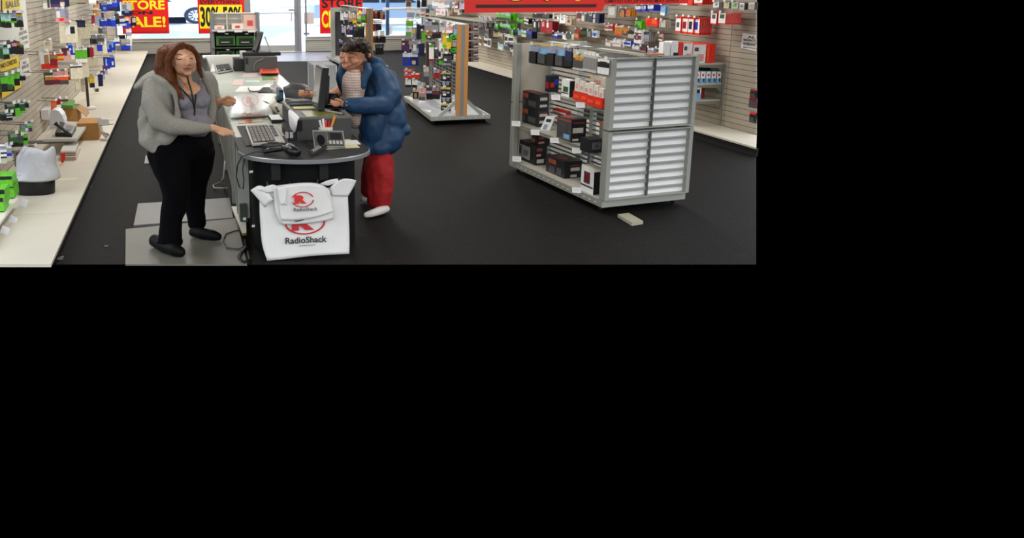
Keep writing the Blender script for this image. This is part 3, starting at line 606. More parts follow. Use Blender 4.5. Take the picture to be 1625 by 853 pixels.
r1, R1, r1b = slim_rack('wire rack with orange post behind the woman in the blue jacket', (3.90, 22.5, 0), Vector((.95, .05, 0)), Vector((-.05, 3.5, 0)), 1.47)
# far left end frame of the further rack
mb = MB(); a = W(524.5, 12, Y=25.5); b = W(532, 100, Y=25.5)
mb.box((a.x, 25.45, .02), (a.x+.11, 25.55, a.z), alu2); mb.box((a.x+.11, 25.45, a.z-.11), (W(568, 12, Y=25.5).x, 25.55, a.z), alu2); mb.obj('end_frame', r1)
mb = MB(); mb.box((a.x+.11, 25.5, .2), (4.6, 25.53, a.z-.11), M('#3b3a3c', .6)); mb.obj('back_panel', r1)
# ================================================================= SERVICE COUNTER
CT = .80; XLc, XRc = .41, 1.375
dark_top = M('#2c2c2e', .42, noisy=.12, scale=25); rim = M('#8a8b8e', .35, metal=.3); body_m = M('#09090b', .65, noisy=.3, scale=40, spec=.15)
alu3 = M('#8d8f88', .4, metal=.4); pale = M('#aeb0a8', .5); glass_top = M('#d3dbd0', .15, noisy=.06, scale=3)
def halfround(cx, yb, rx, ry, n=28, tilt=.0):
    return [(cx+rx*math.cos(math.pi+math.pi*i/n), yb+ry*math.sin(math.pi+math.pi*i/n)+tilt*math.cos(math.pi+math.pi*i/n)) for i in range(n+1)]
kx = thing('cash_counter', 'black half-round counter end with white shop bags hanging from its front', 'counter', (.9, 7.5, 0))
L = W(379, 239, Z=CT); R = W(584, 234, Z=CT); fr_ = W(484, 254, Z=CT)
cxm = (L.x+R.x)/2; ybm = (L.y+R.y)/2; rx = (R.x-L.x)/2; tl = (R.y-L.y)/2
arc = [(cxm+rx*math.cos(math.pi+math.pi*i/28), ybm+tl*math.cos(math.pi+math.pi*i/28)-(ybm-fr_.y)*math.sin(math.pi*i/28)) for i in range(29)]
mb = MB(); mb.prism(arc+[(R.x, 8.15), (L.x, 8.15)], CT-.03, CT, dark_top); mb.obj('counter_top', kx)
mb = MB()
for i in range(28):
    a, b = arc[i], arc[i+1]; ca = Vector((a[0]-cxm, a[1]-ybm, 0)).normalized()*.008; cb = Vector((b[0]-cxm, b[1]-ybm, 0)).normalized()*.008
    mb.hexa([(a[0], a[1], CT-.034), (b[0], b[1], CT-.034), (b[0]+cb.x, b[1]+cb.y, CT-.03), (a[0]+ca.x, a[1]+ca.y, CT-.03),
             (a[0], a[1], CT+.001), (b[0], b[1], CT+.001), (b[0]+cb.x, b[1]+cb.y, CT-.004), (a[0]+ca.x, a[1]+ca.y, CT-.004)], rim)
mb.obj('edge_band', kx)
# curved cladding of the pedestal (four upright panels)
bl, br = .495, 1.325; ym = 7.48
arcb = [((bl+br)/2+(br-bl)/2*math.cos(math.pi+math.pi*i/24), ym-.30*math.sin(math.pi*i/24)) for i in range(25)]
for a, b in ((0, 8), (8, 16), (16, 24)):
    seg = arcb[a:b+1]; mb = MB()
    for p, q in zip(seg[:-1], seg[1:]):
        cc = Vector(((bl+br)/2, 7.6, 0)); pi = Vector((p[0], p[1], 0)).lerp(cc, .08); qi = Vector((q[0], q[1], 0)).lerp(cc, .08)
        mb.hexa([(p[0], p[1], .0), (q[0], q[1], .0), (qi.x, qi.y, .0), (pi.x, pi.y, .0), (p[0], p[1], CT-.034), (q[0], q[1], CT-.034), (qi.x, qi.y, CT-.034), (pi.x, pi.y, CT-.034)], body_m)
    mb.obj('front_panel', kx)
mb = MB(); mb.box((bl, ym, 0), (bl+.02, 8.15, CT-.034), body_m); mb.obj('side_panel', kx)
mb = MB(); mb.box((br-.02, ym, 0), (br, 8.15, CT-.034), body_m); mb.obj('side_panel', kx)
mb = MB(); mb.box((bl+.02, 8.1, 0), (br-.02, 8.12, CT-.034), body_m); mb.obj('back_panel', kx)
for x in (438, 514):
    a = W(x, 285, Y=7.175); mb = MB(); mb.box((a.x-.035, 7.165, a.z), (a.x+.035, 7.2, CT-.036), M('#050505', .5)); mb.obj('slot_strip', kx)
for x, y in ((400, 272), (404, 358), (398, 401), (401, 411)):
    c = W(x, y, Y=7.44); mb = MB(); mb.obox(c, (.022, 0, .002), (0, .004, 0), (0, 0, .009), wht); mb.obj('sticker', kx)
# hooks of the counter front
def bhook(x, y0, y1):
    a = W(x, y0, Y=7.20); b = W(x, y1, Y=7.08); mb = MB(); mb.tube([a, (a.x, 7.1, a.z), (b.x, 7.08, b.z), (b.x, 7.05, b.z+.015)], .005, M('#6e6e70', .35, metal=.6), 6); mb.obj('bag_hook', kx)
for x, y0, y1 in ((423, 287, 300), (459, 288, 293), (502, 282, 292), (536, 280, 294)): bhook(x, y0, y1)
# --- glass-topped display counter behind
gc = thing('glass_counter', 'long glass-topped counter with aluminium frame between the two women', 'counter', (.9, 11, 0))
Y0c, Y1c = 8.17, 15.9
mb = MB(); mb.box((XLc, 9.15, CT-.02), (XRc-.03, 14.1, CT-.002), glass_top); mb.obj('glass_top', gc)
mb = MB(); mb.box((XLc, Y0c, CT-.02), (XRc-.03, 9.14, CT-.002), M('#cfd0c4', .45)); mb.obj('service_top', gc)
mb = MB(); mb.box((XLc, 14.11, CT-.02), (XRc-.03, Y1c+1.6, CT-.002), M('#a9aaa4', .4)); mb.obj('service_top', gc)
mb = MB(); mb.box((XLc-.012, Y0c, CT-.03), (XLc, Y1c+1.6, CT+.002), alu3); mb.obj('edge_rail', gc)
mb = MB(); mb.box((XRc-.03, Y0c, CT-.03), (XRc-.018, Y1c+1.6, CT+.002), alu3); mb.obj('edge_rail', gc)
for y0, y1 in ((8.35, 9.0), (9.08, 10.7), (10.78, 12.6), (12.68, 14.6), (14.68, 17.4)):
    mb = MB(); mb.box((XLc+.005, y0, .14), (XLc+.02, y1, CT-.03), M('#74746c', .5)); mb.obj('side_panel', gc)
for y in (8.2, 9.04, 10.74, 12.64, 14.64, 17.4):
    mb = MB(); mb.box((XLc-.012, y-.035, .02), (XLc+.02, y+.035, CT-.03), alu3); mb.obj('post', gc)
    mb = MB(); mb.box((XRc-.05, y-.035, .02), (XRc-.018, y+.035, CT-.03), alu3); mb.obj('post', gc)
mb = MB(); mb.box((XRc-.04, Y0c, .14), (XRc-.03, 17.4, CT-.03), M('#74746c', .5)); mb.obj('customer_panel', gc)
mb = MB(); mb.box((XLc, Y0c, .1), (XRc-.02, 17.4, .13), M('#55554f', .6)); mb.obj('bottom_panel', gc)
mb = MB(); mb.box((XLc+.05, Y0c+.05, 0), (XRc-.08, 17.3, .1), black); mb.obj('plinth', gc)
# white paper strip and sheets across the glass; green ones painted for reflections
def on_top(poly, z, th, m, name, label, cat, **k):
    pts = [W(x, y, Z=z) for x, y in poly]; mb = MB(); mb.slab([Vector((p.x, p.y, z)) for p in pts], (0, 0, th), m); o = mb.obj(name, **k)
    return tag(o, label, cat)
on_top([(372, 146), (471, 146), (463, 136), (381, 137)], CT, .003, wht, 'paper_strip', 'white paper strip lying across the glass counter top', 'paper')
on_top([(383, 123), (412, 122), (408, 116), (386, 117)], CT, .002, M('#c9b4b0', .4), 'leaflet', 'pale pink printed leaflet on the glass top', 'leaflet')
on_top([(368, 135), (385, 136), (388, 126), (372, 126)], CT, .002, M('#d3bdb8', .4), 'leaflet', 'faint pink leaflet near the clerk side of the glass top', 'leaflet')
on_top([(388, 131), (413, 131), (411, 127), (390, 127)], CT, .002, M('#b8ccc6', .4), 'leaflet', 'pale green reflection painted as a sheet in the middle of the glass top', 'leaflet')
on_top([(417, 127), (436, 126), (434, 121), (416, 122)], CT, .003, M('#5d8a52', .4), 'green_reflection', 'green reflection painted as a sheet beside the sanitizer bottle on the glass top', 'card')
# leg shelf and grey pillar left of the pedestal
X0 = W(386.5, 300, Y=7.62).x; X1 = W(397, 300, Y=7.62).x
mb = MB(); mb.box((X0-.03, 7.95, .13), (X1+.03, 8.02, CT-.04), pale); mb.obj('support_panel', gc)
q = [W(367, 327, Z=.12), W(390, 327, Z=.12), W(391, 369, Z=.12), W(384.5, 370, Z=.12)]
mb = MB(); mb.slab([Vector((p.x, p.y, .12)) for p in q], (0, 0, -.02), M('#c6c4b6', .5), M('#8b6438', .6)); tag(mb.obj('low_board'), 'white low board with brown edge sticking out at the foot of the counter', 'board')
pbox(382, 352, 324, .12, (-.1, 1, 0), 381, (1, 0, 0), 393, 'power_adapter', 'dark olive adapter box on the white low board', 'adapter', M('#2e3428', .5), M('#3a4034', .5), spots=[('s', .35, .1, .75, .25, 'w')])
# ---------------------------------------------------------------- things on the near counter
X_, Y_ = Vector((1, 0, 0)), Vector((0, 1, 0))
dr_m = M('#3e3f3f', .5, noisy=.08, scale=20); dr_d = M('#1b1c1c', .6)
dw = thing('cash_register', 'dark grey cash drawer box with open clutter tray on top', 'till', W(515, 222, Z=CT))
B = pbox(471, 223, 190, CT+.002, X_, 558, Y_, 465, 'body', '', '', dr_m, dr_d, M('#4a4b48', .45), parent=dw, l2=1.15)
P = B.P; l, dp, h = B.a, B.b, B.h
for a in ((0, l, 0, .03), (0, l, dp-.03, dp), (l-.03, l, .03, dp-.03), (0, .02, .03, dp-.03)):
    mb = MB(); mb.box((P.x+a[0], P.y+a[2], P.z+h+.001), (P.x+a[1], P.y+a[3], P.z+h+.022), M('#6c6c69', .4)); mb.obj('tray_rim', dw)
mb = MB(); mb.box((P.x+.0, P.y-.004, P.z+h*.45), (P.x+.05, P.y, P.z+h*.95), black); mb.obj('lock_plate', dw)
mb = MB(); mb.box((P.x+.1, P.y+.08, P.z+h+.002), (P.x+l*.8, P.y+.5, P.z+h+.006), M('#6b6c22', .35, noisy=.3, scale=12)); tag(mb.obj('green_folder'), 'olive green glossy folder lying on the cash drawer under the monitor', 'folder')
mb = MB(); mb.box((P.x+.06, P.y+.66, P.z+h+.002), (P.x+.27, P.y+.80, P.z+h+.008), M('#e6d98a', .5)); tag(mb.obj('sticky_pad'), 'pale yellow note pad lying on the cash drawer', 'note pad')
mb = MB(); mb.box((P.x+.05, P.y+.92, P.z+h+.002), (P.x+.34, P.y+.965, P.z+h+.014), M('#2c3b33', .4)); tag(mb.obj('marker_pen'), 'dark green marker lying at the back of the cash drawer', 'pen')
mb = MB(); mb.bar((P.x+.30, P.y+.45, P.z+h+.016), (P.x+.42, P.y+.2, P.z+h+.016), .016, .012, M('#c3c5c3', .3, metal=.5)); tag(mb.obj('metal_clip'), 'silver bar clip lying beside the monitor foot', 'clip')
# monitor seen from its side
mt = thing('monitor', 'black flat monitor on the cash drawer, seen edge-on', 'monitor', (P.x+.22, P.y+.55, P.z+h))
Ym = P.y+.42; zb = P.z+h+.022
a = W(505, 180, Y=Ym); b = W(515, 106, Y=Ym); zt_ = b.z; zb_ = a.z
mb = MB()
fx0, fx1 = W(494, 140, Y=Ym+.35).x, W(506, 140, Y=Ym).x
# panel: a slab standing nearly along the view, its screen facing the clerk
A0 = W(504.5, 176, Y=Ym); A1 = W(512, 108, Y=Ym)
yaw = Vector((0, 1, 0))
def mp(k, j, s): return A0.lerp(A1, k)+yaw*j+Vector((1, .1, 0))*s
mb.hexa([mp(0, 0, 0), mp(0, 0, .06), mp(0, .42, .06), mp(0, .42, 0), mp(1, 0, 0), mp(1, 0, .06), mp(1, .42, .06), mp(1, .42, 0)], M('#1d1e1f', .4)); mb.obj('casing', mt, bevel=.006)
mb = MB(); mb.mesh([mp(.06, .03, -.002), mp(.06, .39, -.002), mp(.95, .39, -.002), mp(.95, .03, -.002)], [(0, 1, 2, 3)], M('#55595a', .15)); mb.obj('screen', mt)
mb = MB(); mb.hexa([mp(.08, .1, .06), mp(.08, .1, .11), mp(.08, .34, .11), mp(.08, .34, .06), mp(.8, .1, .06), mp(.8, .1, .09), mp(.8, .34, .09), mp(.8, .34, .06)], M('#2a2b2b', .45)); mb.obj('back_cover', mt, bevel=.01)
mb = MB(); c = mp(.22, .2, .1); mb.tube([c, c+Vector((.07, 0, .0)), c+Vector((.1, -.02, -.06)), (c.x+.11, c.y-.04, zb)], [.05, .055, .04, .045], M('#161617', .45), 12); mb.obj('stand_arm', mt)
mb = MB(); mb.lathe((c.x+.12, c.y-.06, zb), [(.16, 0), (.16, .012), (.05, .03)], M('#161617', .4), 20, 1, .9); mb.obj('stand_foot', mt)
# clear acrylic case behind the monitor
ac = bpy.data.materials.new('clear_acrylic'); ac.use_nodes = True; b_ = ac.node_tree.nodes['Principled BSDF']
b_.inputs['Base Color'].default_value = (*lin('#d9dcdd'), 1); b_.inputs['Alpha'].default_value = .2; b_.inputs['Roughness'].default_value = .15
cs = thing('acrylic_case', 'clear acrylic box standing behind the monitor', 'display case', W(520, 165, Z=CT))
Yc = 9.75; x0, x1 = W(499, 165, Y=Yc).x, W(535, 165, Y=Yc).x; zt2 = W(530, 104, Y=Yc).z; zb2 = CT+.002
for (a, b) in (((x0, Yc, zb2), (x1, Yc+.006, zt2)), ((x1-.006, Yc+.007, zb2), (x1, Yc+.5, zt2)), ((x0, Yc+.5, zb2), (x1, Yc+.506, zt2)), ((x0, Yc, zt2+.001), (x1, Yc+.506, zt2+.007))):
    mb = MB(); mb.box(a, b, ac); mb.obj('clear_pane', cs)
for a in ((x0, Yc-.002), (x1-.01, Yc-.002), (x0, Yc+.5), (x1-.01, Yc+.5)):
    mb = MB(); mb.box((a[0], a[1], zb2), (a[0]+.012, a[1]+.008, zt2), M('#c9c8c4', .3)); mb.obj('corner_strip', cs)
mb = MB(); mb.box((x0, Yc-.004, zt2-.016), (x0+.12, Yc-.002, zt2-.002), M('#d9bdbb', .4)); mb.obj('label_strip', cs)
mb = MB(); mb.lathe((x0+.18, Yc+.25, zb2), [(.07, 0), (.07, .09), (.05, .11)], M('#4f4e50', .5), 14); tag(mb.obj('tape_roll'), 'dark roll standing inside the clear acrylic box', 'roll')
# receipt printer paper curling over the drawer's left side
pp = thing('receipt_paper', 'white receipt paper curling down the left side of the cash drawer', 'paper', W(463, 210, Z=CT))
mb = MB(); XF = P.x-.014; ZT = P.z+h+.03
cols = [[W(461, 173.5, Z=ZT), W(469, 179, Z=ZT), W(478, 187.5, Z=ZT)], [W(457, 174, X=XF-.01), W(464, 180.5, X=XF-.02), W(471.5, 188.5, X=XF-.01)], [W(457.5, 184, X=XF-.035), W(464, 192, X=XF-.045), W(470.5, 198, X=XF-.03)],
        [W(458.5, 196, X=XF-.03), W(463, 203, X=XF-.04), W(468.5, 209, X=XF-.03)], [W(461, 204, X=XF-.01), W(464, 208, X=XF-.015), W(467.5, 211, X=XF-.012)]]
mb.mesh([p for r in cols for p in r], [(i*3+j, i*3+j+1, (i+1)*3+j+1, (i+1)*3+j) for i in range(len(cols)-1) for j in range(2)], M('#dedfe2', .5), True)
o = mb.obj('sheet', pp); sd = o.modifiers.new('s', 'SUBSURF'); sd.levels = sd.render_levels = 2; so = o.modifiers.new('t', 'SOLIDIFY'); so.thickness = .004
# receipt printer (black, left of the drawer)
pr = thing('receipt_printer', 'black receipt printer squeezed between keyboard and cash drawer', 'printer', W(460, 222, Z=CT))
pbox(457, 223, 207, CT+.002, X_, 470, Y_, 452, 'casing', '', '', M('#151516', .4), M('#111', .4) if False else M('#111112', .4), None, parent=pr, l2=.5)
for x in (455.5, 462.5):
    a = W(x, 219, Y=P.y-.03); mb = MB(); mb.box((a.x-.012, a.y, a.z), (a.x+.014, a.y+.02, a.z+.05), M('#b5b3ad', .5)); mb.obj('roll_edge', pr)
# keyboard: parallelogram on the counter
def keyboard(label, tl, tr, br, bl, z, rows=7, cols=4, pad=True, body='#b9b6ad', key='#77726c'):
    t = thing('keyboard', label, 'keyboard', W((tl[0]+br[0])/2, (tl[1]+br[1])/2, Z=z)); A, B, C, D = [W(*p, Z=z) for p in (bl, br, tr, tl)]
    def K(u, v, dz=0): return A*(1-u)*(1-v)+B*u*(1-v)+C*u*v+D*(1-u)*v+Vector((0, 0, dz))
    mb = MB(); mb.mesh([K(u, v, d) for d in (-.022, 0) for u, v in ((0, 0), (1, 0), (1, 1), (0, 1))], [(3, 2, 1, 0), (4, 5, 6, 7), (0, 1, 5, 4), (1, 2, 6, 5), (2, 3, 7, 6), (3, 0, 4, 7)], M(body, .4)); mb.obj('case', t, bevel=.004)
    us = .72 if pad else .97
    mb = MB(); q = [K(u, v, .001) for u, v in ((.05, .03), (us, .03), (us, .97), (.05, .97))]; mb.slab(q, (0, 0, .002), M('#2b2724', .6)); mb.obj('key_well', t)
    km = M(key, .5)
    for i in range(cols+1):
        for j in range(rows):
            u0 = .07+(us-.09)*i/(cols+1); u1 = u0+(us-.09)/(cols+1)*.74; v0 = .05+.9*j/rows; v1 = v0+.9/rows*.86
            mb = MB(); mb.slab([K(u0, v0, .003), K(u1, v0, .003), K(u1, v1, .003), K(u0, v1, .003)], (0, 0, .009), km if (i, j) not in ((0, 0), (2, 0)) else M('#8f8b84', .5)); mb.obj('key', t)
    if pad:
        for i in range(2):
            for j in range(5):
                u0 = .76+.07*i; v0 = .3+.13*j; mb = MB(); mb.slab([K(u0, v0, .001), K(u0+.055, v0, .001), K(u0+.055, v0+.1, .001), K(u0, v0+.1, .001)], (0, 0, .008), M('#5c5a60', .5)); mb.obj('key', t)
    return t
keyboard('grey register keyboard with long key columns beside the clerk\'s hand', (390, 199.5), (437, 197), (452.5, 224), (400, 227.5), CT+.032)
# black base under the keyboard with light edge line
on_top([(376, 201), (392, 200), (402, 231), (391, 232)], CT+.001, .006, M('#222223', .5), 'counter_mat', 'black mat strip with pale edge left of the grey keyboard', 'mat')
# barcode scanner
sc = thing('barcode_scanner', 'black handheld barcode scanner lying on the half-round top', 'scanner', W(445, 240, Z=CT)); bk = M('#131314', .35)
def zt(x, y, z): return W(x, y, Z=z)
mb = MB(); mb.tube([zt(418, 241, CT+.02), zt(430, 238, CT+.03), zt(446, 236, CT+.04), zt(456, 236, CT+.045)], [.018, .022, .02, .026], bk, 10); mb.obj('handle', sc)
mb = MB(); mb.tube([zt(450, 235, CT+.045), zt(462, 239, CT+.045), zt(473, 242, CT+.04)], [.026, .040, .034], bk, 12); mb.obj('head', sc)
mb = MB(); mb.tube([zt(459.5, 235, CT+.052), zt(461, 236, CT+.052)], .041, M('#8e8e90', .3, metal=.4), 14); mb.obj('ring_band', sc)
mb = MB(); mb.tube([zt(418, 241, CT+.02), zt(405, 241, CT+.012), zt(390, 246, CT+.01), zt(383, 249, CT+.005)]+[W(x, y, Y=7.33) for x, y in ((377, 262), (375, 280), (380, 297), (386, 300), (387, 285), (385, 268), (388, 252))], .0055, M('#2a2a2b', .5), 7); mb.obj('cord', sc)
sc2 = thing('cable_adapter', 'dark grey plug adapter lying in front of the keyboard', 'adapter', W(430, 230, Z=CT))
mb = MB(); mb.tube([zt(414, 232, CT+.02), zt(425, 230.5, CT+.03), zt(440, 230, CT+.03), zt(452, 230, CT+.02)], [.016, .03, .03, .016], M('#38383a', .3), 10); mb.obj('shell', sc2)
mb = MB(); mb.tube([zt(452, 230, CT+.02), zt(470, 225, CT+.02), zt(488, 226, CT+.02), zt(497, 232, CT+.02)], .006, M('#1b1b1c', .5), 6); mb.obj('cord', sc2)
# cordless phone
ph = thing('cordless_handset', 'dark cordless handset with pale keys lying on the half-round top', 'phone', W(507, 240, Z=CT))
a, b, c, d_ = zt(489.5, 246, CT), zt(496, 250, CT), zt(523, 234, CT), zt(514, 231, CT)
mb = MB(); mb.slab([a, b, c, d_], (0, 0, .03), M('#1c1c1d', .35)); mb.obj('shell', ph, bevel=.008)
mb = MB()
def PH(u, v): return (a*(1-u)+b*u)*(1-v)+(d_*(1-u)+c*u)*v+Vector((0, 0, .031))
for i in range(2):
    for j in range(5):
        mb = MB(); u0 = .2+.34*i; v0 = .12+.1*j; mb.slab([PH(u0, v0), PH(u0+.25, v0), PH(u0+.25, v0+.07), PH(u0, v0+.07)], (0, 0, .004), M('#9d9a93', .5)); mb.obj('key', ph)
mb = MB(); mb.slab([PH(.2, .7), PH(.8, .7), PH(.8, .9), PH(.2, .9)], (0, 0, .003), M('#555a5c', .2)); mb.obj('display', ph)
# clear card reader pad (silver framed) and papers beneath
on_top([(498, 238), (571, 234), (555, 221), (500, 224)], CT+.001, .003, M('#d8d3a9', .6), 'paper_sheet', 'pale yellow paper under the framed card terminal', 'paper')
on_top([(530, 231), (573, 229), (566, 222), (535, 224)], CT+.005, .002, M('#dcdad2', .6), 'paper_sheet', 'white paper sheet at the right edge of the half-round top', 'paper')
ct = thing('card_terminal', 'silver-framed card terminal with dark round window on the half-round top', 'card terminal', W(523, 236, Z=CT))
q0 = W(499, 234, Z=CT+.01); q1 = W(548.5, 235, Z=CT+.01); dd = (q1-q0); uu = (Vector((0, .10, .12)));
def CTp(u, v, w=0): return q0+dd*u+uu*v+dd.cross(uu).normalized()*w
fm = M('#a9a8a5', .3, metal=.4); n_ = dd.cross(uu).normalized()
for q in (((0, 0), (1, 0), (1, .08), (0, .08)), ((0, .92), (1, .92), (1, 1), (0, 1)), ((0, .08), (.03, .08), (.03, .92), (0, .92)), ((.96, .08), (1, .08), (1, .92), (.96, .92))):
    mb = MB(); mb.slab([CTp(u, v) for u, v in q], n_*.012, fm); mb.obj('frame', ct)
mb = MB(); mb.slab([CTp(u, v) for u, v in ((.03, .08), (.45, .08), (.45, .92), (.03, .92))], n_*.004, M('#5c5a58', .3)); mb.obj('left_panel', ct)
mb = MB(); mb.slab([CTp(u, v) for u, v in ((.46, .08), (.96, .08), (.96, .92), (.46, .92))], n_*.006, M('#4c4b4a', .35)); mb.obj('right_panel', ct)
mb = MB(); mb.slab([CTp(.24+.13*math.cos(j*.52), .42+.3*math.sin(j*.52), 0)+n_*.005 for j in range(12)], n_*.012, M('#17171c', .25)); mb.obj('round_window', ct)
mb = MB(); mb.slab([CTp(u, v)+n_*.0065 for u, v in ((.55, .5), (.9, .5), (.9, .85), (.55, .85))], n_*.003, M('#2b2c2c', .2)); mb.obj('display', ct)
for i in range(4):
    mb = MB(); mb.slab([CTp(u, v)+n_*.0065 for u, v in ((.5+.115*i, .2), (.58+.115*i, .2), (.58+.115*i, .4), (.5+.115*i, .4))], n_*.006, M('#b7b4ae', .4)); mb.obj('key', ct)
# pen cup
pc = thing('pen_cup', 'white cup with red and orange pens in front of the cash drawer', 'pen cup', W(517, 214, Z=CT)); c = W(517, 222, Z=CT)
mb = MB(); mb.lathe(c, [(.055, .003), (.062, .11)], M('#d2cfc8', .4), 14); mb.obj('cup', pc)
for dx, hx, tp, an in ((-.03, '#d9d6cf', .17, -.02), (0, '#d8452a', .17, .0), (.02, '#b71f28', .16, .01), (.03, '#e08a2a', .2, .05), (-.012, '#e9e6df', .18, -.01)):
    mb = MB(); mb.tube([c+Vector((dx*.5, 0, .02)), c+Vector((dx+an, 0, tp))], .011, M(hx, .4), 7); mb.obj('pen', pc)
# ---------------------------------------------------------------- shop bags
bagm = M('#e3e2e0', .38, noisy=.03, scale=6, bump=.35)
def ring_logo(t, c, rv, uv, r, m, gap=True, asp=1.0, lift=None, w0=.09):
    n = rv.cross(uv).normalized()*-1 if lift is None else lift; spans = ((-160, -5), (20, 160)) if gap else ((-180, 180),)
    for a0, a1 in spans:
        mb = MB(); N = 24
        for i in range(N):
            p, q = [math.radians(a0+(a1-a0)*k/N) for k in (i, i+1)]
            def pt(a, r_): return c+rv*math.cos(a)*r_*asp+uv*math.sin(a)*r_
            mb.slab([pt(p, r), pt(q, r), pt(q, r*(1-w0)), pt(p, r*(1-w0))], n*.001, m)
        mb.obj('logo_ring', t)
ink = M('#c02a2e', .5); inkk = M('#2a2c2c', .5)
def bag_sheet(rows, y_of, name, t, sub=2, seed=1, th=.012, m=None):
    """rows of pixel points, turned into a gently wavy sheet at depth y_of(row, col)"""
    vs = []; n = len(rows[0])
    for i, r in enumerate(rows):
        for j, (x, y) in enumerate(r): vs.append(W(x, y, Y=y_of(i, j)))
    mb = MB(); mb.mesh(vs, [(i*n+j, i*n+j+1, (i+1)*n+j+1, (i+1)*n+j) for i in range(len(rows)-1) for j in range(n-1)], m or bagm, True)
    o = mb.obj(name, t); s1 = o.modifiers.new('s', 'SUBSURF'); s1.levels = s1.render_levels = sub; s1.boundary_smooth = 'PRESERVE_CORNERS'; s2 = o.modifiers.new('t', 'SOLIDIFY'); s2.thickness = th; s2.offset = 0
    return o
import itertools
rs = random.Random(3)
def jit(a=.006): return rs.uniform(-a, a)
big = thing('shop_bag', 'large white plastic shop bag with red ring logo hanging on the black counter front', 'bag', W(484, 410, Y=7.06))
Yg = 7.075
rows = [[(412, 318), (430, 300), (470, 298), (520, 297), (545, 300), (552, 312)], [(412, 340), (435, 338), (470, 338), (510, 338), (535, 336), (553, 334)],
        [(414, 365), (440, 366), (475, 366), (510, 365), (535, 363), (554, 362)], [(415, 388), (440, 390), (475, 388), (510, 386), (535, 385), (554.5, 385)], [(424, 413), (445, 411.5), (480, 406.5), (510, 404), (535, 403), (554, 402)]]
bag_sheet(rows, lambda i, j: Yg+jit(.007)-.004*i, 'sheet', big, th=.016)
s = (W(484, 350, Y=Yg)-CAM).dot(FWD)/F; RX = Vector((1, 0, 0)); Yl = Yg-.036
def at(x, y): return W(x, y, Y=Yl)
ring_logo(big, at(484, 352), RX, Vector((0, 0, 1)), 20.5*s, ink, gap=False, asp=1.6, lift=Vector((0, -1, 0)), w0=.1)
text('R', at(463, 366), RX, (0, 0, 1), 36*s, 24*s, ink, big, 'logo_letter', bold=.06)
text('RadioShack', at(453, 387), RX, (-.0, 0, 1), 66*s, 10.5*s, inkk, big, 'lettering', bold=.02)
mb = MB(); mb.slab([at(474, 389.5), at(500, 387.5), at(500, 388.5), at(474, 390.5)], (0, -.001, 0), M('#8c8e8d')); mb.obj('small_print', big)
for rows in ([[(397.5, 302), (411, 292), (419, 297)], [(406, 311), (416, 303), (428, 308)], [(421, 328.5), (430, 319), (434, 317)]],
             [[(410, 301), (434, 290), (440, 296)], [(424, 306), (432, 304), (440, 304)]]):
    bag_sheet(rows, lambda i, j: Yg-.035+jit(.012), 'handle_loop', big, th=.012)
for rows in ([[(524, 297), (543, 280), (565, 286)], [(526, 308), (545, 292), (563, 293)], [(527, 309), (540, 311), (552, 311)]], [[(507, 292), (522, 285), (536, 283)], [(520, 294), (528, 292), (537, 288)]]):
    bag_sheet(rows, lambda i, j: Yg-.035+jit(.012), 'handle_loop', big, th=.012)
sm = thing('shop_bag', 'small white plastic shop bag with red ringed R hung over the larger one', 'bag', W(484, 350, Y=6.99))
Ys = 7.0
rows = [[(434, 295), (450, 293), (470, 290), (495, 289), (512, 292), (523, 302)], [(435, 315), (452, 314), (472, 313), (495, 312), (512, 314), (526, 318)],
        [(437, 340), (455, 342), (475, 343), (495, 342), (512, 339), (528, 332)], [(448, 356), (460, 355.5), (478, 355), (495, 353), (512, 351), (529, 347)]]
bag_sheet(rows, lambda i, j: Ys+.02+jit(.006), 'rear_sheet', sm, th=.012)
rows = [[(440, 296), (452, 293), (470, 291), (495, 289.5), (510, 293), (518, 300)], [(441, 312), (453, 311), (472, 310), (495, 309), (510, 311), (521, 313)],
        [(443, 330), (455, 331), (475, 331), (495, 330), (510, 328), (527, 326)], [(446, 349.5), (460, 350), (478, 349), (495, 346), (512, 342), (529, 335)]]
bag_sheet(rows, lambda i, j: Ys+jit(.006), 'front_sheet', sm, th=.01)
Yl = Ys-.03
s = (W(484, 320, Y=Yl)-CAM).dot(FWD)/F
ring_logo(sm, at(480.5, 316.5), RX, Vector((0, 0, 1)), 12.6*s, ink, asp=1.42, lift=Vector((0, -1, 0)), w0=.12)
text('R', at(467.5, 323.5), RX, (0, 0, 1), 19.5*s, 14*s, M('#d8302a', .5), sm, 'logo_letter', bold=.07)
text('RadioShack', at(466, 335.5), RX, (0, 0, 1), 38*s, 6*s, inkk, sm, 'lettering', bold=.01)
mb = MB(); mb.slab([at(466, 351), at(482, 347.5), at(482, 349), at(470, 352)], (0, -.001, 0), M('#2a2a2a')); mb.obj('dark_print', sm)
bag_sheet([[(440, 297), (452, 294), (456, 302)], [(442, 316), (450, 312), (452, 318)], [(446, 325), (451, 323), (455, 325)]], lambda i, j: Ys-.03+jit(.01), 'folded_corner', sm, th=.008)
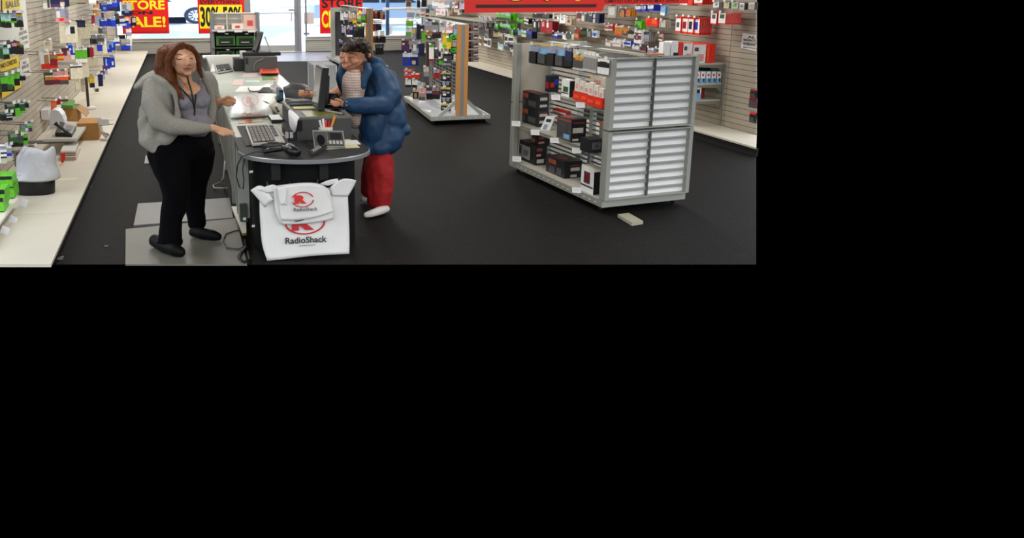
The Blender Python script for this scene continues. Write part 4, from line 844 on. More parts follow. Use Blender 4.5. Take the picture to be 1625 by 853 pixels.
# bag lying on the counter, being filled
lb = thing('shop_bag', 'crumpled white shop bag with faint red logo lying open on the counter', 'bag', W(405, 170, Z=CT))
rows = [[(372, 152), (390, 149), (410, 147.5), (430, 148), (441, 150)], [(368, 160), (386, 155), (408, 153), (428, 154), (440, 158)], [(366, 170), (384, 168), (404, 168), (424, 168), (436, 170)],
        [(362, 181), (380, 180), (402, 179), (422, 177), (433, 176)], [(365, 187), (382, 187), (404, 186), (420, 184), (434, 182)]]
hz = [[.02, .03, .05, .03, .02], [.03, .09, .10, .08, .03], [.04, .10, .12, .10, .04], [.03, .08, .07, .06, .03], [.005, .01, .01, .01, .005]]
n = 5; vs = [W(x, y, Z=CT+hz[i][j]+.01) for i, r in enumerate(rows) for j, (x, y) in enumerate(r)]
mb = MB(); mb.mesh(vs, [(i*n+j, i*n+j+1, (i+1)*n+j+1, (i+1)*n+j) for i in range(4) for j in range(4)], M('#dfe0dc', .35, noisy=.05, scale=8, bump=.5), True)
o = mb.obj('sheet', lb); q = o.modifiers.new('s', 'SUBSURF'); q.levels = q.render_levels = 2; q.boundary_smooth = 'PRESERVE_CORNERS'; q = o.modifiers.new('t', 'SOLIDIFY'); q.thickness = .01
fi = M('#cf8f88', .5); cc = W(397, 158.5, Z=CT+.17); dx = W(410, 158.5, Z=CT+.17)-cc; dy = W(397, 148.5, Z=CT+.17)-cc
cc = cc+Vector((0, 0, 0))
for a0 in (0,):
    mb = MB(); N = 30
    for i in range(N):
        p, q = 2*math.pi*i/N, 2*math.pi*(i+1)/N
        mb.slab([cc+dx*math.cos(p)+dy*math.sin(p), cc+dx*math.cos(q)+dy*math.sin(q), cc+dx*.93*math.cos(q)+dy*.93*math.sin(q), cc+dx*.93*math.cos(p)+dy*.93*math.sin(p)], (0, 0, .001), fi)
    mb.obj('logo_ring', lb)
text('R', cc-dx*.45-dy*.5, dx, dy, dx.length*.85, dy.length*.95, M('#dd9a92', .5), lb, 'logo_letter', bold=.05)
pts = [W(x, y, Z=CT+.1) for x, y in ((384, 181), (390, 179), (392, 182), (398, 180), (404, 183), (415, 181), (420, 182.5))]
mb = MB(); mb.tube(pts, .005, M('#d07a6a', .5), 5); mb.obj('scribble', lb)
on_top([(378, 196), (418, 193), (415, 187), (380, 189)], CT+.001, .004, M('#c3b9a8', .5), 'leaflet', 'leaflet with orange print sticking out under the white bag', 'leaflet')
mb = MB(); mb.tube([W(x, y, Z=CT+.009) for x, y in ((381, 190), (392, 189), (400, 191.5), (390, 192), (399, 194))], .006, M('#cf6a44', .5), 5); tag(mb.obj('orange_wire_tie'), 'orange twisted cord on the leaflet in front of the bag', 'cord')
mb = MB(); mb.tube([W(418, 160, Z=CT+.15), W(423, 162.5, Z=CT+.15), W(428, 164.5, Z=CT+.15)], [.003, .007, .002], black, 6); mb.obj('dark_tear', lb)
# beige printer-ish gadget and black/white box right of the bag
gd = thing('label_printer', 'beige and grey small label printer beside the white bag', 'printer', W(438, 178, Z=CT))
mb = MB(); mb.tube([W(428, 174, Z=CT+.04), W(436, 171, Z=CT+.06), W(446, 175, Z=CT+.05), W(450, 181, Z=CT+.03)], [.04, .06, .06, .035], M('#a9a696', .5, noisy=.2, scale=20), 12); mb.obj('shell', gd)
mb = MB(); mb.bar(W(438, 170, Z=CT+.125), W(442, 177, Z=CT+.11), .02, .01, black); mb.obj('slot', gd)
pbox(431, 195.5, 190, CT+.003, X_, 449, Y_, 431, 'tape_box', 'black box with white lid just behind the register keyboard', 'box', M('#141415', .4), M('#141415', .4), 'w', l2=.35)
pbox(434, 165, 158, CT+.003, X_, 444, Y_, 434, 'small_adapter', 'small black box beyond the label printer', 'box', kb, kb, l2=.2)
pbox(443, 161, 143, CT+.003, X_, 450, Y_, 443, 'blue_label_box', 'dark box with blue label right of the sanitizer bottle', 'box', M('#2c2d2f'), kb, spots=[('f', .1, .2, .8, .8, M('#2f6f97'))], l2=.3)
# handbag of the customer on the counter
hb = thing('handbag', 'dark grey open handbag on the counter under the customer\'s hand', 'handbag', W(470, 165, Z=CT)); hm = M('#4b4a4a', .5, noisy=.2, scale=12)
mb = MB(); mb.tube([W(452, 151, Z=CT+.08), W(465, 148, Z=CT+.1), W(480, 150, Z=CT+.09), W(494, 156, Z=CT+.07)], [.09, .12, .12, .07], hm, 12); o = mb.obj('flap', hb)
A = W(452, 176, Z=CT+.01)
mb = MB(); mb.mesh([W(450, 158, Z=CT+.12), W(490, 160, Z=CT+.12), W(488, 175, Z=CT+.01), W(454, 173, Z=CT+.01), W(452, 155, Z=CT+.1), W(492, 157, Z=CT+.1), W(492, 168, Z=CT+.01), W(452, 166, Z=CT+.01)], [(0, 1, 2, 3), (4, 5, 6, 7), (0, 1, 5, 4), (1, 2, 6, 5), (2, 3, 7, 6), (3, 0, 4, 7)], M('#1d1c1c', .6)); mb.obj('pocket', hb)
for pts in (((450, 156), (470, 159), (478, 158), (490, 160)), ((451, 157), (454, 166), (457, 172)), ((491, 160), (488, 172), (486, 176)), ((468, 163), (478, 157.5), (486, 160))):
    mb = MB(); mb.tube([W(x, y, Z=CT+.125) for x, y in pts], .007, M('#bdbcb9', .4), 6); mb.obj('piping', hb)
# sanitizer bottle
sb = thing('sanitizer_bottle', 'clear pump bottle with orange nozzle on the glass counter', 'bottle', W(437, 148, Z=CT)); c = W(437, 147.5, Z=CT)
mb = MB(); mb.lathe(c, [(.05, .002), (.055, .02), (.055, .085), (.02, .115), (.018, .125)], M('#cfd0cc', .12, alpha=.7), 16); mb.obj('body', sb)
mb = MB(); mb.lathe(c+Vector((0, 0, .125)), [(.02, 0), (.02, .02), (.008, .022), (.008, .04)], M('#e6e3dc', .4), 12); mb.obj('cap', sb)
mb = MB(); mb.tube([c+Vector((.012, 0, .165)), c+Vector((-.04, 0, .165)), c+Vector((-.05, 0, .158))], .009, M('#e0a070', .4), 8); mb.obj('nozzle', sb)
mb = MB(); mb.lathe(c, [(.056, .03), (.056, .07)], M('#e8e6e6', .4), 16); mb.obj('label_wrap', sb)
# black phone base on the paper strip
pb = thing('phone_cradle', 'black phone cradle with cord on the white paper strip', 'phone', W(420, 148, Z=CT))
mb = MB(); mb.mesh([W(409, 148, Z=CT+.005), W(431, 148, Z=CT+.005), W(429, 138, Z=CT+.05), W(417, 138, Z=CT+.05), W(409, 146, Z=CT+.03), W(431, 147, Z=CT+.03)], [(0, 1, 5, 4), (4, 5, 2, 3), (0, 4, 3), (1, 2, 5), (0, 3, 2, 1)], M('#17161a', .35)); mb.obj('base', pb, bevel=.004)
mb = MB(); mb.tube([W(x, y, Z=CT+.012) for x, y in ((412, 144), (403, 145), (396, 144), (394, 139.5))], .007, M('#17161a', .4), 6); mb.obj('cord', pb)
# ---------------------------------------------------------------- far register station
keyboard('dark small keyboard on the far register station', (341, 103.5), (364, 101), (369, 110.5), (345, 114.5), CT+.03, rows=5, cols=4, pad=False, body='#a9a9a6', key='#24262b')
on_top([(334, 114), (342, 114), (340, 106), (337, 101)], CT+.001, .01, wht, 'paper_sheet', 'white paper at the left edge of the far register station', 'paper')
fd = thing('cash_register', 'grey cash drawer of the far register station', 'till', W(415, 113, Z=CT))
B2 = pbox(389, 115, 91, CT+.002, X_, 440.5, Y_, 380, 'body', '', '', M('#4b4a48', .5), dr_d, M('#555451', .5), parent=fd, l2=1.1, spots=[('f', .02, .55, .11, .95, 'k')])
Pf = B2.P; zf = Pf.z+B2.h
mb = MB(); mb.tube([W(x, y, Y=Pf.y-.012) for x, y in ((418, 93), (408, 97), (403, 104), (403, 110), (406, 113))], .006, M('#7a7a78', .5), 6); mb.obj('cable', fd)
pbox(372, 113, 94, CT+.002, X_, 388, Y_, 366, 'receipt_printer', 'black box-shaped receipt printer of the far register station', 'printer', M('#1b1b1d', .4), M('#242428', .4), None, l2=.4)
pbox(382, 93.5, 82, CT+.17, X_, 391, Y_, 380, 'paper_roll_stack', 'white paper pile on top of the far receipt printer', 'paper', M('#d9d8d2', .5), M('#cfcfc9', .5), None, l2=.25)
fm_ = thing('monitor', 'black tilted monitor of the far register station', 'monitor', W(410, 88, Y=Pf.y+.3)); Yf = Pf.y+.35
mb = MB(); q = [W(x, y, Y=Yf) for x, y in ((403, 84.5), (411, 80.5), (418, 50), (408, 50))]
mb = MB(); mb.mesh([W(399, 81, Y=Yf+.25), W(406.5, 84.5, Y=Yf), W(418, 50.5, Y=Yf), W(408.5, 50.5, Y=Yf+.25), W(403, 80, Y=Yf+.3), W(410, 83.5, Y=Yf+.06), W(418.8, 50, Y=Yf+.06), W(410, 49.5, Y=Yf+.3)], [(0, 1, 2, 3), (4, 5, 6, 7), (0, 1, 5, 4), (1, 2, 6, 5), (2, 3, 7, 6), (3, 0, 4, 7)], M('#1e2230', .35)); mb.obj('casing', fm_, bevel=.008)
mb = MB(); mb.mesh([W(400.8, 79, Y=Yf+.2), W(406, 81.5, Y=Yf-.01), W(416.5, 52.5, Y=Yf-.01), W(409, 52.5, Y=Yf+.2)], [(0, 1, 2, 3)], M('#3b3d48', .15)); mb.obj('screen', fm_)
a = W(408, 90, Y=Yf); mb = MB(); mb.box((a.x-.22, Yf-.1, zf), (a.x+.35, Yf+.3, zf+.05), M('#17171a', .45)); mb.obj('foot', fm_, bevel=.01)
mb = MB(); mb.bar((a.x-.05, Yf+.15, zf+.05), W(406, 79, Y=Yf+.15), .08, .04, M('#17171a', .45)); mb.obj('neck', fm_)
mb = MB(); c0 = W(432, 90, Y=Pf.y+.35); mb.bar((c0.x, c0.y, zf), W(420, 58, Y=Pf.y+.35), .04, .02, M('#a9a8a6', .35, metal=.4)); mb.obj('support_bar', fm_)
tr = thing('tray', 'bright orange-red shallow tray on the near side of the far register', 'tray', W(427, 118, Z=CT))
q = [W(x, y, Z=CT) for x, y in ((414, 118.5), (442, 118.5), (440, 112), (414, 112))]
mb = MB(); mb.slab([Vector((p.x, p.y, CT+.002)) for p in q], (0, 0, .035), M('#1c1616', .5)); mb.obj('base', tr)
q = [W(x, y, Z=CT+.04) for x, y in ((411.5, 116.5), (443, 116.5), (440, 108), (414, 108))]
mb = MB()
for i in range(4):
    a, b = q[i], q[(i+1) % 4]; c = sum(q, Vector())/4; mb.slab([a, b, b.lerp(c, .28), a.lerp(c, .28)], (0, 0, .014), M('#e2492c', .4))
mb.obj('rim', tr)
c = sum(q, Vector())/4; mb = MB(); mb.slab([p.lerp(c, .26) for p in q], (0, 0, .006), M('#a8452f', .5)); mb.obj('liner', tr)
# ---------------------------------------------------------------- card rack behind the far register
Yk = 18.9; rk = thing('leaflet_rack', 'grey rack with clear leaflet pockets above green boxes behind the far register', 'rack', W(372, 100, Y=Yk))
gy = M('#77767a', .5)
def kb_(x0, y0, x1, y1, dy0, dy1, m, name, par=rk):
    a = W(x0, y1, Y=Yk); b = W(x1, y0, Y=Yk); mb = MB(); mb.box((a.x, Yk+dy0, a.z), (b.x, Yk+dy1, b.z), m); return mb.obj(name, par)
zlow = 0.0
for x0, x1 in ((333.5, 338.5), (406, 411.5)):
    a = W(x0, 20, Y=Yk); b = W(x1, 20, Y=Yk); mb = MB(); mb.box((a.x, Yk, 0), (b.x, Yk+.5, a.z), gy); mb.obj('side_frame', rk)
kb_(338, 49, 406, 150, .38, .42, M('#4a494d', .6), 'back_panel')
kb_(338, 20, 406, 48, .12, .16, M('#d2cdc4', .5), 'upper_back_panel')
for y in (21, 30, 38): kb_(338, y, 406, y+1.0, .04, .12, M('#c9c5bd', .4), 'clear_shelf')
for x in (360, 384): kb_(x, 20, x+.8, 47, .04, .12, M('#cfcac2', .4), 'divider')
kb_(336, 46.5, 408, 50, -.05, .38, M('#bebbb4', .45), 'shelf')
for x in (351, 378, 399): kb_(x-6, 48, x+6, 51, -.07, -.055, wht, 'label_holder')
for x0, y0, x1, y1, hx, sp_ in ((340, 40, 356, 46.5, '#e3cfc8', '#c98078'), (368, 37, 386, 46.5, '#e6d6cd', '#c8403a'), (386.5, 23, 407, 46.5, '#ddb5a8', '#c8504a')):
    o = kb_(x0, y0, x1, y1, .02, .06, M(hx, .45), 'leaflet_block'); a = W(x0+(x1-x0)*.3, y0+(y1-y0)*.75, Y=Yk); b = W(x0+(x1-x0)*.7, y0+(y1-y0)*.4, Y=Yk)
    mb = MB(); mb.box((a.x, Yk+.012, a.z), (b.x, Yk+.02, b.z), M(sp_, .5)); mb.obj('print', rk)
for x, y in ((359.5, 53.5), (391.5, 53.5), (361.5, 79)): kb_(x-2.5, y-.7, x+2.5, y+.7, -.02, .0, wht, 'price_tag')
kb_(337, 75, 406, 77, -.02, .38, M('#615f63', .5), 'shelf')
def gbx(x0, y0, x1, y1, lab):
    a = W(x0, y1, Y=Yk); b = W(x1, y0, Y=Yk); t = thing('boxed_gadget', lab, 'box', ((a.x+b.x)/2, Yk+.15, a.z)); mb = MB(); mb.box((a.x, Yk+.03, a.z), (b.x, Yk+.3, b.z), M('#3f7a26', .4)); mb.obj('carton', t)
    w = b.x-a.x; h = b.z-a.z; mb = MB(); mb.box((a.x+w*.14, Yk+.02, a.z+h*.12), (b.x-w*.1, Yk+.03, b.z-h*.22), M('#1a1d1a', .4)); mb.obj('window', t)
    mb = MB(); mb.box((a.x+w*.25, Yk+.012, a.z+h*.3), (b.x-w*.3, Yk+.02, a.z+h*.4), M('#b9c4b2', .4)); mb.obj('print', t)
gbx(343.5, 57, 373, 72.5, 'green framed black box on the left of the grey rack'); gbx(375.5, 57, 404, 72.5, 'green framed black box on the right of the grey rack')
gbx(344, 81, 372, 90, 'green box on the lower shelf of the grey rack'); gbx(375, 81, 402, 90, 'green box partly behind the far monitor on the lower rack shelf')
a = W(322, 92.5, Y=17.6); b = W(392, 89.5, Y=17.6); mb = MB(); mb.box((a.x, 17.52, b.z-.028), (b.x+.1, 18.1, b.z), M('#c7c7c9', .4)); mb.obj('end_shelf', gc)
# ---------------------------------------------------------------- floor mats and cable
mm = M('#6b685e', .55, noisy=.06, scale=4); mm2 = M('#6a6763', .5, noisy=.05, scale=6)
q = [W(x, y, Z=.012) for x, y in ((199, 419), (199.5, 363), (375, 345.5), (392, 419))]
mb = MB(); mb.slab([Vector((p.x, p.y, 0)) for p in q], (0, 0, .012), mm); tag(mb.obj('floor_mat'), 'large beige-grey mat under the clerk\'s feet', 'mat')
q = [W(x, y, Z=.02) for x, y in ((212, 357), (219, 322.5), (364, 313.5), (370, 345))]
mb = MB(); mb.slab([Vector((p.x, p.y, .0)) for p in q], (0, 0, .02), mm2); tag(mb.obj('floor_mat', bevel=.006), 'grey slab mat lying behind the clerk\'s shoes', 'mat')
q = [W(x, y, Z=.01) for x, y in ((229, 259), (241, 258.5), (233, 246), (231, 247))]
mb = MB(); mb.slab([Vector((p.x, p.y, .0)) for p in q], (0, 0, .01), mm2); tag(mb.obj('floor_mat'), 'small corner of a grey mat left of the clerk\'s hips', 'mat')
mb = MB(); mb.tube([W(357, 255, Y=8.9), W(355, 280, Y=8.9)]+[W(x, y, Z=.03) for x, y in ((352, 288), (338, 294), (340, 298), (362, 298))], .007, M('#a9a79f', .5), 6); tag(mb.obj('cable'), 'pale cable looping beside the counter behind the clerk', 'cable')
mb = MB(); mb.tube([W(x, y, Z=.02) for x, y in ((396, 364), (372, 366), (358, 371), (354, 381), (360, 393), (378, 395), (390, 390), (382, 398), (377, 407), (384, 415), (392, 410))], .006, M('#3c3b38', .5), 6); tag(mb.obj('cable'), 'thin dark cable curled on the mat at the foot of the black counter', 'cable')
mb = MB(); mb.tube([W(x, y, Z=.02) for x, y in ((389, 380), (391, 392), (382, 402), (380, 410), (388, 416), (396, 412), (393, 399))], .010, M('#1c1b1b', .5), 6); tag(mb.obj('cable'), 'thick black cable bunched against the foot of the black counter', 'cable')
# ================================================================= PEOPLE
from mathutils.bvhtree import BVHTree
def ico(sub=2):
    bm = bmesh.new(); bmesh.ops.create_icosphere(bm, subdivisions=sub, radius=1); vs = [v.co.copy() for v in bm.verts]; fs = [tuple(v.index for v in f.verts) for f in bm.faces]; bm.free(); return vs, fs
IV, IF = ico(2)
def blobs(items):
    """e: ellipsoid (x, y, depth, rx, ry, ry_depth, tilt); c: chain of (x, y, depth, r); f: chain standing on the floor (x, y_bottom, r_m)"""
    vs = []; fs = []
    def add(c, ax, ay, az):
        k = len(vs); vs.extend(c+ax*v.x+ay*v.y+az*v.z for v in IV); fs.extend(tuple(i+k for i in f) for f in IF)
    def chain(pr):
        for (a, ra), (b, rb) in zip(pr[:-1], pr[1:]):
            n = max(2, int((b-a).length/(min(ra, rb)*.35))+1)
            for i in range(n+1):
                t = i/n; r = ra+(rb-ra)*t; p = a.lerp(b, t); add(p, Vector((r, 0, 0)), Vector((0, r, 0)), Vector((0, 0, r)))
    for it in items:
        if it[0] == 'e':
            _, x, y, Y, rx, ry, rd = it[:7]; tl = math.radians(it[7]) if len(it) > 7 else 0; c = W(x, y, Y=Y); s = (c-CAM).dot(FWD)/F
            h = Vector((math.cos(tl), 0, math.sin(tl))); v = Vector((-math.sin(tl), 0, math.cos(tl))); add(c, h*rx*s, Vector((0, rd, 0)), v*ry*s)
        elif it[0] == 'c':
            pr = []
            for x, y, Y, r in it[1:]:
                c = W(x, y, Y=Y); s = (c-CAM).dot(FWD)/F; pr.append((c, r*s))
            chain(pr)
        else:
            pr = []
            for x, y, r in it[1:]:
                c = W(x, y, Z=.014); pr.append((c+Vector((0, 0, r)), r))
            chain(pr)
    return vs, fs
def figure(name, items, m, parent, vox=.011, smooth=6, fold=0, fscale=.12, disp_mid=.5):
    vs, fs = blobs(items); org = ORG[parent.name]; me = bpy.data.meshes.new(name); me.from_pydata([v-org for v in vs], [], fs); me.materials.append(m)
    me.polygons.foreach_set('use_smooth', [True]*len(me.polygons))
    o = bpy.data.objects.new(name, me); COL.objects.link(o); o.parent = parent; ORG[o.name] = org.copy()
    r = o.modifiers.new('remesh', 'REMESH'); r.mode = 'VOXEL'; r.voxel_size = vox; r.use_smooth_shade = True
    s = o.modifiers.new('smooth', 'SMOOTH'); s.factor = .5; s.iterations = smooth
    if fold:
        tx = bpy.data.textures.new('folds', 'CLOUDS'); tx.noise_scale = fscale; tx.noise_depth = 1
        d = o.modifiers.new('folds', 'DISPLACE'); d.texture = tx; d.strength = fold; d.mid_level = disp_mid; d.texture_coords = 'LOCAL'
        s = o.modifiers.new('smooth2', 'SMOOTH'); s.factor = .5; s.iterations = 2
    bpy.context.view_layer.update(); dg = bpy.context.evaluated_depsgraph_get()   # bake the modifiers into the mesh
    new = bpy.data.meshes.new_from_object(o.evaluated_get(dg)); o.modifiers.clear(); o.data = new; new.name = name
    return o
def bvh(objs):
    vs = []; fs = []
    for o in objs:
        k = len(vs); org = ORG[o.name]; vs += [v.co+org for v in o.data.vertices]; fs += [tuple(i+k for i in p.vertices) for p in o.data.polygons]
    return BVHTree.FromPolygons(vs, fs)
def surf(B, x, y, lift=.001):
    d = ray(x, y).normalized(); h = B.ray_cast(CAM, d)
    return (h[0]-d*lift) if h[0] is not None else None
def stroke(B, pts, r, m, name, parent, lift=.001, n=6):
    P = []
    for (a, b) in zip(pts[:-1], pts[1:]):
        k = max(1, int(math.hypot(b[0]-a[0], b[1]-a[1])/3))
        for i in range(k): P.append((a[0]+(b[0]-a[0])*i/k, a[1]+(b[1]-a[1])*i/k))
    P.append(pts[-1]); Q = [surf(B, x, y, lift) for x, y in P]; Q = [q for q in Q if q is not None]
    if len(Q) < 2: return
    rr = r if isinstance(r, (int, float)) else [r[0]+(r[1]-r[0])*math.sin(math.pi*i/(len(Q)-1)) for i in range(len(Q))]
    mb = MB(); mb.tube(Q, rr, m, n); return mb.obj(name, parent)
def skin(hexc):
    m = M(hexc, .5, noisy=.07, scale=14); b = m.node_tree.nodes['Principled BSDF']; b.inputs['Subsurface Weight'].default_value = .08; b.inputs['Subsurface Radius'].default_value = (.02, .008, .005); return m
# ---------------------------------------------------------------- the clerk
ck = thing('person', 'woman with long red-brown hair in a grey hoodie and black trousers behind the counter', 'person', W(270, 402, Z=.014))
sk = skin('#d29c78')
body = figure('body', [
    ('e', 291, 95, 7.59, 20, 22, .12), ('e', 294, 107, 7.54, 17.5, 13.5, .10), ('e', 295, 99, 7.51, 17, 15, .09), ('e', 289, 86, 7.60, 18, 13, .11),
    ('c', (298.5, 93, 7.43, 1.8), (300.5, 101, 7.40, 2.6)), ('e', 300.5, 102.5, 7.42, 4, 2.2, .02), ('e', 297.5, 110, 7.45, 6, 2.4, .02), ('e', 298, 117, 7.47, 6, 3.5, .03),
    ('c', (290, 112, 7.60, 13), (292, 140, 7.60, 16)), ('e', 296, 148, 7.58, 28, 20, .13), ('e', 285, 180, 7.65, 34, 50, .16), ('e', 288, 225, 7.65, 40, 28, .17),
    ('c', (255, 145, 7.62, 9), (254, 190, 7.42, 9), (290, 204, 7.34, 9), (330, 203, 7.28, 6.5), (340, 203, 7.27, 6)),
    ('e', 343, 204.5, 7.27, 9, 6, .035, -15), ('e', 349, 206, 7.265, 6, 5.5, .028, -15),
    ('c', (351, 203, 7.26, 2.3), (361, 205.5, 7.25, 2.1), (370, 209.5, 7.25, 1.7), (373, 211.5, 7.25, 1.3)),
    ('c', (350, 205.5, 7.25, 2.3), (359, 209.5, 7.24, 2.1), (367, 213, 7.24, 1.7), (370, 215, 7.24, 1.3)),
    ('c', (348, 208.5, 7.25, 2.2), (355, 212, 7.235, 1.9), (361.5, 214.5, 7.235, 1.5)),
    ('c', (345, 210, 7.25, 2.0), (351, 213.5, 7.23, 1.7), (355.5, 215.8, 7.23, 1.2)),
    ('c', (343, 206, 7.31, 2.5), (350, 210, 7.34, 2.1), (356, 211, 7.35, 1.7)),
    ('c', (322, 140, 7.78, 11), (338, 168, 7.78, 9), (345, 161, 7.74, 6), (352, 160, 7.72, 6)), ('e', 357, 160, 7.71, 8.5, 7, .04, 0),
    ('c', (360, 156, 7.67, 2.5), (369, 155.5, 7.66, 2.4), (373.5, 159, 7.68, 2.0), (370, 162, 7.69, 1.7)),
    ('c', (360, 160, 7.67, 2.5), (370, 161, 7.66, 2.3), (373, 164, 7.68, 1.9)), ('c', (359, 163.5, 7.68, 2.4), (367, 165.5, 7.67, 2.1), (370, 167, 7.69, 1.6)),
    ('c', (357, 166, 7.69, 2.1), (362, 168, 7.68, 1.8), (365, 167.5, 7.69, 1.4)), ('c', (354, 157, 7.66, 2.6), (361, 152.5, 7.65, 2.3), (366, 153.5, 7.65, 1.8)),
    ('c', (270, 235, 7.55, 22), (278, 305, 7.45, 14), (266, 375, 7.40, 9)), ('c', (308, 235, 7.75, 20), (312, 300, 7.85, 13), (312, 352, 7.92, 9)),
], sk, ck, vox=.0062, smooth=4)
tank = figure('tank_top', [
    ('e', 303, 172, 7.60, 28, 40, .17), ('e', 315, 158, 7.56, 20, 16, .155), ('e', 296, 160, 7.53, 20, 16, .15), ('e', 308, 196, 7.60, 30, 24, .20), ('e', 290, 200, 7.62, 32, 20, .16),
    ('c', (283, 128, 7.53, 3.5), (286, 145, 7.46, 6)), ('c', (318, 130, 7.62, 4), (322, 145, 7.55, 7))], M('#7f7b82', .8, noisy=.06, scale=30), ck, vox=.01, smooth=6, fold=.02, fscale=.09)
gm = M('#8c887e', .85, noisy=.1, scale=60)
hood = figure('hoodie', [
    ('e', 258, 152, 7.72, 35, 30, .20), ('e', 253, 190, 7.76, 33, 42, .20), ('e', 246, 212, 7.66, 27, 28, .20, -10), ('e', 255, 228, 7.56, 20, 18, .13, 20), ('e', 268, 205, 7.5, 14, 22, .06, 15), ('c', (240, 222, 7.5, 13), (252, 244, 7.46, 7)), ('c', (228, 195, 7.6, 10), (229, 222, 7.55, 10), (250, 243, 7.46, 6)), ('e', 262, 138, 7.60, 16, 24, .13, 0), ('e', 262, 163, 7.50, 15, 36, .09, 0),
    ('c', (262, 222, 7.46, 13), (276, 212, 7.44, 8)),
    ('c', (243, 140, 7.56, 17), (244, 165, 7.46, 20), (255, 190, 7.37, 19), (272, 200, 7.33, 15.5), (300, 202, 7.29, 12.5), (322, 202.5, 7.27, 9.5), (331, 203, 7.27, 8)),
    ('e', 240, 126, 7.78, 26, 14, .16, 28), ('e', 222, 136, 7.72, 13, 7, .08, 20), ('c', (246, 124, 7.55, 7), (262, 132, 7.46, 7), (278, 147, 7.42, 5.5), (281, 170, 7.40, 5), (283, 190, 7.41, 5)),
    ('c', (318, 112, 7.68, 7), (328, 128, 7.62, 8), (336, 150, 7.60, 8), (336, 178, 7.60, 8), (334, 195, 7.60, 6)), ('e', 330, 135, 7.85, 14, 24, .13), ('e', 330, 170, 7.83, 13, 30, .12),
    ('c', (334, 135, 7.86, 12), (341, 168, 7.82, 10), (346, 162, 7.76, 8))], gm, ck, vox=.0105, smooth=7, fold=.03, fscale=.22)
tm = M('#050507', .9, noisy=.15, scale=20, spec=.08)
trs = figure('trousers', [
    ('e', 288, 228, 7.66, 54, 36, .23), ('e', 296, 208, 7.66, 42, 18, .20),
    ('c', (268, 245, 7.56, 35), (280, 305, 7.45, 23), (272, 345, 7.42, 19), (269, 378, 7.40, 19)), ('e', 270, 384, 7.42, 21, 9, .10),
    ('c', (312, 240, 7.76, 31), (310, 300, 7.86, 18), (310, 335, 7.92, 16), (313, 352, 7.93, 16))], tm, ck, vox=.0105, smooth=5, fold=.03, fscale=.16)
sh = M('#050506', .6, spec=.15)
figure('shoe', [('f', (247, 392, .055), (262, 401, .060), (279, 407, .055), (287, 408, .042))], sh, ck, vox=.009)
figure('shoe', [('f', (308, 376, .045), (322, 380, .052), (338, 382, .048), (346, 382, .036))], sh, ck, vox=.009)
hm1 = M('#5e2f0c', .6, noisy=.45, scale=34, stretch=(3, 3, .4), bump=.15, spec=.25); hm2 = M('#3a1e12', .45, noisy=.4, scale=28, stretch=(3, 3, .5), bump=.3)
hair = figure('hair', [
    ('e', 279, 92, 7.74, 34, 26, .17), ('e', 255, 108, 7.66, 11, 20, .10), ('e', 285, 80, 7.68, 27, 13, .17, -6), ('c', (262, 88, 7.62, 14), (258, 106, 7.60, 13), (264, 122, 7.58, 12), (274, 136, 7.48, 8), (287, 150, 7.42, 3)),
    ('c', (285, 72, 7.56, 6), (273, 82, 7.52, 6), (267, 95, 7.50, 6.5), (268, 112, 7.50, 7), (273, 128, 7.46, 7)), ('c', (289, 72, 7.55, 6), (305, 77, 7.56, 5.5), (314, 90, 7.60, 4.5), (316, 106, 7.60, 4.5), (320, 122, 7.60, 3)),
    ('c', (268, 110, 7.62, 13), (270, 130, 7.52, 11), (283, 145, 7.43, 6), (291, 157, 7.40, 2.5))], hm1, ck, vox=.0085, smooth=10, fold=.012, fscale=.03)
Bh = bvh([body]); dk_ = M('#3b241c', .6)
for a in ([(279, 92.5), (283, 94.5), (289, 93.5)], [(301.5, 92), (305, 93.2), (309, 91.2)]): stroke(Bh, a, (.002, .0055), M('#2a1a16', .6), 'eyelashes', ck)
for a in ([(277.5, 87), (283, 85.5), (290, 87.5)], [(301, 87), (305, 85), (309.5, 86)]): stroke(Bh, a, (.002, .0045), M('#7a4f36', .7), 'eyebrow', ck)
stroke(Bh, [(291, 109.3), (297, 108.6), (304, 108.8)], (.003, .009), M('#9a4c44', .5), 'lips', ck); stroke(Bh, [(291.5, 109.2), (297, 109), (303.5, 108.8)], (.001, .002), M('#5a2c28', .6), 'mouth_line', ck, lift=.009)
Ba = bvh([body, tank, hood]); ly = M('#211d1c', .5)
for a in ([(272, 122), (280, 133), (290, 143), (300, 154), (308, 166)], [(297, 120), (300, 132), (304, 145), (306, 158), (308, 168)], [(308, 166), (309, 176), (308.5, 183)], [(311, 150), (310, 160), (308, 170)]): stroke(Ba, a, .0062, ly, 'lanyard', ck, lift=.006)
stroke(Ba, [(283, 122), (292, 132), (299, 143)], .002, M('#6b3a2a', .4), 'necklace', ck)
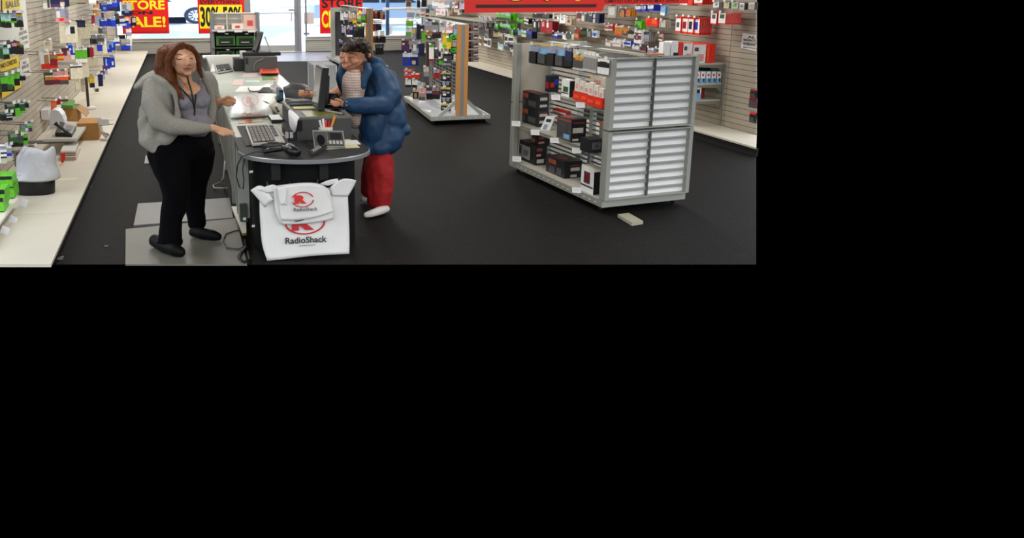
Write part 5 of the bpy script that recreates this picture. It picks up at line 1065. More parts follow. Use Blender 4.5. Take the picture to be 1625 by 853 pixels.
# ---------------------------------------------------------------- the customer
cu = thing('person', 'older woman with short dark hair in a blue jacket and red trousers at the counter', 'person', W(600, 338, Z=0))
sk2 = skin('#cf9170')
b2_ = figure('body', [
    ('e', 566, 86, 8.58, 20, 20, .12), ('e', 558, 96, 8.52, 17, 15, .10), ('e', 553, 103, 8.50, 11, 8.5, .08), ('e', 548, 90, 8.52, 9.5, 12, .09), ('c', (549.5, 89, 8.42, 2), (550, 97, 8.39, 3.4)), ('e', 552, 105.5, 8.43, 6, 2.5, .02), ('e', 545, 97, 8.46, 4, 4, .04), ('e', 562, 97, 8.43, 7, 6, .05),
    ('e', 586, 87, 8.50, 3.2, 5.5, .03, 10),
    ('c', (567, 108, 8.58, 12), (574, 128, 8.6, 13)), ('e', 598, 150, 8.72, 24, 32, .12), ('e', 602, 205, 8.70, 28, 34, .14),
    ('c', (605, 130, 8.6, 9), (612, 160, 8.42, 9), (580, 168, 8.32, 7), (552, 166, 8.30, 5.5), (544, 165, 8.30, 5)), ('e', 539, 163.5, 8.30, 7.5, 4.5, .032, -5),
    ('c', (534, 161.5, 8.29, 2.2), (528, 160, 8.29, 1.9), (524.5, 158.5, 8.30, 1.5)), ('c', (534, 163.5, 8.28, 2.2), (527.5, 163, 8.28, 1.9), (524, 162.5, 8.29, 1.5)),
    ('c', (535, 165.5, 8.28, 2.1), (530, 166, 8.28, 1.8), (526.5, 166, 8.28, 1.4)), ('c', (537, 167, 8.28, 2), (533, 168, 8.28, 1.7), (530, 168, 8.28, 1.3)), ('c', (541, 160, 8.27, 2.4), (536, 157.5, 8.26, 2.1), (532, 156.8, 8.26, 1.7)),
    ('c', (560, 130, 8.8, 10), (530, 150, 9.0, 8), (500, 150, 9.15, 5), (493, 149.5, 9.15, 4.6)), ('e', 487.5, 148.5, 9.14, 7, 4.5, .032),
    ('c', (483, 145.5, 9.12, 2), (478, 143.5, 9.12, 1.8), (474.5, 144, 9.13, 1.5)), ('c', (482, 148, 9.11, 2), (476.5, 147.5, 9.11, 1.8), (473.5, 149, 9.12, 1.4)),
    ('c', (483, 150.5, 9.11, 2), (478, 151, 9.11, 1.8), (475.5, 152.5, 9.12, 1.4)), ('c', (485, 152, 9.12, 1.9), (481.5, 153.5, 9.12, 1.6), (480, 155, 9.12, 1.3)), ('c', (490, 145.5, 9.12, 2.2), (488, 142.5, 9.1, 1.9), (485, 141.5, 9.1, 1.5)),
    ('c', (606, 268, 8.5, 13), (606, 285, 8.46, 13), (604, 322, 8.46, 8)), ('c', (590, 262, 8.84, 11), (588, 280, 8.85, 11), (585, 305, 8.9, 8))], sk2, cu, vox=.0064, smooth=4)
shirt = bpy.data.materials.new('plaid_shirt'); shirt.use_nodes = True; t = shirt.node_tree; b = t.nodes['Principled BSDF']
tcn = t.nodes.new('ShaderNodeTexCoord'); w1 = t.nodes.new('ShaderNodeTexWave'); w1.inputs['Scale'].default_value = 14; w1.bands_direction = 'Z'; w2 = t.nodes.new('ShaderNodeTexWave'); w2.inputs['Scale'].default_value = 12; w2.bands_direction = 'X'; w1.inputs['Distortion'].default_value = 2; w2.inputs['Distortion'].default_value = 2
for w_ in (w1, w2): t.links.new(tcn.outputs['Object'], w_.inputs['Vector'])
m1 = t.nodes.new('ShaderNodeMix'); m1.data_type = 'RGBA'; m1.inputs['A'].default_value = (*lin('#e3d4a8'), 1); m1.inputs['B'].default_value = (*lin('#b98f98'), 1); t.links.new(w1.outputs['Fac'], m1.inputs['Factor'])
m2_ = t.nodes.new('ShaderNodeMix'); m2_.data_type = 'RGBA'; m2_.inputs['B'].default_value = (*lin('#a9a0b4'), 1); t.links.new(m1.outputs['Result'], m2_.inputs['A'])
mm_ = t.nodes.new('ShaderNodeMath'); mm_.operation = 'MULTIPLY'; mm_.inputs[1].default_value = .45; t.links.new(w2.outputs['Fac'], mm_.inputs[0]); t.links.new(mm_.outputs[0], m2_.inputs['Factor'])
t.links.new(m2_.outputs['Result'], b.inputs['Base Color']); b.inputs['Roughness'].default_value = .8
figure('shirt', [('e', 561, 137, 8.50, 20, 30, .16), ('e', 560, 158, 8.50, 17, 26, .18), ('e', 562, 185, 8.6, 16, 20, .16), ('c', (558, 113, 8.5, 5), (572, 118, 8.5, 5))], shirt, cu, vox=.01, smooth=4, fold=.015)
jm = M('#1a3f62', .55, noisy=.12, scale=18); 
jk = figure('jacket', [
    ('e', 601, 148, 8.67, 37, 44, .24, -8), ('e', 614, 190, 8.70, 34, 42, .24, -6), ('e', 606, 217, 8.64, 38, 31, .25), ('e', 600, 231, 8.56, 24, 17, .20, 5), ('e', 632, 203, 8.70, 22, 13, .18, -15),
    ('c', (596, 116, 8.56, 15), (608, 128, 8.46, 19), (617, 150, 8.38, 21), (610, 166, 8.30, 17), (585, 168, 8.26, 15), (562, 167, 8.26, 13), (554, 166, 8.27, 11)),
    ('c', (546, 102, 8.66, 7), (541, 118, 8.62, 8), (542, 133, 8.60, 8), (546, 145, 8.60, 7)), ('c', (581, 100, 8.50, 5), (584, 112, 8.42, 7), (579, 124, 8.40, 7), (576, 136, 8.38, 7)),
    ('c', (588, 93, 8.62, 7), (600, 101, 8.60, 9), (610, 112, 8.62, 9)), ('e', 590, 200, 8.50, 22, 36, .15), ('c', (580, 220, 8.48, 10), (585, 240, 8.46, 8))], jm, cu, vox=.0105, smooth=14, fold=.035, fscale=.16)
rm = M('#a01418', .75, noisy=.12, scale=14)
figure('trousers', [('c', (603, 258, 8.50, 24), (602, 272, 8.46, 23.5), (603, 300, 8.44, 21.5), (602, 317, 8.46, 20)), ('c', (592, 250, 8.78, 17), (587, 280, 8.82, 15), (585, 300, 8.86, 13.5))], rm, cu, vox=.0105, smooth=4, fold=.03, fscale=.14)
ws = M('#d8d3cc', .5)
figure('shoe', [('f', (613, 337, .035), (603, 341, .042), (590, 344.5, .036), (581, 345.5, .028))], ws, cu, vox=.008)
figure('shoe', [('f', (592, 317, .035), (582, 319, .038), (576, 320, .03))], ws, cu, vox=.008)
figure('hair', [('e', 567, 75, 8.60, 24, 14, .16, -3), ('e', 578, 82, 8.60, 13, 14, .14), ('e', 550, 77, 8.50, 9, 6.5, .09, 20), ('e', 560, 70, 8.48, 12, 7, .08), ('e', 574, 68, 8.50, 12, 8, .1), ('e', 545, 80, 8.54, 5, 6, .09), ('e', 583, 90, 8.64, 7, 10, .09), ('e', 578, 74, 8.46, 9, 7, .06)],
       M('#382c24', .5, noisy=.5, scale=35, bump=.5), cu, vox=.008, smooth=3, fold=.03, fscale=.03)
Bc = bvh([b2_]); 
for a in ([(540.5, 90.5), (543, 91.5), (546, 91)], [(553, 91), (557.5, 92), (562.5, 90.5)]): stroke(Bc, a, (.002, .0055), M('#46302a', .6), 'eyelashes', cu)
for a in ([(540, 85.5), (543, 85), (546, 86)], [(553, 86), (558, 84.5), (564, 86)]): stroke(Bc, a, (.002, .004), M('#5a4438', .7), 'eyebrow', cu)
stroke(Bc, [(546.5, 104.5), (552, 105.5), (560, 103)], (.002, .006), M('#9c4d46', .5), 'lips', cu)
stroke(Bc, [(556, 95.5), (563, 93), (572, 91)], .0015, M('#6f6a68', .4, metal=.3), 'glasses_arm', cu)
gls = M('#8a6f66', .3, metal=.3)
for c_ in ((543, 92), (557.5, 92.5)): stroke(Bc, [(c_[0]+5.2*math.cos(k*.785), c_[1]+3.3*math.sin(k*.785)) for k in range(9)], .0014, gls, 'glasses_rim', cu, lift=.006)
Bj = bvh([jk])
for x, y in ((550, 161), (550, 167)):
    p = surf(Bj, x, y, .003)
    if p: mb = MB(); mb.lathe(p, [(.008, -.004), (.008, .004)], M('#b9bcc2', .3, metal=.6), 10); mb.obj('snap_button', cu)
# ================================================================= GOODS ON THE WALLS AND RACKS
tagm = M('#e9e8e6', .4)
TR = random.Random(11)
def tilt(wv, nv):
    a = TR.uniform(-.13, .13); r = TR.uniform(-.05, .05); q = Matrix.Rotation(a, 3, 'Z'); wv = q @ Vector(wv).normalized(); nv = q @ Vector(nv).normalized()
    q2 = Matrix.Rotation(r, 3, nv); return q2 @ wv, nv, q2 @ Vector((0, 0, 1))
def lab_(l, zone): return l if len(l.split()) > 4 else l+' on the '+zone.replace('rack right', 'rack')

def hook(Pw, Pt, lab, grp):
    """wall hook with a white price tag at its tip: thing > rod, price_tag"""
    t = thing('peg_hook', ' '.join(lab.split()[:16]), 'hook', Pw, grp); d = (Vector(Pt)-Vector(Pw)).normalized()
    mb = MB(); mb.tube([Pw, Pt, Vector(Pt)+Vector((0, 0, .016))], .0045, hook_m, 5); mb.obj('rod', t)
    sd = d.cross(Vector((0, 0, 1))).normalized(); c = Vector(Pt)+d*.004+Vector((0, 0, .02))
    mb = MB(); mb.obox(c, sd*.026, d*.0012, Vector((0, 0, .015)), tagm); mb.obj('price_tag', t); return t
def hangR(x, y, w, h, spec, n, label, zone, d=.26, pit=.035, t=.022, hk=True, name='product_package', cat='package', XW=None):
    """pack hung on a hook of the right wall, its face towards the aisle"""
    XW = XR-.01 if XW is None else XW; P = W(x, y, X=XW-d); Q = W(x+w, y, X=XW-d); ww = P.y-Q.y; hh = P.z-W(x, y+h, X=XW-d).z
    n = max(1, min(n, int((d-.01)/pit)))
    keep = n if ('four hooks' in label or 'long red stack' in label) else 1; label = lab_(label, zone); grp = label if keep > 1 else None
    for i in range(n):
        w2, n2, u2 = tilt((0, -1, 0), (-1, 0, 0)) if keep == 1 else ((0, -1, 0), (-1, 0, 0), (0, 0, 1))
        if i < keep: pack(spec, P+Vector((i*pit, 0, 0)), w2, n2, ww, hh, t, label, name, cat, up=u2, group=(label.split(',')[0]+', one stack') if keep > 1 else None)
        else: rest(spec, P+Vector((i*pit, 0, 0)), (0, -1, 0), (-1, 0, 0), ww, hh, t)
    if hk and x < 1170:
        yc = P.y-ww/2; hook((XW, yc, P.z-.004), (XW-d-.035, yc, P.z-.004), 'hook of the '+label, None)
CWV = Vector((.92, .39, 0)).normalized(); CNV = Vector((.39, -.92, 0)).normalized()
def hangL(x, y, w, h, spec, n, label, zone, d=.24, pit=.04, t=.02, hk=True, X=None, wall=None, nv=CNV, name='product_package', cat='package', sd=None):
    """pack hung before a wall or rack, turned towards the shop"""
    X = XL+d if X is None else X; P = W(x, y, X=X); P = W(x, y, Y=28.95) if zone == 'left wall' and P.y > 28.95 else P; n = 1 if P.y > 28.5 else n; s = (P-CAM).dot(FWD)/F; nv = Vector(nv).normalized(); wv = Vector((-nv.y, nv.x, 0)); ww = w*s/abs(wv.dot(RT)); hh = h*s
    sd = sd or (-nv)
    label = lab_(label, zone); w2, n2, u2 = tilt(wv, nv); pack(spec, P, w2, n2, ww, hh, t, label, name, cat, up=u2)
    for i in range(1, n): rest(spec, P+Vector(sd)*i*pit, wv, nv, ww, hh, t)
    if hk:
        c = P+wv*ww/2; xw = (XL+.008) if wall is None else wall
        sg = -1 if xw < c.x else 1; hook((xw, c.y+.1, c.z-.003), (c.x+(.03 if sg < 0 else -.03), c.y-.03, c.z-.003), 'hook of the '+label, None)
cl_g = 'l|l:.45,w:.08,g:.2,k:.27|.15,.08,.8,.42,k,.8'
# ---- right wall.  x y w h spec n depth label
RW = '''
760 27 7 14 v|v:.3,s:.4,v:.3 3 .25 pale grey blister strip, first left of the green cards
768 27 7 14 v|v:.4,d:.3,v:.3 3 .25 pale grey blister strip with dark middle near the orange post
776 28 6 14 v|i:.2,v:.8 3 .25 pale strip with pink header left of the green cards
788 20 12 11 g|l:.2,g:.5,k:.4 4 .25 green and black card just under the banner's left part
802 20 12 12 g|l:.4,g:.3,k:.4 4 .25 pale and green card under the banner, second from its left end
820 30 10 6 g|g:.6,G:.4 4 .25 flat bright green pack in the row below the banner
832 29 8 8 k|w:.4,k:.3,w:.3 4 .25 white and black pack right of the flat green ones
784 36 9 10 g|l:.4,g:.25,k:.35 4 .25 white-green-black clamshell, leftmost of the middle row
794 37 8 10 g|l:.4,g:.2,k:.4 4 .25 white-green-black clamshell, middle of the middle row
803 37 9 11 g|l:.4,g:.2,k:.4 4 .25 white-green-black clamshell, rightmost of the middle row
810 46 6 9 G|l:.5,g:.5 3 .25 pale green pack hung below the clamshell row
816 46 6 10 G|G:.5,k:.5 3 .25 dark green pack hung below the clamshell row
822 47 6 9 u|u:.5,v:.5 3 .25 light blue pack left of the navy one
828 48 6 10 c|w:.3,g:.3,c:.4 3 .25 cream pack with green stripe left of the navy one
835 48 11 12 n|b:.4,n:.6 3 .25 navy pack hung over the display's left end
760 43 8 13 d|k:.3,d:.7 3 .25 dark grey pack behind the orange post
769 44 8 12 s|t:.3,d:.4,s:.3 3 .25 brownish pack right of the dark grey one
783 51 7 7 x|y:.4,x:.6 3 .25 small yellowish pack under the green clamshells
791 52 7 9 x|x:.4,y:.2,d:.4 3 .25 beige pack with yellow foot under the clamshells
801 54 6 13 w|w:.3,k:.5,w:.2 2 .25 white pack with black earpiece outline
807 55 7 12 w|w:.4,k:.4,w:.2 3 .25 white and black pack beside the display's far post
760 58 7 13 t|c:.2,k:.5,c:.3|.25,.3,.75,.7,d 1 .22 cream pack with black picture, left of two
768 59 6 13 w|w:.3,k:.4,w:.3|.3,.35,.7,.7,d 1 .22 white pack with black picture near the orange post
774 60 6 14 w|w:.2,d:.6,w:.2 1 .22 white pack with grey figure right of the black-picture packs
790 68 8 10 l|l:1|.2,.1,.8,.5,w 1 .20 pale teal bubble pack low on the wall
800 69 6 8 v|v:.5,d:.5 2 .20 small grey pack right of the pale teal one
809 64 6 10 w|w:.6,k:.4 2 .20 white pack with black base near the display post
810 78 5 10 w|w:.4,d:.6 1 .20 lowest white and grey pack beside the display post
845 22 16 6 k|k:1 4 .28 wide black pack directly under the banner
861 22 15 6 k|m:.2,k:.8 4 .28 second wide black pack directly under the banner
845 33 8 17 k|k:.15,k:.85|.35,.4,.7,.9,w 4 .3 black pack with pink-white tag above the display
852 33 7 17 k|k:1|.3,.4,.6,.9,s 3 .3 black pack with grey tag next to the red bags
858 33 9 18 R|R:1|.2,.5,.5,.9,i 3 .3 red bag with white tag, left of two
867 34 10 19 R|R:1|.1,.5,.4,.9,w 4 .3 large red bag with white tag, right of two
877 23 9 10 c|x:.3,w:.4,x:.3|.3,.3,.7,.7,d 1 .25 cream looped cable pack under the banner
888 24 9 13 w|w:.2,s:.05,w:.7|.3,.4,.6,.6,s 2 .28 white square card pack under the banner
898 27 10 13 c|t:.1,x:.8,t:.1|.3,.3,.8,.8,t;.4,.4,.7,.6,d 3 .28 beige card pack with brown window
915 21 7 12 m|m:.7,i:.3 2 .30 dark pink pack under the banner
923 21 5 12 w|v:.3,w:.7 2 .30 white slim pack right of the dark pink one
929 22 6 12 d|G:.4,d:.6 2 .30 dark green slim pack under the banner
935 21 6 14 n|x:.3,n:.7 2 .30 navy slim pack with beige edge
940 21 5 15 w|b:.1,w:.4,b:.1,w:.4 1 .30 white pack with blue stripes
945 21 7 15 n|n:1|.2,.2,.8,.7,k 3 .30 dark navy pouch right of the blue-striped pack
877 50 7 10 b|v:.3,w:.3,b:.4 2 .26 blue and white pack above the display rail
885 51 7 9 n|v:.5,n:.5 2 .26 navy and pale pack above the display rail
893 53 6 9 w|x:.3,w:.7 2 .26 white pack above the display rail
898 52 9 9 G|d:.4,G:.2,d:.4 2 .26 dark pack with green stripe above the rail
906 53 5 9 x|w:.6,x:.4 2 .26 pale green-white pack above the rail
912 46 8 13 o|m:.3,p:.2,O:.5 3 .26 purple to orange pack over the display rail
921 46 9 12 G|k:.3,G:.4,k:.3 3 .26 very dark green pack over the display rail
932 49 7 9 s|v:.3,s:.7 3 .26 grey pack over the display rail
940 48 7 11 w|w:.3,u:.4,w:.3|.3,.2,.7,.6,b 2 .26 white pack with blue drop over the display rail
965 8 13 20 x|k:.08,x:.92|.15,.2,.85,.8,w 3 .3 large white card pack right of the banner's lower corner
984 13 9 13 p|p:.5,O:.5|.3,.1,.9,.8,O 2 .28 purple and orange pack right of the large white card
993 14 7 12 O|O:1|.2,.3,.8,.8,o 4 .28 orange pack next to the purple and orange one
1008 8 8 10 b|n:.15,w:.5,b:.35|.2,.3,.7,.8,w 2 .28 blue and white square pack, first of the row of three
1018 8 8 10 b|n:.15,w:.5,b:.35|.2,.3,.7,.8,v 2 .28 blue and white square pack, second of the row of three
1028 7 9 10 b|n:.15,w:.5,b:.35|.1,.3,.8,.9,w 5 .28 blue and white square pack, third of the row of three
1049 8 7 16 u|u:.7,w:.3 2 .25 tall light blue pack right of the blue squares
960 39 5 9 r|w:.3,r:.4,w:.3 1 .25 red and white round pack, left one
965 38 8 10 r|w:.3,r:.5,w:.2|.3,.3,.8,.7,R 4 .25 red and white round pack with red centre
976 40 11 15 w|w:.2,O:.6,o:.2|.2,.2,.8,.85,O 1 .28 orange and yellow item in a white frame
988 42 8 13 t|O:.5,d:.5|.2,.2,.7,.7,O 3 .28 brown and orange pack beside the white-framed one
997 44 9 16 x|s:.3,k:.3,x:.4|.2,.4,.7,.8,k 2 .26 grey card pack with dark window
1008 31 11 14 g|k:.12,g:.76,G:.12|.15,.2,.45,.45,k;.6,.15,.75,.35,G 3 .28 bright green square pack in the middle of the right wall
1025 28 16 13 r|o:.6,r:.4|.1,.2,.4,.8,r;.5,.3,.9,.6,o 3 .3 bright orange-red bag pack
1041 31 7 12 x|w:.1,x:.8,R:.1 2 .24 first cream pack right of the orange-red bag
1049 32 7 12 x|w:.1,x:.8,s:.1 3 .24 second cream pack right of the orange-red bag
1007 47 11 21 w|w:.2,m:.1,w:.1,m:.3,w:.3|.2,.25,.6,.75,m;.3,.35,.5,.65,w 4 .28 white pack with maroon ring over the ribbed panel
1021 50 8 16 s|d:.3,v:.4,s:.3 4 .24 grey mixed pack right of the maroon ring pack
1046 53 5 11 i|i:.5,G:.3,w:.2 1 .18 tiny pink and green pack alone on its hook
961 64 9 8 w|i:.3,w:.7 3 .24 low white tube pack above the display rail, left
973 62 14 11 w|w:.5,i:.2,w:.3 3 .3 wide white tube pack above the display rail
989 64 12 8 b|w:.3,v:.3,w:.4|.1,.3,.9,.7,b 3 .26 white and blue tube pack above the display rail
1003 72 12 7 w|w:.7,v:.3 3 .24 flat white pack above the rail near the end panel
1016 73 8 9 m|d:.3,m:.4,s:.3 2 .24 dark red flat pack above the rail near the end panel
1028 75 8 9 v|w:.4,v:.6 2 .22 small pale blister pack above the ribbed panel
1041 76 7 10 d|w:.2,d:.4,t:.4 2 .22 small dark coiled pack above the ribbed panel
1073 26 9 26 r|r:.12,w:.75,r:.13|.2,.35,.75,.65,d 1 .36 white-fronted orange pack with black oval, first of four hooks
1083 26 9 27 r|r:.12,w:.76,r:.12|.2,.3,.8,.7,R 3 .34 white-fronted orange pack with red oval, second of four hooks
1092 27 9 27 r|r:.1,w:.78,r:.12|.25,.3,.8,.75,k 3 .33 white-fronted orange pack with dark oval, third of four hooks
1101 28 10 27 r|r:.08,w:.8,r:.12|.2,.3,.75,.75,b 6 .30 white-fronted orange pack with blue oval, fourth of four hooks
1129 20 10 18 r|w:.9,r:.1|.2,.5,.8,.85,d 2 .30 white card pack with dark photo and red foot, left of the pair
1141 20 11 18 r|w:.9,r:.1|.2,.5,.8,.85,G 7 .32 white card pack with dark photo and long red stack behind
1080 -6 11 13 r|r:.8,w:.2 3 .32 red pack cut by the top edge, left
1091 -6 8 14 r|r:1 3 .32 red pack cut by the top edge, middle
1102 -6 13 13 r|k:.2,w:.6,r:.2|.4,.5,.7,.9,k 6 .34 white-faced red pack cut by the top edge
1132 3 8 9 s|w:1|.3,.3,.7,.7,u 4 .3 small pale pack with blue mark on the top row
1149 3 9 10 s|w:.2,x:.8|.3,.3,.7,.7,y 3 .3 small pale pack with yellow mark, second on the top row
1161 3 10 11 s|w:.2,x:.8|.3,.3,.7,.7,g 3 .3 small pale pack with green mark, third on the top row
1174 4 9 11 d|w:.2,x:.8|.3,.4,.7,.6,m 3 .3 small pale pack with dark red mark, fourth on the top row
1188 4 9 11 d|w:.2,x:.8|.3,.4,.7,.6,i 2 .3 small pale pack with pink mark, last on the top row
686 3 8 10 w|w:.6,v:.4 3 .5 white pack high in the far corner, first
695 2 8 11 w|i:.3,w:.7 3 .5 white and pink pack high in the far corner
705 2 7 10 v|v:.6,w:.4 3 .5 pale blue pack high in the far corner
714 3 7 9 w|w:.3,s:.4,w:.3 3 .4 white and grey pack in the far corner
722 4 6 9 R|R:.6,w:.4 3 .4 dark red pack in the far corner
729 5 8 9 v|v:.8,i:.2 3 .4 pale pack left of the banner
692 13 6 12 w|w:.3,i:.3,w:.4 2 .5 white long pack above the far shelf
700 13 8 11 w|w:1|.2,.2,.8,.6,i 3 .5 white pack with pink patch above the far shelf
712 13 7 9 t|s:.5,t:.5 3 .4 tan pack above the far shelf
720 14 7 9 x|x:.6,m:.4 3 .4 beige and dark red pack above the far shelf
729 15 8 5 k|k:1 3 .4 black pack above the far shelf
'''
for ln in RW.strip().split('\n'):
    a = ln.split(' ', 7); hangR(*map(float, a[:4]), a[4], int(a[5]), a[7], 'right wall', d=float(a[6]))
# cut-off packs low at the right end of the wall
for x, y, w, h, sp, lb in ((1191, 141, 9, 15, 'k|R:.2,k:.4,m:.4|.2,.3,.8,.6,d', 'black pack with dark red foot near the right end of the wall'), (1189, 156, 10, 14, 'm|m:.3,d:.7', 'dark maroon pack hung under the black one near the right end'),
                           (1190, 177, 9.5, 17, 'k|r:.2,k:.6,d:.2|.2,.1,.7,.5,d', 'black and red pack lowest near the right end of the wall')):
    hangR(x, y, w, h, sp, 1, lb, 'right wall end', d=.12)
# wall notice, built as far as the photograph shows it
wn = thing('wall_notice', 'white notice with black capitals about warranties at the right end of the slatwall', 'notice', W(1187, 78, X=XR-.02)); XN = XR-.02
def nq(x, y): return W(x, y, X=XN)
mb = MB(); q = [nq(1176, 76), nq(1199.5, 81.5), nq(1199.5, 56), nq(1179, 52)]; mb.slab(q, (-.004, 0, 0), M('#e2dedb', .5)); mb.obj('sheet', wn)
RVR = Vector((0, -1, 0)); XN -= .006
for s, x0, y0, x1, hh in (('AL', 1186, 60.5, 1199, 4.2), ('MANUFACTU', 1179.5, 65, 1199.3, 4.2), ('WARRANT', 1178.5, 71.5, 1199.3, 5.2), ('ARE IN FULL', 1178.5, 75.5, 1199, 2)):
    p, q = nq(x0, y0), nq(x1, y0); text(s, p, RVR, (0, 0, 1), p.y-q.y, p.z-nq(x0, y0+hh).z, M('#3a3635', .6), wn, bold=.04, thick=0)
# shelves at the right wall
Ysh = W(1150, 100, X=XR).y
for k, (xl, xr_, yt, yb, nm) in enumerate(((1103, 1150, 98.5, 104.5, 'top'), (1101, 1145, 130.5, 136.5, 'middle'), (1098, 1141, 156.5, 162, 'lowest'))):
    a = W(xl, yt+2, Y=Ysh); b = W(xr_, yt+2, Y=Ysh); zt_ = a.z; xf = a.x-.12
    t = thing('wall_shelf', 'pale wall shelf with bracket, the %s of three beside the ribbed panel' % nm, 'shelf', (7.2, Ysh+.4, zt_-.05))
    mb = MB(); mb.box((xf, Ysh, zt_-.03), (XR-.01, Ysh+.85, zt_), M('#c4c4b4', .45)); mb.obj('board', t)
    for yy in (Ysh-.02, Ysh+.86):
        mb = MB(); mb.slab([Vector((XR-.009, yy, zt_-.02)), Vector((xf+.1, yy, zt_-.025)), Vector((xf+.1, yy, zt_-.05)), Vector((XR-.1, yy, zt_-.07)), Vector((XR-.009, yy, zt_-.16))], (0, .012, 0), M('#85857b', .45, metal=.3)); mb.obj('bracket', t)
    if k == 0: Z1 = zt_
    if k == 1: Z2 = zt_
    if k == 2: Z3 = zt_
mb = MB(); mb.box((XR-.03, Ysh-.06, .14), (XR-.01, Ysh-.03, Z1-.02), M('#8c8c82', .45, metal=.3)); tag(mb.obj('shelf_upright'), 'slim grey upright at the ends of the three wall shelves', 'upright')
def sbox(x0, x1, yt, z0, dep, spec, label, dy=.02, group=None, wx=.12):
    """box standing on a wall shelf with its face to the camera side"""
    P = W(x0, yt, Y=Ysh+dy); Q = W(x1, yt, Y=Ysh+dy); return pack(spec, P, (1, 0, 0), (0, -1, 0), Q.x-P.x, P.z-z0-.001, dep, label, 'product_box', 'box', group=group)
ob = 'r|w:.12,w:.88|.1,.65,.4,.85,d,.02;.3,.1,.85,.5,i,.02'
sbox(1053, 1064, 67, Z1, .12, 'w|w:1|.1,.1,.3,.3,v,.01', 'plain white carton, leftmost on the top wall shelf')
sbox(1066, 1077, 66, Z1, .2, 'w|w:1|.35,.1,1,.5,k,.02', 'white carton with black corner on the top wall shelf')
sbox(1078, 1084, 67, Z1, .2, 'r|r:1', 'narrow red carton on the top wall shelf')
sbox(1085, 1100, 69, Z1, .2, ob, 'orange carton with white face and photo, left of the pair on the top wall shelf')
sbox(1101, 1121, 71, Z1, .3, ob, 'orange carton with white face and photo, right of the pair on the top wall shelf', dy=.0)
sbox(1122, 1136, 70, Z1, .4, 'r|r:1|.1,.05,.3,.95,o,.01', 'plain orange carton at the right end of the top wall shelf', dy=.0)
for i in range(5):
    sbox(1104+i*8.6, 1111.5+i*8.4, 113.5, Z2, .2, 'u|w:.3,w:.3,u:.4|.3,.6,.7,.8,r,.01;.55,.1,.85,.4,n,.01', '%s of five blue and white cartons in a row on the middle wall shelf' % ('first', 'second', 'third', 'fourth', 'last')[i])
mb = MB(); a = W(1103, 103.5, Y=Ysh+.4); b = W(1128, 103.5, Y=Ysh+.4); mb.box((a.x, Ysh+.35, Z2+.001), (b.x, Ysh+.75, Z1-.04), M('#221d27', .5)); tag(mb.obj('dark_carton'), 'dark carton behind the blue and white cartons on the middle wall shelf', 'box')
sbox(1103, 1113.5, 138, Z3, .2, 'u|w:.5,u:.5|.3,.5,.8,.8,n,.01', 'single blue and white carton on the lowest wall shelf'); sbox(1114, 1119, 139, Z3, .2, 'R|R:1', 'narrow dark red carton on the lowest wall shelf', dy=.15)
# fixture in the far right corner: shelf with upright posters
a = W(641, 12.5, Y=28.0); b = W(745, 19, X=7.0)
mb = MB(); mb.hexa([(5.9, 27.6, a.z-.05), (7.3, 27.6, a.z-.05), (7.3, 28.3, a.z-.05), (5.9, 28.3, a.z-.05), (5.9, 27.6, a.z), (7.3, 27.6, a.z), (7.3, 28.3, a.z), (5.9, 28.3, a.z)], M('#c9ccd0', .4)); tag(mb.obj('corner_shelf'), 'pale shelf before the window in the far right corner', 'shelf')
mb = MB(); p = W(700, 24, X=6.95); mb.box((6.95, 21.5, p.z-.05), (7.42, 27.4, p.z), M('#9a9384', .5)); tag(mb.obj('corner_shelf'), 'long grey-beige shelf on the right wall behind the orange-post rack', 'shelf')
for i, (x, y, w, h, sp, lb) in enumerate(((644, 1, 9, 12, 'w|t:.8,w:.2|.15,.3,.85,.9,d', 'white card with brown photo before the far window'), (662, 0, 5, 12, 'k|k:1', 'narrow black pack before the far window'), (669, 0, 8, 12, 'k|k:.9,w:.1', 'black and white pack before the far window'),
        (679, 0, 11, 14, 'v|w:.5,v:.5|.2,.2,.8,.5,u', 'pale blue pack in the far corner'), (646, 15, 12, 15, 'w|w:.3,v:.5,w:.2|.1,.4,.9,.6,v', 'first white and pale blue pack hung below the corner shelf'), (659, 16, 8, 14, 'w|w:.4,l:.4,w:.2|.2,.4,.8,.6,s', 'second white and pale blue pack hung below the corner shelf'),
        (668, 15, 7, 12, 'v|v:.3,w:.3,o:.2,w:.2', 'white pack with orange spot hung below the corner shelf'), (676, 14, 6, 12, 's|d:.5,n:.5', 'dark pack hung below the corner shelf'), (683, 13, 6, 14, 'w|u:.3,w:.7', 'white and blue pack hung below the corner shelf'))):
    hangL(x, y, w, h, sp, 1, lb, 'corner', X=W(x, y, Y=27.5).x, hk=False, nv=(0, -1, 0))
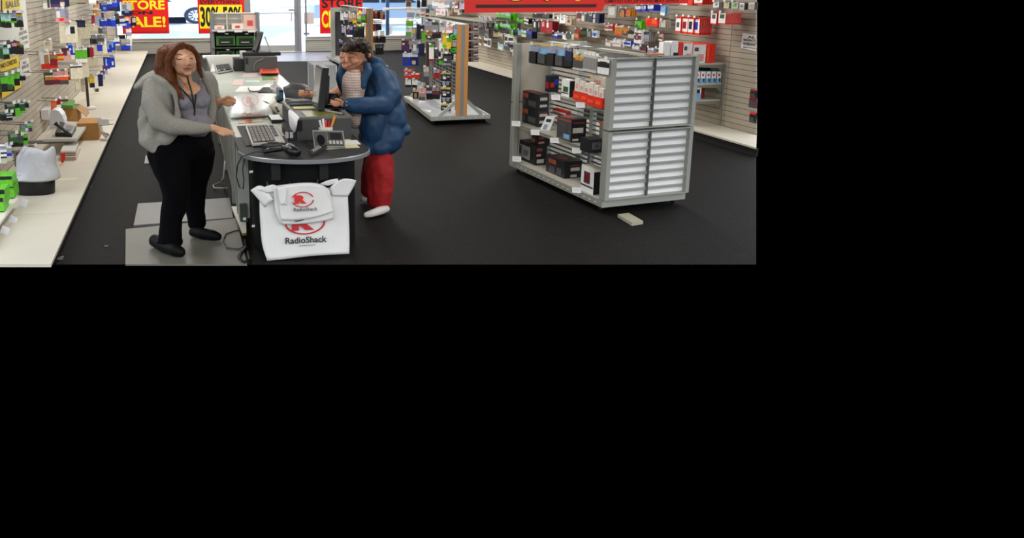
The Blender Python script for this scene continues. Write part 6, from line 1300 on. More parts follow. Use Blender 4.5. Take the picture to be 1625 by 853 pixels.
# ---- left wall
LWT = '''
0 21 5 22 G|l:.5,g:.1,k:.4|.2,.1,.8,.4,k 3 .3 clear-topped green phone pack cut by the left edge
6.5 21 8 23 G|l:.45,w:.05,g:.15,k:.35|.2,.1,.7,.4,k 3 .3 clear-topped green and black phone pack, second on the upper left row
15.5 17 8 19 G|v:.5,l:.1,k:.25,g:.15 3 .3 clear-topped green and black phone pack, third on the upper left row
25 21 8 22 G|y:.2,v:.3,g:.1,k:.4|.1,.1,.8,.5,k 3 .3 clear-topped green and black phone pack, fourth on the upper left row
0 71 4 22 G|l:.4,g:.2,k:.4 2 .3 green pack cut by the left edge on the second row
4 76 8 18 G|l:.5,g:.1,k:.4 3 .34 pale green and black pack on the second left row
8.5 66 8 20 k|d:.4,k:.6 3 .28 dark box pack on the second left row
17 64 7 21 k|m:.2,i:.25,k:.55 3 .28 dark pack with coloured header on the second left row
24 66 6 20 k|O:.3,k:.7 3 .28 black pack with orange header on the second left row
30 72 6 14 k|g:.2,k:.8 3 .28 black pack with green header on the second left row
0 120 8 26 G|k:.1,g:.4,k:.5 3 .34 green and black boxed pack, leftmost on the third left row
9 117 10 28 g|s:.1,g:.6,k:.3|.1,.1,.8,.4,G 3 .34 bright green boxed pack on the third left row
19 114 9 22 g|g:.5,k:.5|.1,.1,.8,.4,k 3 .3 green and black boxed pack, right one on the third left row
29 120 5 8 k|k:1 1 .24 small black clip pack beside the yellow notice
34 120 5 8 k|k:1 1 .24 second small black clip pack beside the yellow notice
11 165 10 20 k|s:.2,G:.3,k:.5 3 .3 dark green pack on the fourth left row
20 163 8 22 g|w:.1,k:.3,g:.6 3 .3 green and black pack on the fourth left row
29 162 8 18 G|l:.2,G:.6,g:.2 3 .3 green pack right end of the fourth left row
38 163 6 8 k|k:1 2 .24 small black pack at the right end of the fourth left row
1 179 7 13 k|G:.3,k:.7 2 .3 dark pack low on the left edge
9 179 8 13 k|k:.2,w:.1,k:.2,w:.1,k:.4 2 .3 black pack with white stripes near the left edge
42 194 7 15 G|l:.4,g:.2,p:.4 2 .26 small green and purple pack alone above the bin
33 197 6 14 s|v:.5,s:.5 2 .24 small grey pack above the bin
16 212 9 22 G|s:.3,G:.4,k:.3 3 .3 dark green pack on the fifth left row
25 215 9 18 k|d:.4,G:.3,k:.3 3 .3 black and green pack on the fifth left row
33 208 8 22 g|w:.2,g:.3,k:.2,g:.3 3 .26 bright green tag pack on the fifth left row
0 232 8 28 w|v:.2,w:.15,n:.1,w:.15,n:.1,x:.3 3 .3 white pack with navy stripes low on the left edge
8 230 8 26 b|w:.2,v:.3,b:.2,x:.3 3 .3 blue and white pack low on the left edge
25 241 8 26 s|m:.2,s:.3,l:.3,x:.2 3 .28 grey mixed pack above the green boxes
33 240 7 20 G|v:.3,g:.4,x:.3 3 .28 grey and green pack above the green boxes
40 243 7 19 k|w:.3,p:.2,k:.5 2 .26 dark pack with white tag beside the bin
48 232 6 22 k|s:.5,k:.5 2 .26 black clip pack hanging before the bin liner, left
55 240 7 14 k|l:.2,k:.8 2 .26 black clip pack hanging before the bin liner, right
27 255 10 16 l|s:.2,l:.4,k:.4 2 .28 pale green clear pack above the green boxes
67 -4 10 18 x|x:.5,w:.5|.6,.1,.9,.9,d 1 .2 cream box pack at the top left of the middle bay
78 -6 14 17 n|n:.7,p:.3 2 .24 navy pack cut by the top edge
92 -6 8 15 p|p:.6,c:.4 2 .24 purple and cream pack cut by the top edge
100 -6 8 16 n|n:1 2 .24 dark blue pack cut by the top edge, right of the purple one
109 -6 10 14 c|c:.7,x:.3 2 .24 cream bag pack cut by the top edge
121 -6 12 13 c|x:.4,c:.4,k:.1,c:.1 2 .24 cream card pack cut by the top edge
140 -6 10 13 w|w:.8,x:.2 2 .24 white card pack cut by the top edge
87 10 12 25 w|w:.15,v:.55,i:.3|.1,.3,.5,.7,w;.4,.1,.9,.25,r 2 .22 clear white pack with pink foot, wide one
100 10 6 27 v|w:.2,v:.5,i:.3 2 .22 clear white pack with pink foot, narrow one
69 64 11 16 c|c:1|.2,.5,.8,.8,x 1 .1 small tan carton alone on the left slats
93 36 24 32 x|x:.15,c:.85|.35,.4,.62,.85,w,.08;.6,.45,.85,.8,k,.1 1 .34 large cream carton with black and white print
118 36 7 40 c|c:1 2 .3 tall cream strip pack beside the large carton
121 32 12 11 n|k:.3,n:.7 1 .36 navy blue rounded pack hanging over the cream bags
124 41 15 20 c|y:.1,c:.9 3 .32 cream bag pack right of the large carton
138 40 14 13 c|c:.7,x:.3 3 .3 pointed cream bag pack right of the navy one
63 82 12 28 w|w:.7,r:.3|.4,.3,.9,.8,t 2 .24 white and red pack with brown picture
75 87 13 21 r|t:.35,r:.65|.3,.2,.9,.7,R 2 .26 red and brown pack beside the white and red one
85 83 12 13 r|w:.2,r:.3,y:.3,r:.2 2 .24 red and yellow pack above the striped trays
99 76 6 20 m|m:.6,i:.4 2 .26 dark pink slim pack
105 80 5 15 i|w:.4,i:.6 2 .26 pale pink slim pack
107 66 6 20 b|u:.3,b:.7 2 .28 bright blue slim pack
112 74 11 20 w|w:.5,n:.15,w:.35 1 .3 white pack with navy oval
119 76 16 23 w|w:.15,g:.6,w:.25|.15,.3,.8,.8,g 1 .36 white pack with green picture
136 75 5 22 k|k:1 1 .3 black side pack right of the green picture
141 75 6 17 R|r:.1,R:.9 2 .28 deep red pack right of the green picture
71 115 10 20 m|G:.25,w:.1,O:.25,m:.4 2 .26 brown striped tray pack, left of three
82 113 10 21 m|i:.35,w:.1,o:.2,m:.35 2 .26 brown striped tray pack, middle of three
93 112 12 22 m|i:.35,w:.1,o:.25,d:.3 2 .26 brown striped tray pack, right of three
106 110 8 17 r|w:.2,R:.3,w:.2,R:.3 2 .28 white pack with red dots
111 102 16 24 c|w:.15,n:.1,c:.75 2 .34 big cream pack with navy mark
126 100 12 23 c|c:1 3 .34 plain cream bag pack beside the navy-marked one
138 92 14 16 c|c:.8,x:.2 3 .34 cream bag pack pointing to the aisle
119 125 5 20 c|c:.8,x:.2 1 .3 narrow cream strip hanging under the big cream pack
128 124 5 22 c|x:.5,c:.5 1 .3 second narrow cream strip hanging under the big cream pack
142 121 6 18 y|y:.6,n:.4 2 .4 yellow and navy pack right of the dark pole
149 119 5 27 w|w:.8,d:.2 2 .4 white tall pack right of the dark pole
155 118 7 19 n|n:.8,k:.2 2 .4 navy pack right of the dark pole
160 112 5 14 v|p:.4,v:.6 2 .4 purple pack at the aisle end of the lower row
145 24 4 14 R|R:1 1 .2 red slim strip on the far part of the wall
149 16 5 24 s|O:.4,v:.6 2 .22 slim strip with orange top
154 17 5 23 u|x:.4,u:.3,w:.3 2 .22 slim strip with pale blue edge
158 20 5 19 s|p:.4,s:.6 2 .22 greyish slim strip left of the blue bags
149 1 6 11 t|m:.5,t:.5 2 .3 brown pack left of the upper blue bags
160 4 8 14 b|v:.3,b:.7|.3,.2,.7,.5,u 3 .3 blue bag pack, first of the top far row
169 2 7 15 b|w:.3,b:.5,k:.2 3 .3 blue bag pack, second of the top far row
177 1 7 16 b|v:.2,b:.4,n:.4 3 .3 blue bag pack, third of the top far row
184 0 5 18 n|b:.5,n:.5 3 .3 dark blue bag pack, fourth of the top far row
192 5 14 20 b|w:.6,n:.4|.1,.5,.5,.9,v;.3,.25,.7,.5,u 1 .4 large white and blue pack before the red poster
160 31 8 11 b|w:.2,b:.8 3 .3 blue bag pack, first of the second far row
169 30 6 13 b|b:.9,w:.1 3 .3 blue bag pack, second of the second far row
176 28 6 14 n|u:.3,b:.7 3 .3 blue bag pack, third of the second far row
183 22 5 16 k|d:.5,k:.5 2 .3 black pack between the blue ones
188 25 8 16 v|p:.3,w:.3,b:.2,w:.2 2 .32 pinkish and blue pack in the second far row
195 30 8 14 b|w:.2,n:.2,b:.6|.2,.2,.6,.5,v 2 .34 blue mixed pack near the poster
203 28 5 15 w|i:.6,b:.4 1 .36 white slim pack with blue foot near the poster
208 27 7 14 k|k:.2,k:.8|.2,.4,.9,.9,x 1 .4 black-framed pale pack overlapping the red poster
153 45 8 8 d|d:1 3 .3 dark grey wide pack
161 44 7 10 v|v:.6,s:.4 3 .3 pale metallic pack right of the dark grey wide one
145 57 8 13 k|s:.3,d:.7|.1,.1,.8,.6,k 3 .3 grey and black boxed pack, left of two
155 56 8 14 s|s:.3,d:.4,s:.3 3 .3 grey and black boxed pack, right of two
161 63 6 22 c|w:.3,c:.7 1 .36 tall cream pack before the blue bags
155 71 6 10 b|b:1 2 .3 blue bag left of the tall cream pack
168 66 7 17 b|v:.3,b:.7|.1,.3,.5,.9,u 3 .32 blue bag right of the tall cream pack
176 63 6 17 b|w:.2,b:.8|.1,.3,.5,.9,u 3 .32 second blue bag right of the tall cream pack
182 60 6 12 w|w:.5,b:.3,w:.2 2 .32 white and blue slanted pack
188 56 9 6 k|k:1 2 .34 flat black pack over the lower far row
192 63 12 7 s|x:.5,v:.5 2 .36 flat grey pack over the blue tray
192 72 12 8 b|b:.8,n:.2 1 .38 flat bright blue tray pack at the end of the far row
200 46 7 18 v|w:.3,v:.3,w:.4 2 .38 pale blue and white stack, upper
201 64 7 16 v|w:.5,v:.5 2 .38 pale blue and white stack, lower
166 91 7 18 b|k:.1,b:.9|.1,.2,.4,.9,u 3 .34 lowest blue bag, left
174 88 6 19 b|v:.2,b:.5,k:.1,b:.2|.3,.2,.7,.5,w 3 .34 lowest blue bag, right
164 104 5 14 p|p:.5,v:.5 2 .34 purple slim pack under the lowest blue bags
'''
for ln in LWT.strip().split('\n'):
    a = ln.split(' ', 7); hangL(*map(float, a[:4]), a[4], int(a[5]), a[7], 'left wall', d=float(a[6]))
# signs on the left wall
def lq(x, y, o=.02): return W(x, y, X=XL+o)
def lsign(poly, m, label, texts=(), o=.02):
    c = lq(*poly[0], o); t = thing('wall_sign', label, 'sign', c); mb = MB(); mb.slab([lq(x, y, o) for x, y in poly], (.004, 0, 0), m); mb.obj('sheet', t)
    for s, x0, y0, x1, y1, hh, mm in texts:
        p = lq(x0, y0, o+.008); q = lq(x1, y1, o+.008); up = (lq(x0, y0-hh, o+.008)-p)
        text(s, p, q-p, (0, 0, 1), (q-p).length, up.length, mm, t, bold=.02, thick=0)
    return t
paper = M('#d9d8cf', .55); grt = M('#6d6c68', .6); yw = M('#eccb1f', .5)
lsign([(-6, 88), (45, 82-6), (46.5, 76), (39.5, -4), (-6, -4)], paper, 'large white notice board with grey list lines at the left edge', [('ALL', 32, 48.5, 38, 46.8, 5, grt), ('SALES FINAL', 30.5, 57, 43, 52, 5, grt), ('NO REFUNDS', 31, 65.5, 44, 60.5, 5, grt), ('NO RETURNS', 32, 73, 45, 68, 4, grt)], .014)
lsign([(3.5, 20), (32, 15), (30.8, -4), (3, -4)], yw, 'yellow sign reading SALES at the top left corner', [('SALES', 10, 13.5, 31, 9.5, 9.5, M('#5b5d6c', .5))], .03)
lsign([(32, 126), (49, 119), (45, 91), (31, 97)], paper, 'smaller white notice with grey lines under the board', [('ALL', 36.5, 102, 42.5, 99.5, 4, grt), ('SALES', 35.5, 110, 46, 105.5, 5, grt), ('FINAL', 36, 119, 48, 114, 4, grt)], .014)
lsign([(0, 115), (30, 105), (28.5, 87.5), (-1, 99)], yw, 'yellow sign with dark border reading NO CHECKS', [('NO CHECKS', 2, 109, 27, 99.5, 7, blk)], .03)
lsign([(3, 156), (33, 138), (33, 128), (3, 140)], yw, 'yellow sign foot behind the green boxed packs', [], .03)
# low shelf with green boxes at the left edge
XS = XL+.42
t = thing('wall_shelf', 'white low wall shelf carrying green boxes at the left edge', 'shelf', W(10, 345, X=XS)); a = W(30, 313, X=XS); mb = MB(); z = a.z; mb.box((XL+.01, W(-20, 345, X=XS).y, z-.02), (XS, a.y, z), M('#d5d2c6', .5)); mb.obj('board', t)
for x, y in ((37, 321), (21, 349), (8, 365.5)):
    p = W(x, y, X=XS+.03); s = (p-CAM).dot(FWD)/F; rv = (RT*.8-UP*.35).normalized(); uv = (UP*.9+RT*.25).normalized()
    mb = MB(); mb.slab([p-rv*6.5*s-uv*6*s, p+rv*6.5*s-uv*6*s, p+rv*6.5*s+uv*6*s, p-rv*6.5*s+uv*6*s], (rv.cross(uv))*-.004, M('#dddbe0', .45)); mb.obj('price_tag', t)
def gbox2(x0, xm, x1, yt, yb, lab):
    P = W(xm, yb, X=XS-.03); P.z = max(P.z, z+.002)
    s = (P-CAM).dot(FWD)/F; w = (xm-x0)*s; hh = (yb-yt)*s; o = 'g|k:.3,g:.65,k:.05'
    pack(o, P+Vector((-w, 0, hh)), (1, 0, 0), (0, -1, 0), w, hh, .25, lab, 'product_box', 'box')
for a in ((-3, 20, 24, 279, 297, 'bright green box with black lid, top of the stack at the left edge'), (12, 24, 29, 299, 323, 'green and black box right of the stack at the left edge'), (-3, 9, 13, 300, 325, 'green box with black band in the middle of the left-edge stack'), (-3, 8, 12, 326, 349, 'lowest green box at the left edge')):
    gbox2(*a)
# ---- things standing on the left plinth
white_p = M('#d4d2d4', .45)
ss = thing('wall_shelf', 'grey-white shelf holding the desk phone above the plinth', 'shelf', W(100, 222, X=-1.5)); zs = .30
q = [W(68, 221, Z=zs), W(122, 220, Z=zs), W(141.5, 194, Z=zs), W(100, 192, Z=zs)]
mb = MB(); mb.slab([Vector((max(p.x, XL+.01), p.y, zs)) for p in q], (0, 0, -.03), M('#b7b4a9', .5)); mb.obj('board', ss)
mb = MB(); mb.box((XL+.01, q[0].y+.1, zs-.07), (XL+.5, q[0].y+.16, zs-.031), greym); mb.obj('bracket', ss)
rb_ = thing('white_carton', 'white rounded appliance standing at the wall on the phone shelf', 'appliance', W(90, 203, Z=zs))
c = W(91, 203, Z=zs); s = (c-CAM).dot(FWD)/F; prof = [(-11, 0), (11, 0), (11.5, 10), (9, 20), (4, 27), (-2, 29), (-8, 27), (-10.5, 18)]
mb = MB(); mb.slab([c+Vector((a*s, 0, b*s+.001)) for a, b in prof], (0, .3, 0), white_p); mb.obj('shell', rb_, bevel=.012)
dp = thing('desk_phone', 'black desk phone with silver tilted face on the grey-white shelf', 'phone', W(105, 217, Z=zs)); z_ = zs+.001
B_ = [W(88, 216.5, Z=z_), W(114, 217.5, Z=z_), W(121, 206, Z=z_), W(96, 204, Z=z_)]
mb = MB(); tp = [B_[0]+Vector((0, 0, .05)), B_[1]+Vector((0, 0, .03)), B_[2]+Vector((0, 0, .05)), B_[3]+Vector((0, 0, .09))]; mb.mesh(B_+tp, [(3, 2, 1, 0), (4, 5, 6, 7), (0, 1, 5, 4), (1, 2, 6, 5), (2, 3, 7, 6), (3, 0, 4, 7)], M('#141414', .4)); mb.obj('base', dp)
def TP(u, v, d): return (tp[0]*(1-u)+tp[1]*u)*(1-v)+(tp[3]*(1-u)+tp[2]*u)*v+Vector((0, 0, d))
mb = MB(); mb.slab([TP(.35, .05, .004), TP(1, .05, .004), TP(1, .95, .004), TP(.35, .95, .004)], (0, 0, .006), M('#a8a8aa', .3, metal=.3)); mb.obj('faceplate', dp)
mb = MB(); mb.slab([TP(.5, .3, .011), TP(.9, .3, .011), TP(.9, .8, .011), TP(.5, .8, .011)], (0, 0, .004), M('#6e7070', .4)); mb.obj('key_field', dp)
mb = MB(); mb.tube([W(87, 195, Y=B_[0].y), W(95, 201, Y=B_[0].y), W(104, 208, Y=B_[0].y), W(113, 215, Y=B_[0].y-.05)], [.025, .02, .02, .025], M('#2a2a2c', .3), 8); mb.obj('handset', dp)
mb = MB(); mb.tube([W(x, y, Y=B_[0].y+.05) for x, y in ((84, 215), (78, 220), (76, 228))], .008, M('#6a6a68', .5), 6); mb.obj('cord', dp)
mb = MB(); p = W(74, 218, X=XL+.06); mb.box((XL+.02, p.y-.05, zs), (XL+.12, p.y+.35, zs+.13), white_p); tag(mb.obj('wall_bracket_box'), 'small white box at the wall left of the rounded appliance', 'box')
card_m = M('#a87840', .7, noisy=.08, scale=10)
def cbox(xm, yb, yt, x1, x2, label, open_=False):
    P = W(xm, yb, Z=PZ); h = topz(P, yt); t = thing('cardboard_box', label, 'cardboard box', P); l = -solve(P, (-1, 0, 0), x1); l = abs(l); d = abs(solve(P, Y_, x2)) if x2 else .5
    for a, b in (((P.x-l, P.y, PZ), (P.x, P.y+.01, PZ+h)), ((P.x-l, P.y+d, PZ), (P.x, P.y+d+.01, PZ+h)), ((P.x-l, P.y+.01, PZ), (P.x-l+.01, P.y+d, PZ+h)), ((P.x-.01, P.y+.01, PZ), (P.x, P.y+d, PZ+h))):
        mb = MB(); mb.box(a, b, card_m); mb.obj('side_wall', t)
    if not open_: mb = MB(); mb.box((P.x-l, P.y, PZ+h), (P.x, P.y+d+.01, PZ+h+.008), card_m); mb.obj('lid', t)
    else:
        mb = MB(); mb.slab([Vector((P.x, P.y, PZ+h)), Vector((P.x, P.y+d, PZ+h)), Vector((P.x+.12, P.y+d, PZ+h-.12)), Vector((P.x+.12, P.y, PZ+h-.12))], (0, 0, -.008), card_m); mb.obj('flap', t)
        mb = MB(); mb.box((P.x-l+.02, P.y+.02, PZ+h-.03), (P.x-.02, P.y+d-.02, PZ+h-.01), M('#5a8f44', .5)); mb.obj('content', t)
    return t
cbox(157, 222, 196, 124, None, 'closed brown cardboard box standing behind the phone shelf'); cbox(124, 200, 172, 97, None, 'open brown cardboard box with green goods behind the rounded appliance', True)
for x, y, w, h, sp, lb in ((81, 160, 7, 16, 'o|o:.3,t:.3,o:.4', 'orange-brown slim pack over the open cardboard box'), (88, 156, 6, 15, 'R|w:.1,R:.6,w:.3', 'dark red pack over the open cardboard box'), (95, 156, 11, 9, 'w|w:.2,m:.4,w:.4', 'clear pack with red print over the open cardboard box')): hangL(x, y, w, h, sp, 1, lb, 'bay', d=.2)
mb = MB(); q = [W(97, 171, Z=.42), W(116, 172, Z=.42), W(119, 163, Z=.42), W(105, 161, Z=.42)]; mb.slab(q, (0, 0, .04), M('#5d9440', .45)); tag(mb.obj('green_carton'), 'green flat carton lying on the open cardboard box', 'box')
pl = thing('pole_stand', 'dark pole on a round white foot standing on the left plinth', 'pole', W(140.5, 172, Z=PZ)); c = W(140.5, 173, Z=PZ)
mb = MB(); mb.lathe(c, [(.12, 0), (.12, .03), (.1, .045)], M('#d9cfcd', .5), 20, 1, 1.1); mb.obj('foot', pl)
mb = MB(); mb.tube([c+Vector((0, 0, .045)), (c.x, c.y, topz(c, 112)+PZ)], .022, M('#3f332c', .45), 8); mb.obj('pole', pl)
# paper holder
ph_ = thing('paper_stand', 'bent white paper stand on the plinth beside the cardboard box', 'stand', W(168, 220, Z=PZ))
P = W(168, 220, Z=PZ); s = (P-CAM).dot(FWD)/F
def pq(x, y, dy=0): return W(x, y, Y=P.y+dy)
mb = MB(); mb.slab([pq(153.5, 187, .0), pq(158, 187, .0), pq(164, 209, 0), pq(174, 215, 0), pq(168, 220, 0), pq(160, 211, 0)], (0, .012, 0), white_p); mb.obj('side', ph_)
mb = MB(); mb.slab([pq(158, 189, .1), pq(172, 189, .1), pq(174, 197, .1), pq(160, 199, .1)], (0, .01, 0), M('#d8d8d4', .5)); mb.obj('upper_sheet', ph_)
mb = MB(); mb.tube([pq(158, 199, 0), pq(180, 196.5, 0)], .008, M('#a5a69a', .4), 6); mb.obj('rod', ph_)
mb = MB(); mb.slab([pq(160, 211, 0), pq(174, 215, -.05), pq(172, 212, -.2), pq(162, 209, -.2)], (0, 0, .006), white_p); mb.obj('lip', ph_)
# paper pile with a red seal
for i in range(4):
    z0 = PZ+.002+i*.028; q = [W(94+i, 254, Z=PZ), W(121, 254, Z=PZ), W(128-i, 238, Z=PZ), W(105, 238, Z=PZ)]
    mb = MB(); mb.slab([Vector((p.x, p.y, z0)) for p in q], (0, 0, .02), M(('#b9a392', '#d2cfca', '#b48f7c', '#c7c6c0')[i], .6)); tag(mb.obj('folded_sheet'), ('lowest', 'second lowest', 'second highest', 'topmost')[i]+' flat folded pack in the pile under the phone shelf', 'folded pack')
mb = MB(); q = [pq(96, 243), pq(103, 242), pq(104, 252), pq(99.5, 260), pq(96.5, 256)]; p0_ = W(99, 260, Z=PZ+.003); mb.slab([W(x, y, Y=p0_.y) for x, y in ((96, 243), (103, 242), (104, 252), (99.5, 259.5), (96.5, 256))], (0, .01, 0), M('#c8281c', .5)); tag(mb.obj('red_ribbon_tag'), 'small red tag leaning on the flat pile beside the bin liner', 'tag')
on_top([(90, 287), (122, 285), (123, 281.5), (92, 283)], PZ, .002, M('#ddd6b4', .6), 'tape_strip', 'pale yellow tape strip stuck on the plinth beside the bin', 'tape')
on_top([(172, 192), (182, 191), (181, 189), (172, 190)], PZ, .002, M('#bdb8a8', .6), 'tape_strip', 'small beige tape strip at the plinth edge', 'tape')
# waste bin with a liner
bn = thing('waste_bin', 'black waste bin with a crumpled white liner standing on the left plinth', 'waste bin', W(58, 314, Z=PZ)); c = W(58, 307, Z=PZ); s = (c-CAM).dot(FWD)/F
mb = MB(); mb.lathe((c.x, c.y, PZ+.001), [(27*s, 0), (28.5*s, .012), (30*s, .12), (31*s, .20)], M('#0d0c0e', .4), 28, 1, .62); mb.obj('bin', bn)
N = 40; vs = []; fs = []; rg = [(29.8, 31), (37.5, 19), (35, 32), (31, 45), (31.5, 58), (29, 68), (24, 75), (19, 70), (14, 55)]
for i, (r, h) in enumerate(rg):
    for j in range(N):
        a = 2*math.pi*j/N; nz = noise.noise(Vector((math.cos(a)*1.3, math.sin(a)*1.3, i*.7+3)))
        rr = r*(1+.2*nz*(1 if i else .2)); hh = h+(12*nz if i > 3 else (4*nz if i == 1 else 0)); sk_ = max(0, h-40)*.18
        vs.append((c.x+rr*s*math.cos(a)+sk_*s*.9+(h*.05*s if h > 25 else 0), c.y+rr*s*math.sin(a)*.62, PZ+hh*s))
for i in range(len(rg)-1):
    for j in range(N): fs.append((i*N+j, i*N+(j+1) % N, (i+1)*N+(j+1) % N, (i+1)*N+j))
mb = MB(); mb.mesh(vs, fs, M('#c4c3c8', .35, noisy=.06, scale=8, bump=1.0), True); o = mb.obj('liner', bn); q = o.modifiers.new('s', 'SUBSURF'); q.levels = q.render_levels = 1
# small litter on the carpet near the plinth
for i, pts in enumerate((((88, 412), (95, 408), (101, 407)), ((89, 411), (95, 411), (100, 410)), ((140, 296), (145, 296)), ((166, 390), (171, 390)))):
    mb = MB(); mb.tube([W(x, y, Z=.006) for x, y in pts], .005, M('#8b8b85', .6), 5); tag(mb.obj('litter_scrap'), ('longer pale scrap on the carpet at the lower left', 'second pale scrap beside the longer one at the lower left', 'tiny pale scrap beside the plinth near the bin', 'tiny pale scrap left of the beige mat')[i], 'scrap')
# ---------------------------------------------------------------- goods on the two slim racks
NVR = (-.45, -.89, 0)
R2T = '''
644 33 10 9 g|y:.3,g:.7 2 yellow-green pack at the rack's far top corner
644 44 9 16 w|w:.4,g:.3,v:.3 2 white and green pack at the far end of the upper row
654 44 5 14 v|x:.3,y:.3,v:.4 2 pale yellow slim pack on the upper row
661 38 6 24 k|k:1 2 tall black slim pack on the upper row
667 40 6 20 p|n:.4,p:.6 2 dark purple slim pack on the upper row
669 49 6 15 g|g:1 1 bright green card on the upper row
674 34 11 15 s|v:.4,s:.4,t:.2 2 clear grey bag pack under the top rail
685 35 11 15 s|d:.3,s:.4,v:.3 2 grey bag pack under the top rail
697 36 10 14 x|v:.5,x:.5 2 beige-grey bag pack under the top rail
708 38 10 14 i|w:.3,i:.4,w:.3 2 clear pack with pink print beside the orange post
675 51 11 8 t|t:.6,d:.4 2 tan pack below the grey bags
686 51 12 9 k|m:.3,k:.7 2 black pack below the grey bags
720 40 5 14 u|v:.5,u:.5 1 narrow pale blue pack beside the orange post
637 64 10 7 m|m:1 2 dark red pack at the far left of the rack
637 71 11 12 p|p:.8,k:.2 2 deep purple pack at the far left of the rack
653 65 11 19 v|v:.3,d:.3,v:.4|.2,.2,.7,.7,w 2 blue-grey round headphone pack
664 69 8 15 n|n:1 2 navy headphone pack
676 60 14 9 s|G:.3,s:.4,d:.3 2 dark clear pack with green edge
703 52 6 23 y|y:.8,g:.2 2 yellow-green earphone pack
709 60 7 17 y|g:.4,y:.6 2 olive-yellow earphone pack
697 64 7 18 w|w:.9,s:.1|.5,.1,.8,.3,k 1 white card with black mark beside the yellow pack
681 71 7 26 w|g:.15,w:.7,R:.15 1 tall white card with green top and red foot
690 78 8 14 k|d:.4,k:.6|.2,.2,.8,.8,d 2 black coiled pack in the middle of the rack
703 85 15 10 k|k:1|.1,.1,.9,.6,d 2 black pouch right of the coiled pack
697 93 6 9 g|k:.3,g:.7 1 small bright green cord pack
703 96 12 10 d|d:.4,v:.3,d:.3 1 dark wire pack under the pouch
639 84 13 20 b|w:.3,b:.7|.2,.2,.6,.5,d 2 blue headphone pack with white header, left
651 84 12 20 b|w:.3,n:.7|.2,.1,.7,.4,x 2 blue headphone pack with white header, right
641 110 12 6 r|i:.5,r:.5 2 red and white flat pack, upper
641 117 12 7 r|v:.4,r:.6 2 red flat pack, lower left
653 116 12 8 r|w:.3,r:.7 2 red flat pack, lower right
643 126 9 12 k|w:.7,k:.3 1 white and black pack, left of two
654 126 9 12 k|w:.7,k:.3 1 white and black pack, right of two
672 106 8 25 s|x:.3,s:.3,d:.4 2 tall grey strip pack on the lower rack
688 110 9 14 r|v:.4,R:.6 2 red pack with pale top on the lower rack
662 131 10 12 x|l:.3,x:.7 2 pale greenish pack on the lower rack
665 140 10 19 i|i:.4,s:.3,d:.3 2 pinkish grey pack on the lower rack
655 142 9 18 t|x:.2,k:.6,x:.2|.3,.3,.7,.7,t 1 tan-framed black pack at the bottom row
676 138 10 20 d|d:.3,v:.2,k:.5 2 dark mixed pack at the bottom row
686 138 11 19 m|s:.3,m:.3,k:.4 2 dark red mixed pack at the bottom row
686 177 9 -8 v|v:1 1 -
'''
for ln in R2T.strip().split('\n')[:-1]:
    a = ln.split(' ', 6); hangL(*map(float, a[:4]), a[4], int(a[5]), a[6], 'middle rack', X=3.86, wall=4.07, nv=NVR, pit=.06)
for i, (y, h) in enumerate(((115, 9), (125, 12), (138, 12), (151, 12), (164, 11))):
    hangL(700, y, 15, h, 'k|y:.2,s:.1,k:.7|.15,.2,.5,.5,s;.6,.2,.9,.45,v' if i % 2 == 0 else 'k|k:.3,v:.1,k:.6|.15,.2,.45,.6,v;.55,.2,.85,.6,s', 1, ('topmost', 'second', 'third', 'fourth', 'lowest')[i]+' black clamshell in the column beside the orange post', 'column', X=3.93, wall=4.07, nv=NVR, t=.04)
for i, y in enumerate((52.5, 74.5)):
    P = W(720.5, y+5, X=3.98); s = (P-CAM).dot(FWD)/F; t = thing('round_pack', ('upper', 'lower')[i]+' black disc pack with bright green oval beside the orange post', 'package', P); wv = Vector((.89, -.45, 0)); nv = Vector((-.45, -.89, 0))
    for rx_, ry_, m, th, nm in ((8.5, 5.6, P_('k'), .02, 'rim'), (6, 3.7, M('#46c23a', .4), .03, 'disc'), (3, 1.6, P_('G'), .036, 'print')):
        mb = MB(); mb.slab([P+wv*rx_*s*math.cos(j*.3307)+Vector((0, 0, ry_*s*math.sin(j*.3307))) for j in range(19)], nv*th, m); mb.obj(nm, t)
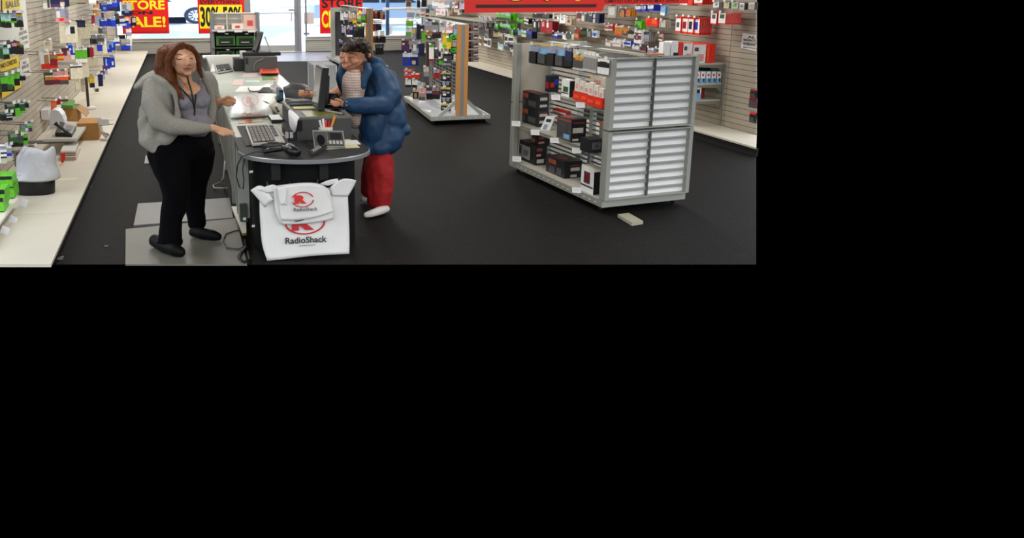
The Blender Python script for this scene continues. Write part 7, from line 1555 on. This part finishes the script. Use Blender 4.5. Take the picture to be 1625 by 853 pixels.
# racks' right side: column of red-brown packs
for i, y in enumerate((38, 52, 66, 79, 91)):
    for j in range(2):
        hangL(744+j*8, y, 8, 11 if i < 4 else 7, ('d|m:.3,s:.2,R:.3,k:.2', 's|s:.3,m:.3,x:.2,d:.2')[j], 2, ('top', 'second', 'third', 'fourth', 'lowest')[i]+' %s red-brown pack right of the orange post' % ('left', 'right')[j], 'right side', X=4.55+j*.05, wall=4.13, nv=(.3, -.95, 0), pit=.05)
R1T = '''
535 20 4 18 x|w:.6,k:.4 2 cream strip pack, first on the further rack
540 20 5 17 w|w:.7,k:.3 2 white strip pack, second on the further rack
546 21 6 15 v|w:.4,v:.3,k:.3 2 pale blue strip pack on the further rack
553 20 6 18 x|x:.5,t:.3,k:.2 2 olive-beige pack on the further rack
560 22 6 14 t|x:.4,t:.3,y:.3 2 tan and yellow pack on the further rack
567 24 6 14 x|c:.4,g:.3,d:.3 2 beige and green pack on the further rack
573 22 7 14 G|s:.3,g:.4,G:.3 2 green pack beside the orange post of the further rack
536 40 5 17 v|w:.6,k:.4 2 white strip pack on the second row of the further rack
542 41 5 15 w|v:.7,k:.3 2 pale strip pack on the second row of the further rack
550 42 10 16 n|v:.3,n:.5,w:.2|.2,.4,.6,.8,m 2 navy and white pack above the customer's hair
562 42 6 17 k|d:.4,k:.6 2 black pack on the second row of the further rack
569 42 7 17 k|G:.2,k:.8 2 black pack with green edge near the orange post
534 60 7 6 w|w:1 1 white label card behind the customer, upper
534 76 7 6 w|w:1 1 white label card behind the customer, lower
538 64 6 10 p|v:.3,p:.3,k:.4 2 purple and black pack behind the customer
'''
for ln in R1T.strip().split('\n'):
    a = ln.split(' ', 6); hangL(*map(float, a[:4]), a[4], int(a[5]), a[6], 'further rack', X=4.12, wall=4.34, nv=NVR, pit=.08)
R1B = '''
595 17 6 13 m|t:.3,m:.7 2 brown pack on the right side of the further rack
602 16 5 14 k|k:1 2 black pack on the right side of the further rack
607 18 4 13 t|s:.4,m:.6 2 brown-grey pack on the right side of the further rack
594 32 14 5 w|w:.7,v:.3 2 flat white pack on the right side of the further rack
594 38 5 12 m|m:1 2 dark red pack on the right side of the further rack
600 38 5 10 k|m:.3,k:.7 2 black and red pack on the right side of the further rack
595 49 6 9 w|w:1 1 white pack below the dark red ones
603 49 7 9 w|w:.8,v:.2 1 second white pack below the dark red ones
595 58 4 10 m|R:.4,k:.6 2 dark red and black pack low on the further rack
600 57 6 11 k|x:.3,k:.7 2 black pack low on the further rack
606 58 6 10 k|k:1 2 second black pack low on the further rack
595 70 14 6 d|d:1 1 dark wide pack under the black ones
596 76 12 11 k|k:1 1 lowest black pack on the further rack's right side
'''
for ln in R1B.strip().split('\n'):
    a = ln.split(' ', 6); hangL(*map(float, a[:4]), a[4], int(a[5]), a[6], 'further rack right', X=4.68, wall=4.45, nv=(.3, -.95, 0), pit=.08)
mb = MB(); q = [W(x, y, Z=.004) for x, y in ((623, 80), (640, 79), (638, 76), (630, 77))]
mb.slab(q, (0, 0, .03), M('#b8432a', .6)); tag(mb.obj('red_scrap'), 'orange-red flat piece on the floor at the foot of the window wall', 'scrap')
mb = MB(); p = W(681, 176, Z=.135); mb.obox(p, (.035, .01, 0), (0, .03, .012), (0, 0, .002), wht); tag(mb.obj('loose_tag'), 'white tag lying on the base deck of the middle rack', 'tag')

tag(REST.obj('product_packages'), 'further packs hanging behind the front ones on the wall and rack hooks', 'package', kind='stuff')
